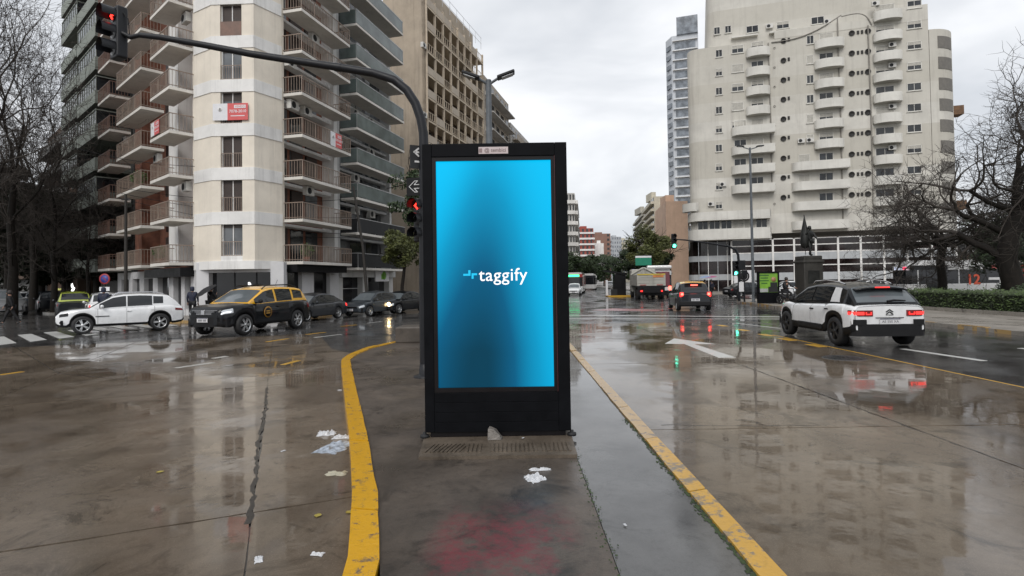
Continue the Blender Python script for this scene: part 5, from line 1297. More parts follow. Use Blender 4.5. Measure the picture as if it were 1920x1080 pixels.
for z in (1.55, 1.85, 2.05): box_part(t, 'rib', M_trk, (0, -.455, z), (2.3, .03, .05))
for x in (-.75, .75): box_part(t, 'reflector', mat('reflector_red', (.35, .05, .04), .4, var=.1), (x, -.50, 1.36), (.55, .02, .06)); box_part(t, 'tail_lamp', M_tl, (x*1.12, -.52, .80), (.30, .05, .14))
box_part(t, 'chassis', M_black, (0, 2.4, .85), (1.6, 6.4, .40)); box_part(t, 'mudguard', M_black, (0, -.38, .78), (2.4, .08, .75))
box_part(t, 'cab', M_trk, (0, 5.9, 1.75), (2.4, 1.9, 2.3), .12)
MB().tube([(-1.25, 4.9, 2.35), (-.1, 4.9, 3.0), (.1, 4.9, 3.0), (1.25, 4.9, 2.35)], .09, 6).tube([(-.25, 4.9, 2.3), (-.15, 4.9, 2.95)], .06, 5).tube([(.25, 4.9, 2.3), (.15, 4.9, 2.95)], .06, 5).obj('roof_frame', M_trk, t)
wm = wheel_meshes(.48, .3, 6, M_rimd)
for y in (.6, 1.7, 5.9):
    for sgn in (-1, 1): w_ = link('wheel', wm[0], t, (sgn*1.05, y, .48)); link('rim', wm[1], w_)

# --- buses
M_bred = car_paint('bus_red', (.42, .05, .045)); M_bwh = car_paint('bus_white', (.60, .60, .60)); M_bgl = glass_mat('bus_glass', (.014, .015, .018), .06, .4); M_bmar = glass_mat('bus_rear_glass', (.12, .02, .03), .1, .3)
def make_bus(label, loc, hd, L=10.5, H=3.05, W=2.5, low=M_bwh, topm=M_bred, name='bus'):
    t = thing(name, label, 'bus', (loc[0], loc[1], .005), -R_(hd))
    def shell(z0, z1, w_, nm, m, l=L): return MB().prism([(-w_/2+.12, -l/2), (w_/2-.12, -l/2), (w_/2, -l/2+.12), (w_/2, l/2-.35), (w_/2-.35, l/2), (-w_/2+.35, l/2), (-w_/2, l/2-.35), (-w_/2, -l/2+.12)], z0, z1).obj(nm, m, t, bevel=.04)
    shell(.32, 1.05, W, 'lower_body', low); shell(1.05, 2.30, W-.03, 'window_band', M_bgl, L-.03); shell(2.30, 2.72, W, 'upper_body', topm); shell(2.72, 2.95, W-.25, 'roof', low, L-.4)
    for sgn in (-1, 1):
        for k in range(6): MB().box((sgn*(W/2-.008), -L/2+.9+k*(L-1.8)/5, 1.68), (.02, .10, 1.25)).obj('pillar', topm if k % 2 else M_bgl, t)
    wm = wheel_meshes(.48, .28, 6, M_rimd)
    for y in (-L/2+2.6, L/2-2.4):
        for sgn in (-1, 1): w_ = link('wheel', wm[0], t, (sgn*(W/2-.14), y, .48)); link('rim', wm[1], w_)
    return t
p = at(1786, 540, 52.0)
t = make_bus('red and white city bus numbered 12 passing behind the plaza hedge', (p.x+.6, 52.0), -88.5, 10.9, topm=M_bwh)
t.scale = (1, 1, 1.02)
for dy, l, m_ in ((-2.4, 3.6, M_bwh), (2.6, 4.2, M_bwh)): MB().box((0, dy, 3.02), (1.9, l, .30)).obj('roof_unit', m_, t, bevel=.08)
M_12 = mat('bus_number_orange', (.62, .10, .05), .5, var=.05)
ob = text('lettering', '12', 1.25, M_12, t, (-1.262, -.35, 1.36), (PI/2, 0, -PI/2), .01, bold=.03)
for sgn in (-1,): MB().box((-1.255, -2.2, 1.45), (.02, 1.0, .22)).obj('notice', M_bwh, t)
MB().box((-.2, 5.42, 2.48), (1.7, .06, .26)).obj('destination_display', emit_mat('led_white', (.75, .8, 1.0), 1.2), t); MB().box((-.85, 5.46, 2.48), (.5, .04, .24)).obj('route_display', emit_mat('led_red', (1.0, .08, .15), 1.3), t)
MB().box((-1.258, 4.55, 2.50), (.02, 1.35, .22)).obj('side_display', emit_mat('led_blue', (.45, .5, 1.0), .9), t)
MB().box((-1.262, 3.2, 1.3), (.02, 1.2, 1.9)).obj('door', M_bgl, t); MB().box((-1.258, -3.6, 2.50), (.03, 3.2, .36)).obj('red_panel', M_bred, t); MB().box((-1.258, 3.6, 2.51), (.03, 3.4, .40)).obj('front_panel', M_pb, t); MB().box((-1.256, -4.6, 1.68), (.02, 1.3, 1.2)).obj('rear_panel', M_bred, t)
for i, (px, Y, lab) in enumerate(((1102, 78, 'city bus with a lit green route sign, first of the queue along the left kerb'), (1124, 104, 'white topped city bus second in the queue along the left kerb'))):
    p = at(px, 545, Y); t = make_bus(lab, (p.x-1.2, Y+4), 190, 10, topm=M_pg if i else M_bred)
    if i == 0: MB().box((0, 5.02, 2.5), (1.6, .06, .28)).obj('destination_display', emit_mat('led_green', (.05, 1.0, .35), 2.2), t)
    else: MB().box((0, 0, 2.98), (1.6, 6, .2)).obj('roof_unit', M_bwh, t)
t = make_bus('white and maroon coach beside the tipper truck, seen from behind', (15.9, 62.5), 9, 10, low=M_bwh, topm=M_bwh, name='coach')
MB().box((0, -5.0, 1.9), (2.1, .06, 1.5)).obj('rear_window', M_bmar, t, bevel=.1); MB().box((0, -4.7, 3.1), (2.5, 1.2, .35)).obj('roof_fairing', M_bwh, t, bevel=.12)
for x in (-1.05, 1.05): MB().box((x, -5.04, .95), (.28, .06, .40)).obj('tail_lamp', M_tlb, t, bevel=.04)
MB().box((0, -5.02, .45), (2.4, .1, .5)).obj('rear_bumper', M_black, t)
# --- other cars: side street row, plaza side, far avenue
pk = 'cars parked along the side street'
def generic(label, px, py, hd, base_, paint, group=None, sc_=1.0, tail=M_tld, **kw):
    p = g(px, py); c = make_car(label, p, hd, spec(base_, paint=paint, mirm=paint, **kw), group=group); c['t'].scale = (sc_,)*3
    L = c['L']/2; lamp_patch(c, 'tail_lamp', tail, -L+.05, -L+.24, .62, .84); lamp_patch(c, 'head_lamp', M_hl, L-.36, L-.06, .62, .84); return c
generic('lime green roofed taxi waiting beyond the white SUV', 138, 594, -40, ht, M_pg, None, 1.1, roofpaint=M_pgr)
generic('white hatchback with a lit tail lamp just behind the white SUV', 196, 598, -40, ht, M_pw, None, 1.05, tail=M_tl)
generic('silver van-like car at the far left edge', 6, 592, 130, ht, M_ps, None, 1.25)
for i, (px, py, m_, lab) in enumerate(((96, 585, M_pb, 'black car parked in the side street row, nearest the lime taxi'), (70, 582, M_pbl, 'slate car parked in the middle of the side street row'), (48, 579, M_pw, 'white car parked last in the side street row'))):
    generic(lab, px, py, -42, sd if i else ht, m_, pk, 1.1)
for i, (px, py, m_, hd, lab) in enumerate(((1400, 552, M_pb, 80, 'dark car turning behind the right traffic light'), (1478, 551, M_pw, -85, 'white car passing behind the poster stand'), (1425, 549, M_ps, -84, 'silver car beyond the poster stand'), (1655, 549, M_pw, -84, 'white car behind the statue, right of the pedestal'))):
    p = g(px, py); p = (p[0], min(p[1], 58)) if p[1] < 58 else (at(px, py, 55).x, 55+i*.8); c = make_car(lab, p, hd, spec(ht if i % 2 else sd, paint=m_, mirm=m_)); finish(c)
for px, Y, m_, hd, lab in ((1077, 70, M_pw, 190, 'white car just past the billboard edge on the far left lane'), (1143, 120, M_ps, 8, 'silver car far down the avenue'), (1152, 150, M_pw, 8, 'white car farthest down the avenue')):
    p = at(px, 545, Y); c = make_car(lab, (p.x, Y), hd, spec(ht, paint=m_, mirm=m_)); finish(c)
# ------------------------------------------------------------------ the digital billboard
YF = 6.33; px2x = lambda px, y=550: at(px, y, YF).x; pz = lambda py, px=930: at(px, py, YF).z
M_kb = mat('billboard_black', (.0055, .006, .0075), .5, var=.25, vs=4, spec=.07); M_kb2 = mat('billboard_bezel', (.006, .005, .006), .35, var=.2, vs=3, spec=.25)
x0, x1 = px2x(797, 800), px2x(1071, 800); zt = at(926, 268, YF).z; zb = .150; xc = (x0+x1)/2; KW = x1-x0; KD = .42
kb = thing('digital_billboard', 'tall black digital billboard with a bright blue screen on the median', 'billboard', (xc, YF, zb)); zt -= zb
# shell: hollow frame round the recessed screen
sx = px2x(928)-xc; SW = 1.308; sz0, sz1 = at(928, 727, YF).z-zb, at(926, 300, YF).z-zb
MB().box((0, KD/2+.06, zt/2+.03), (KW, KD-.10, zt-.06)).obj('cabinet', M_kb, kb, bevel=.012)
fw = .05
def kbox(n, m, xa, xb, za, zb_, ya=.0, yb=.075, bv=.006): return MB().box(((xa+xb)/2, (ya+yb)/2, (za+zb_)/2), (xb-xa, yb-ya, zb_-za)).obj(n, m, kb, bevel=bv)
sl_, sr = sx-SW/2-.045, sx+SW/2+.045; sb, st_ = sz0-.05, sz1+.045
kbox('front_frame', M_kb, -KW/2, sl_, .06, zt); kbox('front_frame', M_kb, sr, KW/2, .06, zt); kbox('front_frame', M_kb, sl_+.001, sr-.001, st_, zt-.001)
nP = 4
for i in range(nP):
    za, zb2 = .06+(sb-.06)*i/nP, .06+(sb-.06)*(i+1)/nP; kbox('lower_panel', M_kb, sl_+.001, sr-.001, za, zb2-.003, .004+.001*(i % 2), .07, .002)
kbox('plinth', M_kb2, -KW/2+.06, KW/2-.06, 0.0, .065, .03, .35)
for s_ in (-1, 1): MB().lathe([(1e-4, .0), (.05, .0), (.05, .03), (.02, .035), (.02, .06), (1e-4, .06)], 10, (s_*(KW/2+.01), .03, 0)).obj('anchor_bolt', M_dkgrey, kb)
bz = .03
for (xa, xb, za, zb2) in ((sl_, sx-SW/2, sb, st_), (sx+SW/2, sr, sb, st_), (sx-SW/2, sx+SW/2, sz1, st_), (sx-SW/2, sx+SW/2, sb, sz0)):
    MB().box(((xa+xb)/2, .035, (za+zb2)/2), (xb-xa, .04, zb2-za)).obj('bezel', M_kb2, kb)
M_rim_r = mat('bezel_edge_red', (.06, .010, .014), .4, var=.2)
MB().box((sr-.004, .012, (sb+st_)/2), (.006, .03, st_-sb)).obj('bezel_edge', M_rim_r, kb)
# screen picture: blue gradient as the panel shows it
m, t_, b_ = _base('screen_image'); tc = t_.nodes.new('ShaderNodeTexCoord'); sp = t_.nodes.new('ShaderNodeSeparateXYZ'); t_.links.new(tc.outputs['Generated'], sp.inputs[0])
def mth(op, a, b=None, c=None):
    n = t_.nodes.new('ShaderNodeMath'); n.operation = op
    for i, v in enumerate((a, b, c)):
        if v is None: continue
        if isinstance(v, (int, float)): n.inputs[i].default_value = v
        else: t_.links.new(v, n.inputs[i])
    return n.outputs[0]
u_, v_ = sp.outputs['X'], sp.outputs['Z']
cen = mth('MULTIPLY_ADD', v_, .08, .36); dx_ = mth('SUBTRACT', u_, cen)
wL = mth('MULTIPLY_ADD', mth('SUBTRACT', 1.0, v_), .46, .20); wR = mth('MULTIPLY_ADD', mth('SUBTRACT', 1.0, v_), .10, .32)
isl_ = mth('LESS_THAN', dx_, 0.0); ww = mth('ADD', mth('MULTIPLY', isl_, wL), mth('MULTIPLY', mth('SUBTRACT', 1.0, isl_), wR))
q_ = mth('DIVIDE', dx_, ww); ga = mth('EXPONENT', mth('MULTIPLY', mth('MULTIPLY', q_, q_), -1.0))
D_ = mth('MINIMUM', mth('MULTIPLY_ADD', mth('SUBTRACT', 1.0, v_), .86, .20), .93)
br = mth('SUBTRACT', 1.0, mth('MULTIPLY', ga, D_)); br = mth('SUBTRACT', br, mth('MULTIPLY', mth('SUBTRACT', 1.0, v_), .10))
colr = ramp(t_, br, [(0.0, (.0003, .050, .095)), (.35, (.001, .115, .24)), (.7, (.001, .32, .58)), (1.0, (.001, .58, 1.0))])
t_.links.new(colr, b_.inputs['Emission Color']); b_.inputs['Emission Strength'].default_value = .80; b_.inputs['Base Color'].default_value = (.004, .004, .005, 1); b_.inputs['Roughness'].default_value = .5; b_.inputs['Specular IOR Level'].default_value = .06
M_screen = m
scr = MB().box((sx, .055, (sz0+sz1)/2), (SW, .02, sz1-sz0)).obj('screen', M_screen, kb)
M_tw = emit_mat('screen_white', (1, 1, 1), .80); M_tc = emit_mat('screen_cyan', (.0, .50, .80), .75)
ltx = at(943, 514, YF); o = text('lettering', 'taggify', .204, M_tw, scr, (ltx.x-xc, .0425, ltx.z-zb-.012), (PI/2, 0, 0), .001, spacing=1.06, bold=.0005)
lx, lz = at(879, 513, YF).x-xc, at(879, 513, YF).z-zb; k = YF/F_PX
def bit(pa, pb, qa, qb): return MB().box((lx+(pa+pb)/2*k, .043, lz-(qa+qb)/2*k), ((pb-pa)*k, .004, (qb-qa)*k))
mbq = MB()
for pa, pb, qa, qb in ((-1.5, 2.7, -6.5, 4.0), (-11, -1.5, .2, 4.0), (4.6, 8.4, -.6, 9.8), (8.4, 15, -.6, 3.2)): mbq.box((lx+(pa+pb)/2*k, .043, lz-(qa+qb)/2*k), ((pb-pa)*k, .004, (qb-qa)*k))
mbq.obj('logo_mark', M_tc, scr)
pl = MB().box((0, -.004, 0), (.335, .006, .078)).obj('brand_plate', mat('brand_plate_pink', (.55, .47, .47), .4, var=.08), kb, (at(925, 282, YF).x-xc, -.001, at(925, 282, YF).z-zb))
text('lettering', '@ tembici', .058, mat('brand_ink', (.17, .11, .11), .5, var=0), pl, (.02, -.009, 0), (PI/2, 0, 0), .001)
MB().box((-.145, -.009, 0), (.035, .003, .045)).obj('brand_icon', mat('brand_ink2', (.25, .18, .18), .5, var=0), pl)

# rock and litter
def lump(name, label, cat, loc, r, m, seed, sq=(1, 1, .7), sub=2):
    rg = random.Random(seed); mb = MB(); vs = []
    n, mrg = 9, 6
    for i in range(mrg+1):
        for j in range(n):
            a = PI*i/mrg; q = 2*PI*j/n; k = r*rg.uniform(.72, 1.15) if 0 < i < mrg else r*.9
            vs.append((k*sq[0]*math.sin(a)*math.cos(q), k*sq[1]*math.sin(a)*math.sin(q), k*sq[2]*math.cos(a)+r*sq[2]*.85))
    mb.add(vs, [(i*n+j, (i+1)*n+j, (i+1)*n+(j+1) % n, i*n+(j+1) % n) for i in range(mrg) for j in range(n)]); return tag(mb.obj(name, m, loc=loc), label, cat)
p = g(926, 824, .15); mb = MB(); mb.add([(-.07, -.06, 0), (.09, -.05, 0), (.10, .06, 0), (-.06, .07, 0), (-.065, -.03, .12), (.0, -.035, .115), (.03, .05, .10), (-.05, .06, .135), (.075, -.045, .035)], [(3, 2, 1, 0), (0, 1, 8, 5, 4), (1, 2, 6, 8), (8, 6, 5), (2, 3, 7, 6), (3, 0, 4, 7), (4, 5, 6, 7)])
tag(mb.obj('rock', mat('stone_grey', (.17, .155, .14), .6, var=.35, vs=14, bmp=.6, bs=40), None, (p[0], p[1]+.02, .150), bevel=.008), 'grey broken stone leaning on the billboard foot', 'stone')
M_bag = mat('white_plastic_bag', (.52, .53, .55), .25, var=.10, vs=14, spec=.6); M_bagc = mat('clear_plastic_bag', (.30, .34, .40), .12, var=.5, vs=18, spec=.8); M_paper = mat('damp_paper', (.38, .36, .28), .6, var=.2, vs=14)
def crumple(name, label, c, wd, ln, h, rz, m, seed, n=16, z=.012):
    rg = random.Random(seed); from mathutils import noise as mn
    off = Vector((rg.uniform(0, 50), rg.uniform(0, 50), 0)); mb = MB()
    def fn(u, v):
        e = min(u, v, 1-u, 1-v); q = Vector((u*3.2, v*3.2, 0))+off
        rad = 1+.28*mn.noise(q*1.3)
        zz = abs(mn.noise(q*1.7))*h*1.2+abs(mn.noise(q*4.0))*h*.55
        return ((u-.5)*wd*rad+mn.noise(q+Vector((9, 0, 0)))*wd*.10, (v-.5)*ln*rad+mn.noise(q+Vector((0, 9, 0)))*ln*.10, zz*min(1, e*7)+.003)
    mb.grid(fn, n, n, smooth=False); o = mb.obj(name, m, loc=(c[0], c[1], z), rz=rz); o.modifiers.new('solid', 'SOLIDIFY').thickness = .003
    return tag(o, label, 'litter')
crumple('plastic_bag', 'flat grey-white plastic bag in the gutter beside the yellow kerb', g(629, 838, .02), .30, .46, .035, -.25, M_bagc, 1)
crumple('plastic_bag', 'crumpled bright white bag top above the flat one in the gutter', g(612, 813, .02), .22, .16, .05, .2, M_bag, 2)
crumple('plastic_bag', 'torn white wrapper end touching the yellow kerb', g(641, 820, .02), .22, .10, .05, .1, M_bag, 5)
crumple('plastic_bag', 'small glossy white plastic bag lying on the island in front of the billboard', g(1003, 897, .12), .17, .18, .045, .6, M_bag, 3, z=.118)
crumple('plastic_scrap', 'narrow white plastic scrap next to the glossy bag on the island', g(1013, 881, .12), .19, .05, .025, .1, M_bag, 9, z=.118)
crumple('paper_scrap', 'yellowish damp paper scrap in the gutter below the bags', g(630, 887, .02), .20, .12, .02, -.1, M_paper, 4)
for i, (px, py, lab, s_) in enumerate(((637, 732, 'small white scrap in the gutter high up the kerb', .07), (531, 846, 'tiny white speck of paper on the left lane', .05), (485, 1050, 'curled white scrap low on the left lane', .09), (595, 1040, 'white scrap near the bottom of the gutter', .08), (981, 829, 'white bottle cap on the ribbed footing', .03), (1172, 984, 'tiny white scrap on the grey wet strip', .03))):
    crumple('paper_scrap', lab, g(px, py, .12 if px > 700 else .012), s_*1.1, s_*.6, s_*.2, i, M_bag, 20+i, 8, z=(.165 if 900 < px < 1000 else .118) if px > 700 else .013)
for i, (px, py) in enumerate(((596, 968), (655, 962), (300, 886))):
    mb = MB(); mb.grid(lambda u, v: ((u-.5)*.06*math.sin(PI*(v*.9+.05)), (v-.5)*.07, .004+.01*abs(u-.5)), 4, 6); p = g(px, py, .012)
    tag(mb.obj('fallen_leaf', mat('yellow_leaf', (.30, .24, .04), .5, var=.2), loc=(p[0], p[1], .013), rz=i), ('yellow leaf in the gutter near the bottom', 'yellow leaf touching the foot of the yellow kerb', 'dark leaf far out on the left lane')[i], 'leaf')
# concrete block behind the billboard
tag(MB().box((0, 0, .23), (1.55, 1.1, .46)).obj('concrete_block', wet_mat('block_concrete', (.060, .050, .042), (.095, .080, .066), (.04, .035, .03), 1.2, (.5, .7), .2, .5, .5), None, (-2.72, 17.2, .115), bevel=.03), 'low brown concrete block on the island behind the billboard', 'block')

# ------------------------------------------------------------------ traffic lights and lamps
M_pole = mat('dark_pole_paint', (.012, .013, .016), .45, var=.3, vs=5, spec=.3); M_lens = mat('dark_lens', (.01, .01, .012), .2, var=0)
M_rled = emit_mat('signal_red', (1.0, .03, .02), 3.5); M_gled = emit_mat('signal_green', (.10, 1.0, .62), 5.0)
def signal_head(parent, loc, rz, lit, s=1.0, arrow=False):
    """three-lamp head, faces local -y"""
    h = MB().box((0, .10, 0), (.33*s, .20*s, 1.02*s)).obj('signal_head', M_pole, parent, loc, rz, bevel=.04*s, seg=3)
    for k in range(3):
        z = (.33-.33*k)*s
        MB().lathe([(.145*s, 0), (.15*s, -.02*s), (.15*s, -.24*s)], 18, (0, 0, z), 'y', a0=-PI*.62, a1=PI*.62).lathe([(.135*s, -.24*s), (.135*s, -.02*s), (.14*s, 0)], 18, (0, 0, z), 'y', a0=-PI*.62, a1=PI*.62).obj('visor', M_pole, h)
        on = (k == lit)
        if on and arrow:
            MB().disc(.13*s, 18, (0, -.008, z), 'y', .008).obj('lens', M_lens, h)
            mb = MB()
            for sg in (-1, 1): mb.box((-.045*s, -.014, z+sg*.035*s), (.125*s, .01, .034*s), tilt=Matrix.Rotation(sg*R_(-45), 3, 'Y'))
            mb.box((.035*s, -.014, z), (.13*s, .01, .034*s)).obj('lit_arrow', M_rled, h)
        else: MB().lathe([(1e-4, -.03*s), (.08*s, -.02*s), (.13*s, 0)], 18, (0, -.005, z), 'y').obj('lens', (M_rled if k == 0 else M_gled) if on else M_lens, h)
    return h
YP = 10.6; pb = at(796, 600, YP)
ms = thing('traffic_light', 'dark traffic light mast with a long curved arm and red arrow over the left lane', 'traffic light', (pb.x, YP, .115))
def rp(px, py, Y=YP): p = at(px, py, Y); return (p.x-pb.x, Y-YP, p.z-.115)
pts = [(0, 0, 0), (0, 0, 2), rp(795, 300), rp(794, 250), rp(789, 222), rp(779, 194), rp(763, 169), rp(740, 150), rp(700, 137), rp(640, 127), rp(560, 115), rp(470, 101), rp(380, 84), rp(300, 70), rp(262, 66)]
MB().tube(pts, [.10, .095, .092, .09, .088, .086, .083, .08, .078, .075, .070, .066, .060, .054, .05], 14).obj('mast', M_pole, ms)
MB().tube([rp(640, 127), rp(628, 125.5)], .082, 14).obj('arm_joint', M_pole, ms); MB().lathe([(.22, 0), (.22, .03), (.12, .04), (.10, .25), (.09, .26)], 16).obj('base_plate', M_pole, ms)
MB().tube([rp(262, 66), rp(245, 70), rp(230, 62)], .045, 8).obj('bracket', M_pole, ms)
e_ = rp(212, 60); signal_head(ms, e_, -R_(34), 0, .98, True)
MB().tube([rp(243, 66), rp(240, 35), rp(224, 15), rp(214, 14)], .010, 6).obj('cable', M_black, ms)
signal_head(ms, rp(784, 412), -R_(28), 0, .82, True)
sg = MB().box((0, 0, 0), (.34, .03, .34)).obj('arrow_sign', M_black, ms, rp(779, 350), -R_(8))
M_sgw = mat('sign_white', (.62, .62, .62), .5, var=.05)
mb = MB()
def bar(a, b, w_=.012, y=-.02): 
    a, b = Vector((a[0], y, a[1])), Vector((b[0], y, b[1])); d = b-a; L = d.length; an = math.atan2(d.z, d.x); mb.box(tuple((a+b)/2), (L+w_, .004, w_), tilt=Matrix.Rotation(-an, 3, 'Y'))
P_ = [(-.12, 0), (-.01, .105), (.05, .105), (-.02, .035), (.10, .035), (.10, -.035), (-.02, -.035), (.05, -.105), (-.01, -.105)]
for a, b in zip(P_, P_[1:]+P_[:1]): bar(a, b)
mb.obj('arrow_outline', M_sgw, sg)
sg = MB().box((0, 0, 0), (.36, .03, .44)).obj('direction_sign', M_dkgrey, ms, rp(786, 295), R_(28)); mb = MB()
for cz, fl in ((.09, 1), (-.09, -1)):
    bar((-.10*fl, cz), (.08*fl, cz+.0), .035); bar((-.10*fl, cz), (-.02*fl, cz+.07), .032); bar((-.10*fl, cz), (-.02*fl, cz-.07), .032)
mb.obj('arrows', M_sgw, sg)
# double street lamp on the island
def double_lamp(label, x, y, h, s=1.0, z0=.115, armw=.24, tilt=20):
    t = thing('street_lamp', label, 'street lamp', (x, y, z0)); MB().tube([(0, 0, 0), (0, 0, h*.5), (0, 0, h)], [.10*s, .085*s, .07*s], 12).obj('pole', M_pole2, t); MB().lathe([(.2*s, 0), (.2*s, .04), (.11*s, .06), (.10*s, .4)], 14).obj('base', M_pole2, t)
    for sg in (-1, 1):
        MB().tube([(0, 0, h-.12), (sg*armw, -.05, h+.02)], .035*s, 8).obj('arm', M_pole2, t)
        rot = Matrix.Rotation(-sg*R_(tilt), 3, 'Y'); hd = MB().box((sg*(armw+.20*s), -.06, h+.10*s), (.46*s, .26*s, .07*s), tilt=rot).obj('lamp_head', M_pole, t, bevel=.02)
        MB().box((sg*(armw+.24*s), -.06, h+.105*s-.045*s), (.30*s, .2*s, .01), tilt=rot).obj('lamp_lens', M_alum, hd)
    return t
M_pole2 = mat('grey_lamp_post', (.10, .112, .125), .45, var=.25, vs=5)
p = at(918, 300, 14.0); double_lamp('grey double-headed street lamp rising behind the billboard', p.x, 14.0, at(918, 150, 14.0).z-.115)
p = at(1409, 400, 40.2); double_lamp('tall thin double-headed street lamp on the plaza corner', p.x, 40.2, at(1407, 277, 40.2).z-.13, 1.05, .13, .5, 4)
# right traffic light
YR = 42.2; pb2 = at(1386, 568, YR); tr = thing('traffic_light', 'dark traffic light mast with green lights on the right plaza corner', 'traffic light', (pb2.x, YR, .13))
rq = lambda px, py: (at(px, py, YR).x-pb2.x, 0, at(px, py, YR).z-.13)
MB().tube([(0, 0, 0), rq(1386, 500), rq(1384, 478), rq(1379, 468), rq(1366, 462), rq(1330, 456), rq(1285, 450), rq(1268, 449)], [.11, .10, .095, .09, .08, .07, .05, .045], 10).obj('mast', M_pole, tr)
signal_head(tr, rq(1264, 452), -R_(4), 2, 1.1); signal_head(tr, rq(1379, 503), -R_(4), 2, 1.1); MB().box((0, -.12, 0), (.55, .12, .7)).obj('control_box', M_pole, tr, rq(1389, 497))
t = thing('notice_post', 'short dark post with a white notice beside the right traffic light', 'post', (*at(1396, 565, 41).xy, .13)); MB().tube([(0, 0, 0), (0, 0, 2.1)], .07, 8).obj('post', M_pole, t); MB().box((0, -.1, 2.1), (.34, .2, .4)).obj('box_head', M_pole, t); MB().box((-.25, -.12, 1.1), (.34, .03, .7)).obj('notice', M_bw, t)
# poster stand
t = thing('poster_stand', 'black poster stand with a green advert on the plaza corner', 'poster stand', (*at(1441, 570, 38.3).xy, .13), -R_(3)); 
MB().box((0, 0, .32), (1.42, .36, .64)).obj('base', M_kb, t, bevel=.02); 
for x in (-.655, .655): MB().box((x, 0, 1.40), (.09, .3, 1.5)).obj('frame_side', M_kb, t)
for z in (.69, 2.11): MB().box((0, 0, z), (1.40, .3, .10)).obj('frame_rail', M_kb, t)
ps_ = MB().box((0, -.06, 1.40), (1.22, .05, 1.33)).obj('poster', mat('poster_green', (.17, .36, .035), .35, var=.2, vs=3), t)
M_ink2 = mat('poster_dark_green', (.04, .13, .02), .4, var=.1)
for i, (w_, z) in enumerate(((.62, 1.9), (.5, 1.72), (.6, 1.54), (.4, 1.36))): MB().box((-.28, -.09, z), (w_, .006, .09)).obj('poster_text_line', M_ink2, ps_)
mb = MB(); mb.lathe([(1e-4, 0), (.17, 0), (.17, -.01), (1e-4, -.01)], 14, (.34, -.088, 1.62), 'y'); mb.obj('portrait_head', mat('poster_skin', (.36, .20, .11), .5, var=.1), ps_); MB().prism([(-.02, -.1), (.60, -.1), (.60, -.087), (-.02, -.087)], .76, 1.12).prism([(.12, -.1), (.58, -.1), (.58, -.088), (.12, -.088)], 1.12, 1.42).obj('portrait_suit', M_dkgrey, ps_); MB().prism([(-.6, -.1), (-.05, -.1), (-.05, -.087), (-.6, -.087)], .76, 1.0).obj('poster_footer', mat('poster_grey', (.35, .36, .36), .5, var=.1), ps_)
# parking sign, utility pole on the left pavement
p = at(197, 560, 33.5); t = thing('no_parking_sign', 'round blue and red no parking sign on the left pavement', 'sign', (p.x, 33.5, .13)); z = at(197, 523, 33.5).z-.13; MB().tube([(0, 0, 0), (0, 0, z+.2)], .035, 8).obj('post', M_pole, t)
MB().lathe([(1e-4, -.05), (.25, -.05), (.25, -.03)], 20, (0, 0, z), 'y').obj('blue_disc', mat('sign_blue', (.04, .06, .30), .45, var=.1), t); MB().lathe([(.235, -.055), (.32, -.055), (.32, -.03)], 20, (0, 0, z), 'y').obj('red_ring', mat('sign_red', (.30, .03, .035), .45, var=.1), t); MB().box((0, -.065, z), (.32, .012, .05), tilt=Matrix.Rotation(R_(45), 3, 'Y')).obj('red_slash', MATS['sign_red'], t); MB().box((0, -.04, z-.60), (.6, .03, .24)).obj('plate', M_bw, t)
for i, (px, Y, h, lab) in enumerate(((236, 34.0, 7.4, 'dark utility pole on the side street pavement'), (690, 37.0, 8.2, 'leaning dark wooden pole in front of the grey balcony block'))):
    p = at(px, 560, Y); t = thing('utility_pole', lab, 'pole', (p.x, Y, .13)); MB().tube([(0, 0, 0), (-.15*i*2, 0, h*.5), (-.45*i*2, 0, h)], [.11, .09, .07], 8).obj('shaft', mat('dark_wood', (.03, .027, .024), .8, var=.3), t); MB().box((-.45*i*2, 0, h-.3), (.5, .08, .08)).obj('cross_arm', M_pole, t)
# overhead cables
for i, (a, b, sag) in enumerate((((225, 352, 33.5), (668, 372, 37), .5), ((225, 362, 33.5), (668, 408, 37), .45), ((225, 372, 33.5), (668, 440, 37), .4), ((225, 384, 33.5), (668, 445, 37), .6), ((60, 248, 40), (365, 312, 31.0), .5))):
    A, B = at(*a), at(*b); tag(MB().tube([A.lerp(B, t)-Vector((0, 0, sag*4*t*(1-t))) for t in [k/16 for k in range(17)]], .016, 5).obj('overhead_cable', M_black), ('uppermost of the black cables strung across the cream block', 'second black cable from the top across the cream block', 'third black cable from the top across the cream block', 'lowest sagging black cable across the cream block', 'thin cable from the side street trees to the cream corner')[i], 'cable')
# green overhead direction sign and blue sign
t = thing('direction_sign', 'green overhead direction sign in front of the avenue tree', 'sign', (*at(1222, 540, 70).xy, .005)); z = at(1208, 489, 70).z; MB().tube([(0, 0, 0), (0, 0, z+.6), (-.8, 0, z+.7)], .10, 8).obj('post', M_pole, t); MB().box((-1.0, -.1, z-.1), (2.0, .06, .95)).obj('panel', mat('sign_green_board', (.01, .20, .12), .45, var=.1), t); MB().box((-1.0, -.1, z+.5), (2.0, .06, .22)).obj('top_strip', M_bw, t)
t = thing('round_sign', 'small round blue sign left of the tipper truck', 'sign', (*at(1188, 540, 80).xy, .005)); z = at(1188, 509, 80).z; MB().tube([(0, 0, 0), (0, 0, z)], .05, 6).obj('post', M_pole, t); MB().lathe([(1e-4, -.08), (.34, -.08), (.34, -.05)], 16, (0, 0, z), 'y').obj('disc', emit_mat('sign_blue_lit', (.05, .06, .5), .4), t)
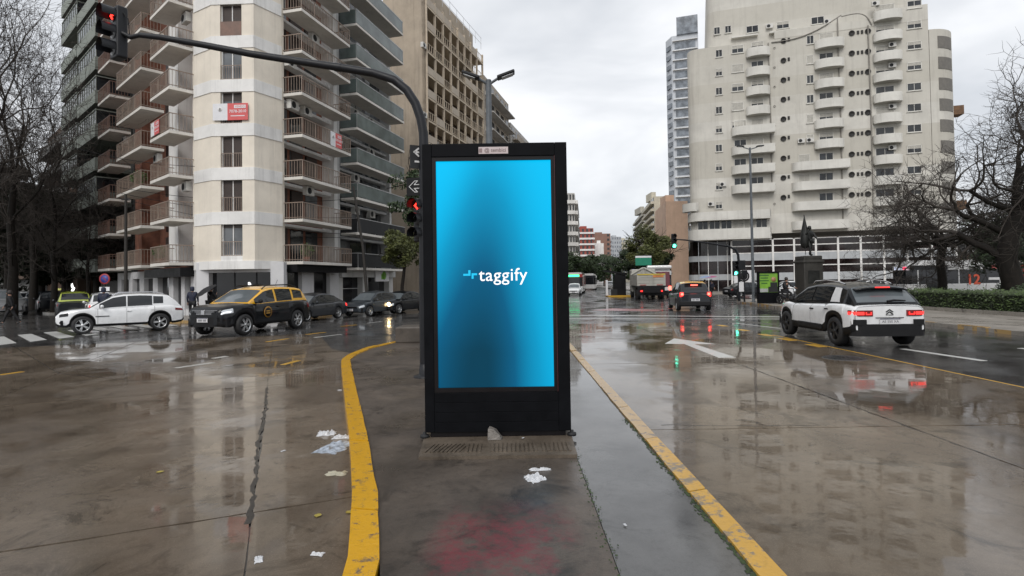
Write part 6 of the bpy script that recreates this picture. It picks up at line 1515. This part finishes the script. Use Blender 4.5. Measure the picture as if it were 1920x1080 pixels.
# dark covered stand on the far traffic island
p = at(1160, 555, 62); t = thing('covered_stand', 'black tarp covered stand on a small yellow edged island far ahead', 'stand', (p.x, 62, .005))
MB().box((0, 0, .08), (2.6, 2.0, .16)).obj('island', M_yrd, t); MB().prism([(-.55, -.5), (.75, -.5), (.75, .6), (-.55, .6)], .16, 2.5).obj('cover', M_black, t, bevel=.12)
mb = MB(); mb.add([(-1.7, -.6, 2.85), (.8, -.6, 2.35), (.8, .7, 2.35), (-1.7, .7, 2.85), (-1.7, -.6, 2.95), (.8, -.6, 2.62), (.8, .7, 2.62), (-1.7, .7, 2.95)], [(3, 2, 1, 0), (4, 5, 6, 7), (0, 1, 5, 4), (1, 2, 6, 5), (2, 3, 7, 6), (3, 0, 4, 7)]); mb.obj('canopy', M_black, t)
MB().box((-1.3, 0, 1.0), (.22, .22, 1.7)).obj('white_post', M_bw, t); MB().box((-.6, -.6, .5), (.7, .1, .7)).obj('front_sheet', M_dkgrey, t)
# statue
ps = at(1517, 540, 40.0); M_bronze = mat('dark_bronze', (.022, .023, .022), .5, .4, var=.4, vs=3, bmp=.3, bs=12); M_ped = mat('dark_granite', (.036, .034, .030), .5, var=.4, vs=2.2, bmp=.4, bs=9)
st = thing('statue', 'dark bronze figure with a furled flag on a stone pedestal', 'statue', (ps.x, 40, .13)); zp = at(1517, 480, 40).z-.13
MB().box((0, 0, .25), (2.4, 2.4, .5)).obj('step', M_ped, st, bevel=.05); MB().prism([(-.68, -.68), (.68, -.68), (.68, .68), (-.68, .68)], .5, zp-.25).obj('pedestal', M_ped, st, bevel=.06); MB().box((0, 0, zp-.13), (1.30, 1.30, .26)).obj('cap', M_ped, st, bevel=.05)
MB().box((0, -.69, 1.75), (.8, .05, .9)).obj('relief_panel', M_bronze, st, bevel=.02); MB().box((0, 0, zp-.42), (1.5, 1.5, .14)).obj('moulding', M_ped, st, bevel=.03)
# ------------------------------------------------------------------ people (continuous skinned bodies, clothes over them)
M_skin = mat('skin', (.36, .21, .15), .55, var=.08); M_hair = mat('dark_hair', (.02, .014, .012), .6, var=.2); M_navyc = mat('navy_coat', (.014, .018, .040), .75, var=.25, vs=8); M_blk = mat('black_cloth', (.010, .010, .012), .8, var=.25, vs=8); M_shoe = mat('shoe', (.012, .012, .012), .4, var=.1)
def skin_obj(name, verts, edges, radii, m, parent, root=0, sub=1):
    me = bpy.data.meshes.new(name); me.from_pydata(verts, edges, []); me.materials.append(m)
    o = bpy.data.objects.new(name, me); col.objects.link(o); o.parent = parent
    s = o.modifiers.new('skin', 'SKIN'); s.use_smooth_shade = True
    for i, d in enumerate(me.skin_vertices[0].data): d.radius = radii[i] if isinstance(radii[i], tuple) else (radii[i], radii[i]); d.use_root = (i == root)
    b = o.modifiers.new('sub', 'SUBSURF'); b.levels = sub; b.render_levels = sub; return o
def pose(stride=0.0, arm=(0.1, -.1), lean=0.0, raise_r=None):
    """joint dictionary, local -y is the way the figure faces; x right"""
    J = dict(pel=(0, 0, .93), chest=(0, -lean, 1.28), neck=(0, -lean*1.2, 1.47), head=(0, -lean*1.3-.01, 1.60), top=(0, -lean*1.3, 1.72))
    for s, n, st, ar in ((-1, 'r', stride, arm[0]), (1, 'l', -stride, arm[1])):
        J[n+'hip'] = (s*.10, 0, .90); J[n+'kne'] = (s*.11, -st*.45-.03, .50); J[n+'ank'] = (s*.11, -st*.9+.02, .09+.05*abs(st)*(st < 0)); J[n+'toe'] = (s*.12, -st*.9-.15, .04)
        J[n+'sho'] = (s*.19, -lean*1.1, 1.41); J[n+'elb'] = (s*.25, -ar*.5-lean, 1.13); J[n+'wri'] = (s*.25, -ar-.05-lean, .90); J[n+'han'] = (s*.25, -ar-.08-lean, .82)
    if raise_r: J['relb'], J['rwri'], J['rhan'] = raise_r
    return J
def person(label, loc, face, J, coat, legs, s=1.0, hood=False, hair=M_hair, bronze=None, parent=None, coatlen=.80):
    t = parent if parent is not None else thing('person', label, 'person', loc, face)
    if parent is None: t.scale = (s, s, s)
    nm = ['pel', 'chest', 'neck', 'head', 'top', 'rhip', 'rkne', 'rank', 'rtoe', 'lhip', 'lkne', 'lank', 'ltoe', 'rsho', 'relb', 'rwri', 'rhan', 'lsho', 'lelb', 'lwri', 'lhan']
    ix = {n: i for i, n in enumerate(nm)}; V = [J[n] for n in nm]
    E_ = [('pel', 'chest'), ('chest', 'neck'), ('neck', 'head'), ('head', 'top'), ('pel', 'rhip'), ('rhip', 'rkne'), ('rkne', 'rank'), ('rank', 'rtoe'), ('pel', 'lhip'), ('lhip', 'lkne'), ('lkne', 'lank'), ('lank', 'ltoe'), ('chest', 'rsho'), ('rsho', 'relb'), ('relb', 'rwri'), ('rwri', 'rhan'), ('chest', 'lsho'), ('lsho', 'lelb'), ('lelb', 'lwri'), ('lwri', 'lhan')]
    R0 = dict(pel=(.14, .10), chest=(.16, .11), neck=.055, head=(.082, .095), top=(.05, .06), hip=.085, kne=.055, ank=.04, toe=.035, sho=.06, elb=.042, wri=.028, han=.04)
    rr = [R0[n] if n in R0 else R0[n[1:]] for n in nm]; tup = lambda x, k: tuple(v*k for v in x) if isinstance(x, tuple) else x*k
    skin_obj('body', V, [(ix[a], ix[b]) for a, b in E_], rr, bronze or M_skin, t)
    def sub(name, keep, k, m, extra=None):
        k_ = [n for n in nm if n in keep]; jx = {n: i for i, n in enumerate(k_)}; VV = [list(J[n]) for n in k_]; R2 = [tup(R0[n] if n in R0 else R0[n[1:]], k) for n in k_]; ee = [(jx[a], jx[b]) for a, b in E_ if a in jx and b in jx]
        if extra: extra(k_, jx, VV, R2, ee)
        return skin_obj(name, VV, ee, R2, m, t)
    sub('coat', ['pel', 'chest', 'neck', 'rsho', 'relb', 'rwri', 'lsho', 'lelb', 'lwri'], 1.30, coat, lambda k_, jx, VV, R2, ee: (VV.append([0, .01, coatlen]), R2.append((.22, .17)), ee.append((jx['pel'], len(VV)-1))))
    sub('trousers', ['pel', 'rhip', 'rkne', 'rank', 'lhip', 'lkne', 'lank'], 1.28, legs)
    sub('shoe', ['rank', 'rtoe'], 1.25, M_shoe if not bronze else bronze); sub('shoe', ['lank', 'ltoe'], 1.25, M_shoe if not bronze else bronze)
    h = J['head']; hm = MB(); hm.lathe([(1e-4, .145), (.06, .135), (.095, .09), (.106, .02), (.10, -.05), (.085, -.11 if hood else -.07)], 14, (h[0], h[1]+.025, h[2]+.03)); hm.obj('hood' if hood else 'hair', coat if hood else hair, t)
    if not bronze:
        f = MB(); f.lathe([(1e-4, -.03), (.016, 0), (.018, .02), (1e-4, .03)], 6, (h[0], h[1]-.115, h[2]-.005)); f.obj('nose', M_skin, t)
        mb = MB()
        for n in 'rl':
            w_, hn = Vector(J[n+'wri']), Vector(J[n+'han']); d = (hn-w_).normalized(); sd_ = d.cross(Vector((0, 1, .2))).normalized()
            for k in range(4): b0 = hn+sd_*(k-1.5)*.018; mb.tube([b0, b0+d*(.05+.012*(k in (1, 2)))+Vector((0, -.012, 0)), b0+d*.085+Vector((0, -.03, 0))], [.010, .009, .007], 5)
            mb.tube([w_+d*.04, w_+d*.06+sd_*.05, w_+d*.10+sd_*.055], [.012, .010, .008], 5)
        mb.obj('fingers', M_skin, t)
    return t
def umbrella(label, loc, tilt, m, r=.55, s=1.0):
    t = thing('umbrella', label, 'umbrella', loc); t.rotation_euler = tilt; t.scale = (s,)*3
    mb = MB(); K = 8
    vs = [(0, 0, .0)]
    for ring, (rr, z) in enumerate(((.35, -.05), (.7, -.14), (1.0, -.30))):
        for k in range(K*2):
            a = PI*k/K; q = rr*(1 if k % 2 == 0 else .95); vs.append((r*q*math.cos(a), r*q*math.sin(a), r*z*(1 if k % 2 == 0 else .92)))
    n = K*2; fs = [(0, 1+k, 1+(k+1) % n) for k in range(n)]
    for ring in range(2): fs += [(1+ring*n+k, 1+(ring+1)*n+k, 1+(ring+1)*n+(k+1) % n, 1+ring*n+(k+1) % n) for k in range(n)]
    mb.add(vs, fs); o = mb.obj('canopy', m, t); o.modifiers.new('solid', 'SOLIDIFY').thickness = .006
    MB().tube([(0, 0, .06), (0, 0, -.72), (.02, 0, -.80), (.06, 0, -.80)], .009, 6).obj('shaft', M_alum, t); return t
p = g(21, 608); person('person in dark clothes striding across the far left of the street', (p[0], p[1], .005), R_(-60), pose(.42, (.25, -.2), .05), M_blk, M_blk, 1.02)
p = at(361, 600, 29.6); person('person in a hooded navy coat with their back to the corner block', (p.x, 29.6, .13), R_(200), pose(.08, (.05, .1)), M_navyc, M_blk, .98, hood=True)
p = at(394, 600, 29.9); person('person in black under a black umbrella by the corner shop', (p.x, 29.9, .13), R_(150), pose(.1, (.2, .1), .04, ((-.27, -.16, 1.15), (-.16, -.26, 1.32), (-.12, -.28, 1.36))), M_blk, M_blk, .98)
um = umbrella('black umbrella tilted over the person by the corner shop', (at(384, 548, 29.7).x, 29.6, at(384, 545, 29.7).z+.12), (R_(22), R_(-28), 0), M_blk, .62)
p = at(183, 600, 26.8); person('person in a dark navy coat waiting behind the white SUV', (p.x, 27.2, .13), R_(190), pose(.05, (.05, .1)), M_navyc, M_blk, 1.0, hood=True)
for i, (px, Y, c_, uc_, lab, lab2) in enumerate(((1322, 57, M_blk, (.20, .27, .42), 'pedestrian in black beneath the blue umbrella', 'pale blue umbrella near the avenue corner'), (1334, 58.5, M_navyc, (.34, .08, .18), 'pedestrian in navy beneath the magenta umbrella', 'magenta umbrella near the avenue corner'))):
    p = at(px, 545, Y); person(lab, (p.x, Y, .13 if p.x > 21 else .005), R_(20), pose(.2, (.2, .1), 0, ((-.26, -.14, 1.16), (-.14, -.22, 1.34), (-.10, -.24, 1.38))), c_, M_blk)
    umbrella(lab2, (p.x-.08, Y-.22, 2.15), (0, R_(-6), 0), mat('umbrella_%d' % i, uc_, .5, var=.1), .62)
# motorbike rider behind the crossover
p = at(1478, 572, 36.5); M_mb = mat('scooter_black', (.02, .02, .022), .3, var=.2)
t = thing('motor_scooter', 'dark motor scooter standing between the poster stand and the white crossover', 'scooter', (p.x, 36.5, .13), R_(25))
wm = wheel_meshes(.27, .12, 5, M_rimd)
for y in (-.62, .62): w_ = link('wheel', wm[0], t, (0, y, .27)); link('rim', wm[1], w_)
MB().tube([(0, -.62, .27), (0, -.48, .8), (0, -.42, 1.0)], [.05, .06, .04], 8).obj('fork', M_mb, t); MB().tube([(0, -.42, .6), (0, -.2, .38), (0, .2, .42), (0, .5, .62)], [.14, .13, .16, .12], 10).obj('frame_body', M_mb, t); MB().box((0, .28, .78), (.3, .75, .14)).obj('seat', M_blk, t, bevel=.04); MB().tube([(-.34, -.36, 1.04), (0, -.44, 1.0), (.34, -.36, 1.04)], .02, 6).obj('handlebar', M_mb, t); MB().lathe([(1e-4, -.05), (.08, -.03), (.09, .03)], 12, (0, -.52, .9), 'y').obj('head_lamp', M_hl, t)
Js = pose(0, (.4, .4), .12)
for s_, n in ((-1, 'r'), (1, 'l')): Js[n+'hip'] = (s_*.10, .25, .90); Js[n+'kne'] = (s_*.17, -.12, .72); Js[n+'ank'] = (s_*.14, .0, .34); Js[n+'toe'] = (s_*.14, -.16, .32); Js[n+'elb'] = (s_*.30, -.05, 1.16); Js[n+'wri'] = (s_*.31, -.28, 1.07); Js[n+'han'] = (s_*.31, -.35, 1.05)
for k in ('pel', 'chest', 'neck', 'head', 'top', 'rsho', 'lsho'): Js[k] = (Js[k][0], Js[k][1]+.25, Js[k][2])
person('rider in black seated on the dark scooter', (p.x, 36.5, .13), R_(25), Js, M_blk, M_blk, 1.0, coatlen=.86)
# statue figure
hold = thing('tmp', None, None); Jb = pose(.18, (.1, .3), 0, ((-.33, -.05, 1.25), (-.28, -.18, 1.42), (-.27, -.2, 1.50)))
fig = bpy.data.objects.new('figure', None); col.objects.link(fig); fig.parent = st; fig.location = (.15, 0, zp); fig.scale = (1.22,)*3; fig.rotation_euler = (0, 0, R_(15)); bpy.data.objects.remove(hold)
person(None, None, 0, Jb, M_bronze, M_bronze, bronze=M_bronze, parent=fig, hair=M_bronze, coatlen=.62)
mb = MB(); mb.tube([(-.25, -.12, .1), (-.28, -.08, 2.95)], .025, 6).lathe([(.02, 2.95), (.07, 2.62), (.15, 2.2), (.24, 1.75), (.29, 1.35), (.30, .95), (.24, .62), (.05, .55)], 12, (-.16, .10, 0)); mb.obj('flag', M_bronze, st, (.0, 0, zp))
# ------------------------------------------------------------------ trees
M_bark = mat('wet_bark', (.015, .0125, .0105), .8, var=.5, vs=5, bmp=.9, bs=16, spec=.2); M_twig = mat('twig', (.060, .052, .046), .85, var=.3, vs=2, spec=.2)
class TreeGen:
    def __init__(s, seed, gn=.22, sides=(8, 6, 5, 4, 3, 3, 3), up=.08): s.r = random.Random(seed); s.big = MB(); s.small = MB(); s.gn = gn; s.sides = sides; s.up = up; s.tips = []; s.n = 0
    def rv(s): return Vector((s.r.gauss(0, 1), s.r.gauss(0, 1), s.r.gauss(0, 1)))
    def limb(s, p, d, L, r, lvl, maxl, split=(2, 3), spread=.6, ratio=.72):
        K = 5 if lvl < 3 else 4 if lvl < 5 else 3; r = max(r, .0105); pts = [p.copy()]; rad = [r]; r1 = r*(.62 if lvl < maxl else .35); dd = d.copy(); cur = p.copy(); kids = []
        for i in range(K):
            dd = (dd+s.rv()*s.gn*.55+Vector((0, 0, s.up))).normalized(); cur = cur+dd*L/K; pts.append(cur.copy()); rad.append(r+(r1-r)*(i+1)/K)
            if lvl < maxl and i >= 1 and i < K-1 and s.r.random() < (.55 if lvl else .0): kids.append((cur.copy(), dd.copy(), rad[-1]))
        (s.big if lvl < 2 else s.small).tube(pts, rad, s.sides[min(lvl, 6)], cap=False); s.n += 1
        if lvl >= maxl: s.tips.append(cur.copy()); return
        for _ in range(s.r.randint(*split)):
            a = (dd+s.rv()*spread).normalized(); s.limb(cur, a, L*ratio*s.r.uniform(.8, 1.15), r1*.82, lvl+1, maxl, split, spread, ratio)
        for q, e_, rr in kids:
            a = (e_+s.rv()*spread*1.4).normalized(); s.limb(q, a, L*ratio*s.r.uniform(.6, .95), rr*.55, lvl+1, maxl, split, spread, ratio)
def bare_tree(label, x, y, limbs, seed, maxl=5, z0=.13, gn=.25, spread=.62, ratio=.72, up=.05, group=None, name='bare_tree'):
    """limbs: trunk path points [(dx,dy,z,r)...] then list of (start index, direction, length, radius)"""
    t = thing(name, label, 'tree', (x, y, z0), group=group); trunk, br = limbs; T_ = TreeGen(seed, gn, up=up)
    T_.big.tube([Vector(p[:3]) for p in trunk], [p[3] for p in trunk], 10)
    for (i, d, L, r) in br: T_.limb(Vector(trunk[i][:3]), Vector(d).normalized(), L, r, 1, maxl, spread=spread, ratio=ratio)
    T_.big.obj('trunk', M_bark, t); T_.small.obj('crown', M_twig, t); return t, T_
# plaza trees on the right
bare_tree('gnarled bare plaza tree with a broad low crown left of the bus number', 27.6, 36.0, ([(0, 0, 0, .30), (.05, 0, 1.2, .25), (-.05, 0, 2.6, .23), (.1, 0, 3.6, .24)], [(3, (-1, .1, .45), 2.6, .15), (3, (.9, -.2, .6), 2.0, .14), (3, (-.3, .3, 1), 2.3, .13), (3, (-.7, -.5, .75), 2.4, .12), (2, (.4, .8, .8), 2.0, .09), (3, (.35, -.6, .9), 2.2, .11), (3, (-.9, -.2, .25), 2.5, .10), (3, (-.5, .6, .6), 2.3, .10), (3, (.8, .4, .35), 2.2, .10), (3, (0, 0, 1), 2.3, .11)]), 5, 6, gn=.38, spread=.80, ratio=.755, up=.03)
bare_tree('massive dark leaning tree at the right edge of the plaza', 27.0, 30.0, ([(0, 0, 0, .62), (-.2, 0, 1.4, .50), (-.5, 0, 2.6, .46), (-.3, 0, 3.8, .42), (.3, 0, 5.0, .36)], [(2, (-1, -.1, .35), 2.6, .22), (3, (-.9, .2, .9), 2.9, .18), (4, (-.5, -.2, 1), 3.0, .20), (4, (.6, .2, 1), 3.2, .20), (3, (.9, -.2, .6), 2.8, .20), (4, (.1, .5, 1), 2.8, .16), (4, (-.8, .3, .5), 2.8, .15), (4, (-.4, -.6, .9), 2.8, .14), (3, (-1, .5, .6), 2.6, .13), (4, (.9, .5, .6), 3.0, .15), (4, (0, 0, 1), 3.2, .17), (4, (.5, -.5, .9), 3.0, .15)]), 8, 6, gn=.36, spread=.74, ratio=.74, up=.03)
bare_tree('bare tree beyond the bus at the right edge', 47.0, 50.0, ([(0, 0, 0, .4), (0, 0, 3, .32), (.2, 0, 5, .28)], [(2, (-.6, 0, 1), 3.2, .18), (2, (.6, .2, 1), 3.2, .17), (2, (0, -.5, 1), 3.2, .15), (1, (-.9, 0, .7), 2.6, .12)]), 12, 5, gn=.28, spread=.65)
# left street trees
LT = [(at(22, 560, 37).x, 37, 31, 'tall bare plane tree at the far left edge of the picture', 1.0), (at(62, 560, 45).x, 45, 32, 'tall bare plane tree second from the left edge', 1.0), (at(-55, 560, 34).x, 34, 33, 'bare plane tree whose crown enters from beyond the left edge', 1.1), (at(118, 560, 48).x, 48, 37, 'bare street tree in front of the green-grey block', .62), (at(165, 560, 43.5).x, 43.5, 38, 'smaller bare street tree close to the red balconies', .55), (at(90, 560, 40).x, 40.5, 39, 'bare street tree behind the row of parked cars', .7)]
for x, y, sd_, lab, k in LT:
    bare_tree(lab, x, y, ([(0, 0, 0, .34*k), (.1*k, 0, 3*k, .26*k), (-.1*k, 0, 6*k, .21*k), (.1, 0, 8.5*k, .17*k)], [(3, (-.3, .1, 1), 4.6*k, .11*k), (3, (.4, -.2, 1), 4.4*k, .10*k), (2, (.8, .1, .8), 3.8*k, .085*k), (2, (-.8, -.2, .8), 3.8*k, .085*k), (1, (.5, -.6, .9), 3.4*k, .07*k), (3, (.05, .4, 1), 4.2*k, .09*k), (2, (-.1, -.7, .9), 3.4*k, .07*k)]), sd_, 6, gn=.25, spread=.60, ratio=.74, up=.07, group='bare street trees on the left')
# leafy trees
def leafy(label, x, y, h, cr, cz, seed, m, n=9000, ls=.16, sqz=.8, z0=.13, trunk_r=.2, lean=(0, 0)):
    t = thing('leafy_tree', label, 'tree', (x, y, z0)); T_ = TreeGen(seed, .22, up=.06); L0 = h-cr*1.2
    T_.big.tube([(0, 0, 0), (lean[0]*.3, lean[1]*.3, L0*.5), (lean[0], lean[1], L0)], [trunk_r*1.2, trunk_r, trunk_r*.85], 8)
    for k in range(6):
        a = k*1.05; T_.limb(Vector((lean[0], lean[1], L0)), Vector((math.cos(a)*.8, math.sin(a)*.8, .75)), cr*.75, trunk_r*.5, 1, 3, spread=.6, ratio=.72)
    T_.big.obj('trunk', M_bark, t); T_.small.obj('limbs', M_bark, t)
    rg = random.Random(seed+1); mb = MB(); cl = []
    for _ in range(46):
        while True:
            p = Vector((rg.uniform(-1, 1), rg.uniform(-1, 1), rg.uniform(-1, 1)))
            if p.length < 1: break
        cl.append((Vector((lean[0]+p.x*cr, lean[1]+p.y*cr, cz+p.z*cr*sqz)), cr*rg.uniform(.16, .36)))
    for c_, rr in cl: leaf_clump(mb, c_, rr, n//46, ls, rg, .75)
    mb.obj('crown', m, t); return t
M_olive = mat('olive_leaf', (.075, .085, .022), .6, var=.5, vs=1.2)
p = at(1213, 540, 76); leafy('tall olive green tree rising over the tipper truck', p.x, 76, 8.6, 3.0, 6.2, 41, M_olive, 9000, .17, .85)
p = at(1192, 540, 92); leafy('dark evergreen tree left of the olive green tree', p.x, 92, 7.0, 3.2, 4.2, 42, M_leafd, 8000, .2, .8)
p = at(1238, 540, 88); leafy('dark leafy tree under the peach wall', p.x, 88, 7.6, 2.8, 4.8, 43, M_leafd, 7000, .2, .9)
for i, (px, Y, lab) in enumerate(((1080, 95, 'dark avenue tree nearest the billboard edge'), (1098, 130, 'dark avenue tree behind the waiting buses'), (1122, 170, 'small dark avenue tree farther along the buses'), (1140, 210, 'distant dark avenue tree before the far blocks'))):
    p = at(px, 540, Y); leafy(lab, p.x-1.5, Y, 5.4+i*1.1, 3.2+i*.9, 4.0+i*.8, 50+i, M_leafd, 4200, .26+.08*i, .75, .005)
M_ever = mat('evergreen_dark', (.011, .015, .008), .75, var=.5, vs=1.0, spec=.2)
for px, Y, h, cr, cz, lab in ((15, 47, 12, 4.4, 7.4, 'dense dark evergreen at the left edge of the side street'), (78, 52, 11.5, 4.0, 6.6, 'dense dark evergreen in front of the brown house'), (130, 50, 9.0, 3.0, 5.2, 'low dark evergreen at the foot of the green-grey block'), (182, 46, 8.0, 2.2, 4.6, 'slim dark evergreen beside the red balconies'), (-30, 60, 12, 6, 6, 'dark evergreen beyond the left edge')):
    p = at(px, 560, Y); leafy(lab, p.x, Y, h, cr, cz, int(px)+200, M_ever, 9000, .22, 1.05, .13, trunk_r=.25)
for px, Y, h, cr, cz, lab in ((1905, 43, 6.8, 3.1, 4.0, 'dark evergreen mass behind the leaning tree'), (1856, 58, 6.2, 2.4, 3.9, 'dark evergreen between the bus and the leaning tree'), (1990, 36, 7.5, 3.0, 4.4, 'dark evergreen just beyond the right edge')):
    p = at(px, 560, Y); leafy(lab, p.x, Y, h, cr, cz, int(px), M_leafd, 7000, .17, .95, .13, trunk_r=.2)
p = at(752, 560, 38.5); leafy('green street tree beside the billboard on the left pavement', p.x, 38.5, 5.2, 1.75, 4.1, 61, M_olive, 6000, .11, .75, trunk_r=.12, lean=(.3, 0))
p = at(790, 560, 30.0); leafy('dark leafy tree mostly hidden behind the billboard', p.x+.5, 30.0, 8.4, 1.9, 6.3, 62, M_leafd, 5000, .11, 1.1, .005, trunk_r=.14)
# hedge
hd_ = thing('hedge', 'clipped green hedge along the right pavement', 'hedge', (22.3, 16, .13)); mb = MB(); rg = random.Random(77)
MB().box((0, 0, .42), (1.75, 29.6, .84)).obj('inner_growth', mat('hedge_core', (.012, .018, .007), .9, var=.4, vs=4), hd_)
def hleaf(q, s_):
    a = Vector((rg.gauss(0, 1), rg.gauss(0, 1), rg.gauss(0, 1))).normalized(); b = a.orthogonal().normalized(); mb.add([q-a*s_, q+b*s_*.5, q+a*s_, q-b*s_*.5], [(0, 1, 2, 3)])
from mathutils import noise as mnoise
for _ in range(26000):
    y = rg.uniform(-14.9, 14.9); u = rg.random(); bulge = mnoise.noise(Vector((y*.9, 3, 0)))*.16+mnoise.noise(Vector((y*3.1, 8, 0)))*.07
    if u < .45: q = Vector((-.90+rg.gauss(0, .05)-bulge*.6, y, rg.uniform(.02, .98)))
    elif u < .9: q = Vector((rg.uniform(-.95, .95), y, .92+bulge+rg.gauss(0, .06)))
    else: q = Vector((rg.uniform(-.95, .95), (14.85 if rg.random() < .7 else -14.85)+rg.gauss(0, .05), rg.uniform(.02, .95)))
    hleaf(q, rg.uniform(.03, .075))
mb.obj('foliage', mat('hedge_leaf', (.045, .072, .018), .6, var=.75, vs=2.6), hd_)
# shrubs on the lawn behind the hedge
for i, (x, y, r_) in enumerate(((25.5, 27.5, .9), (27.5, 23.0, 1.1), (30, 33.5, 1.0))):
    t = thing('shrub', ('round dark shrub on the lawn behind the hedge end', 'wide dark shrub on the lawn near the leaning tree', 'dark shrub on the lawn in front of the bus')[i], 'shrub', (x, y, .15)); mb2 = MB(); leaf_clump(mb2, (0, 0, r_*.7), r_, 2200, .09, rg, .75); mb2.obj('foliage', M_leafd, t); MB().tube([(0, 0, 0), (0, 0, r_)], .05, 6).obj('stem', M_bark, t)
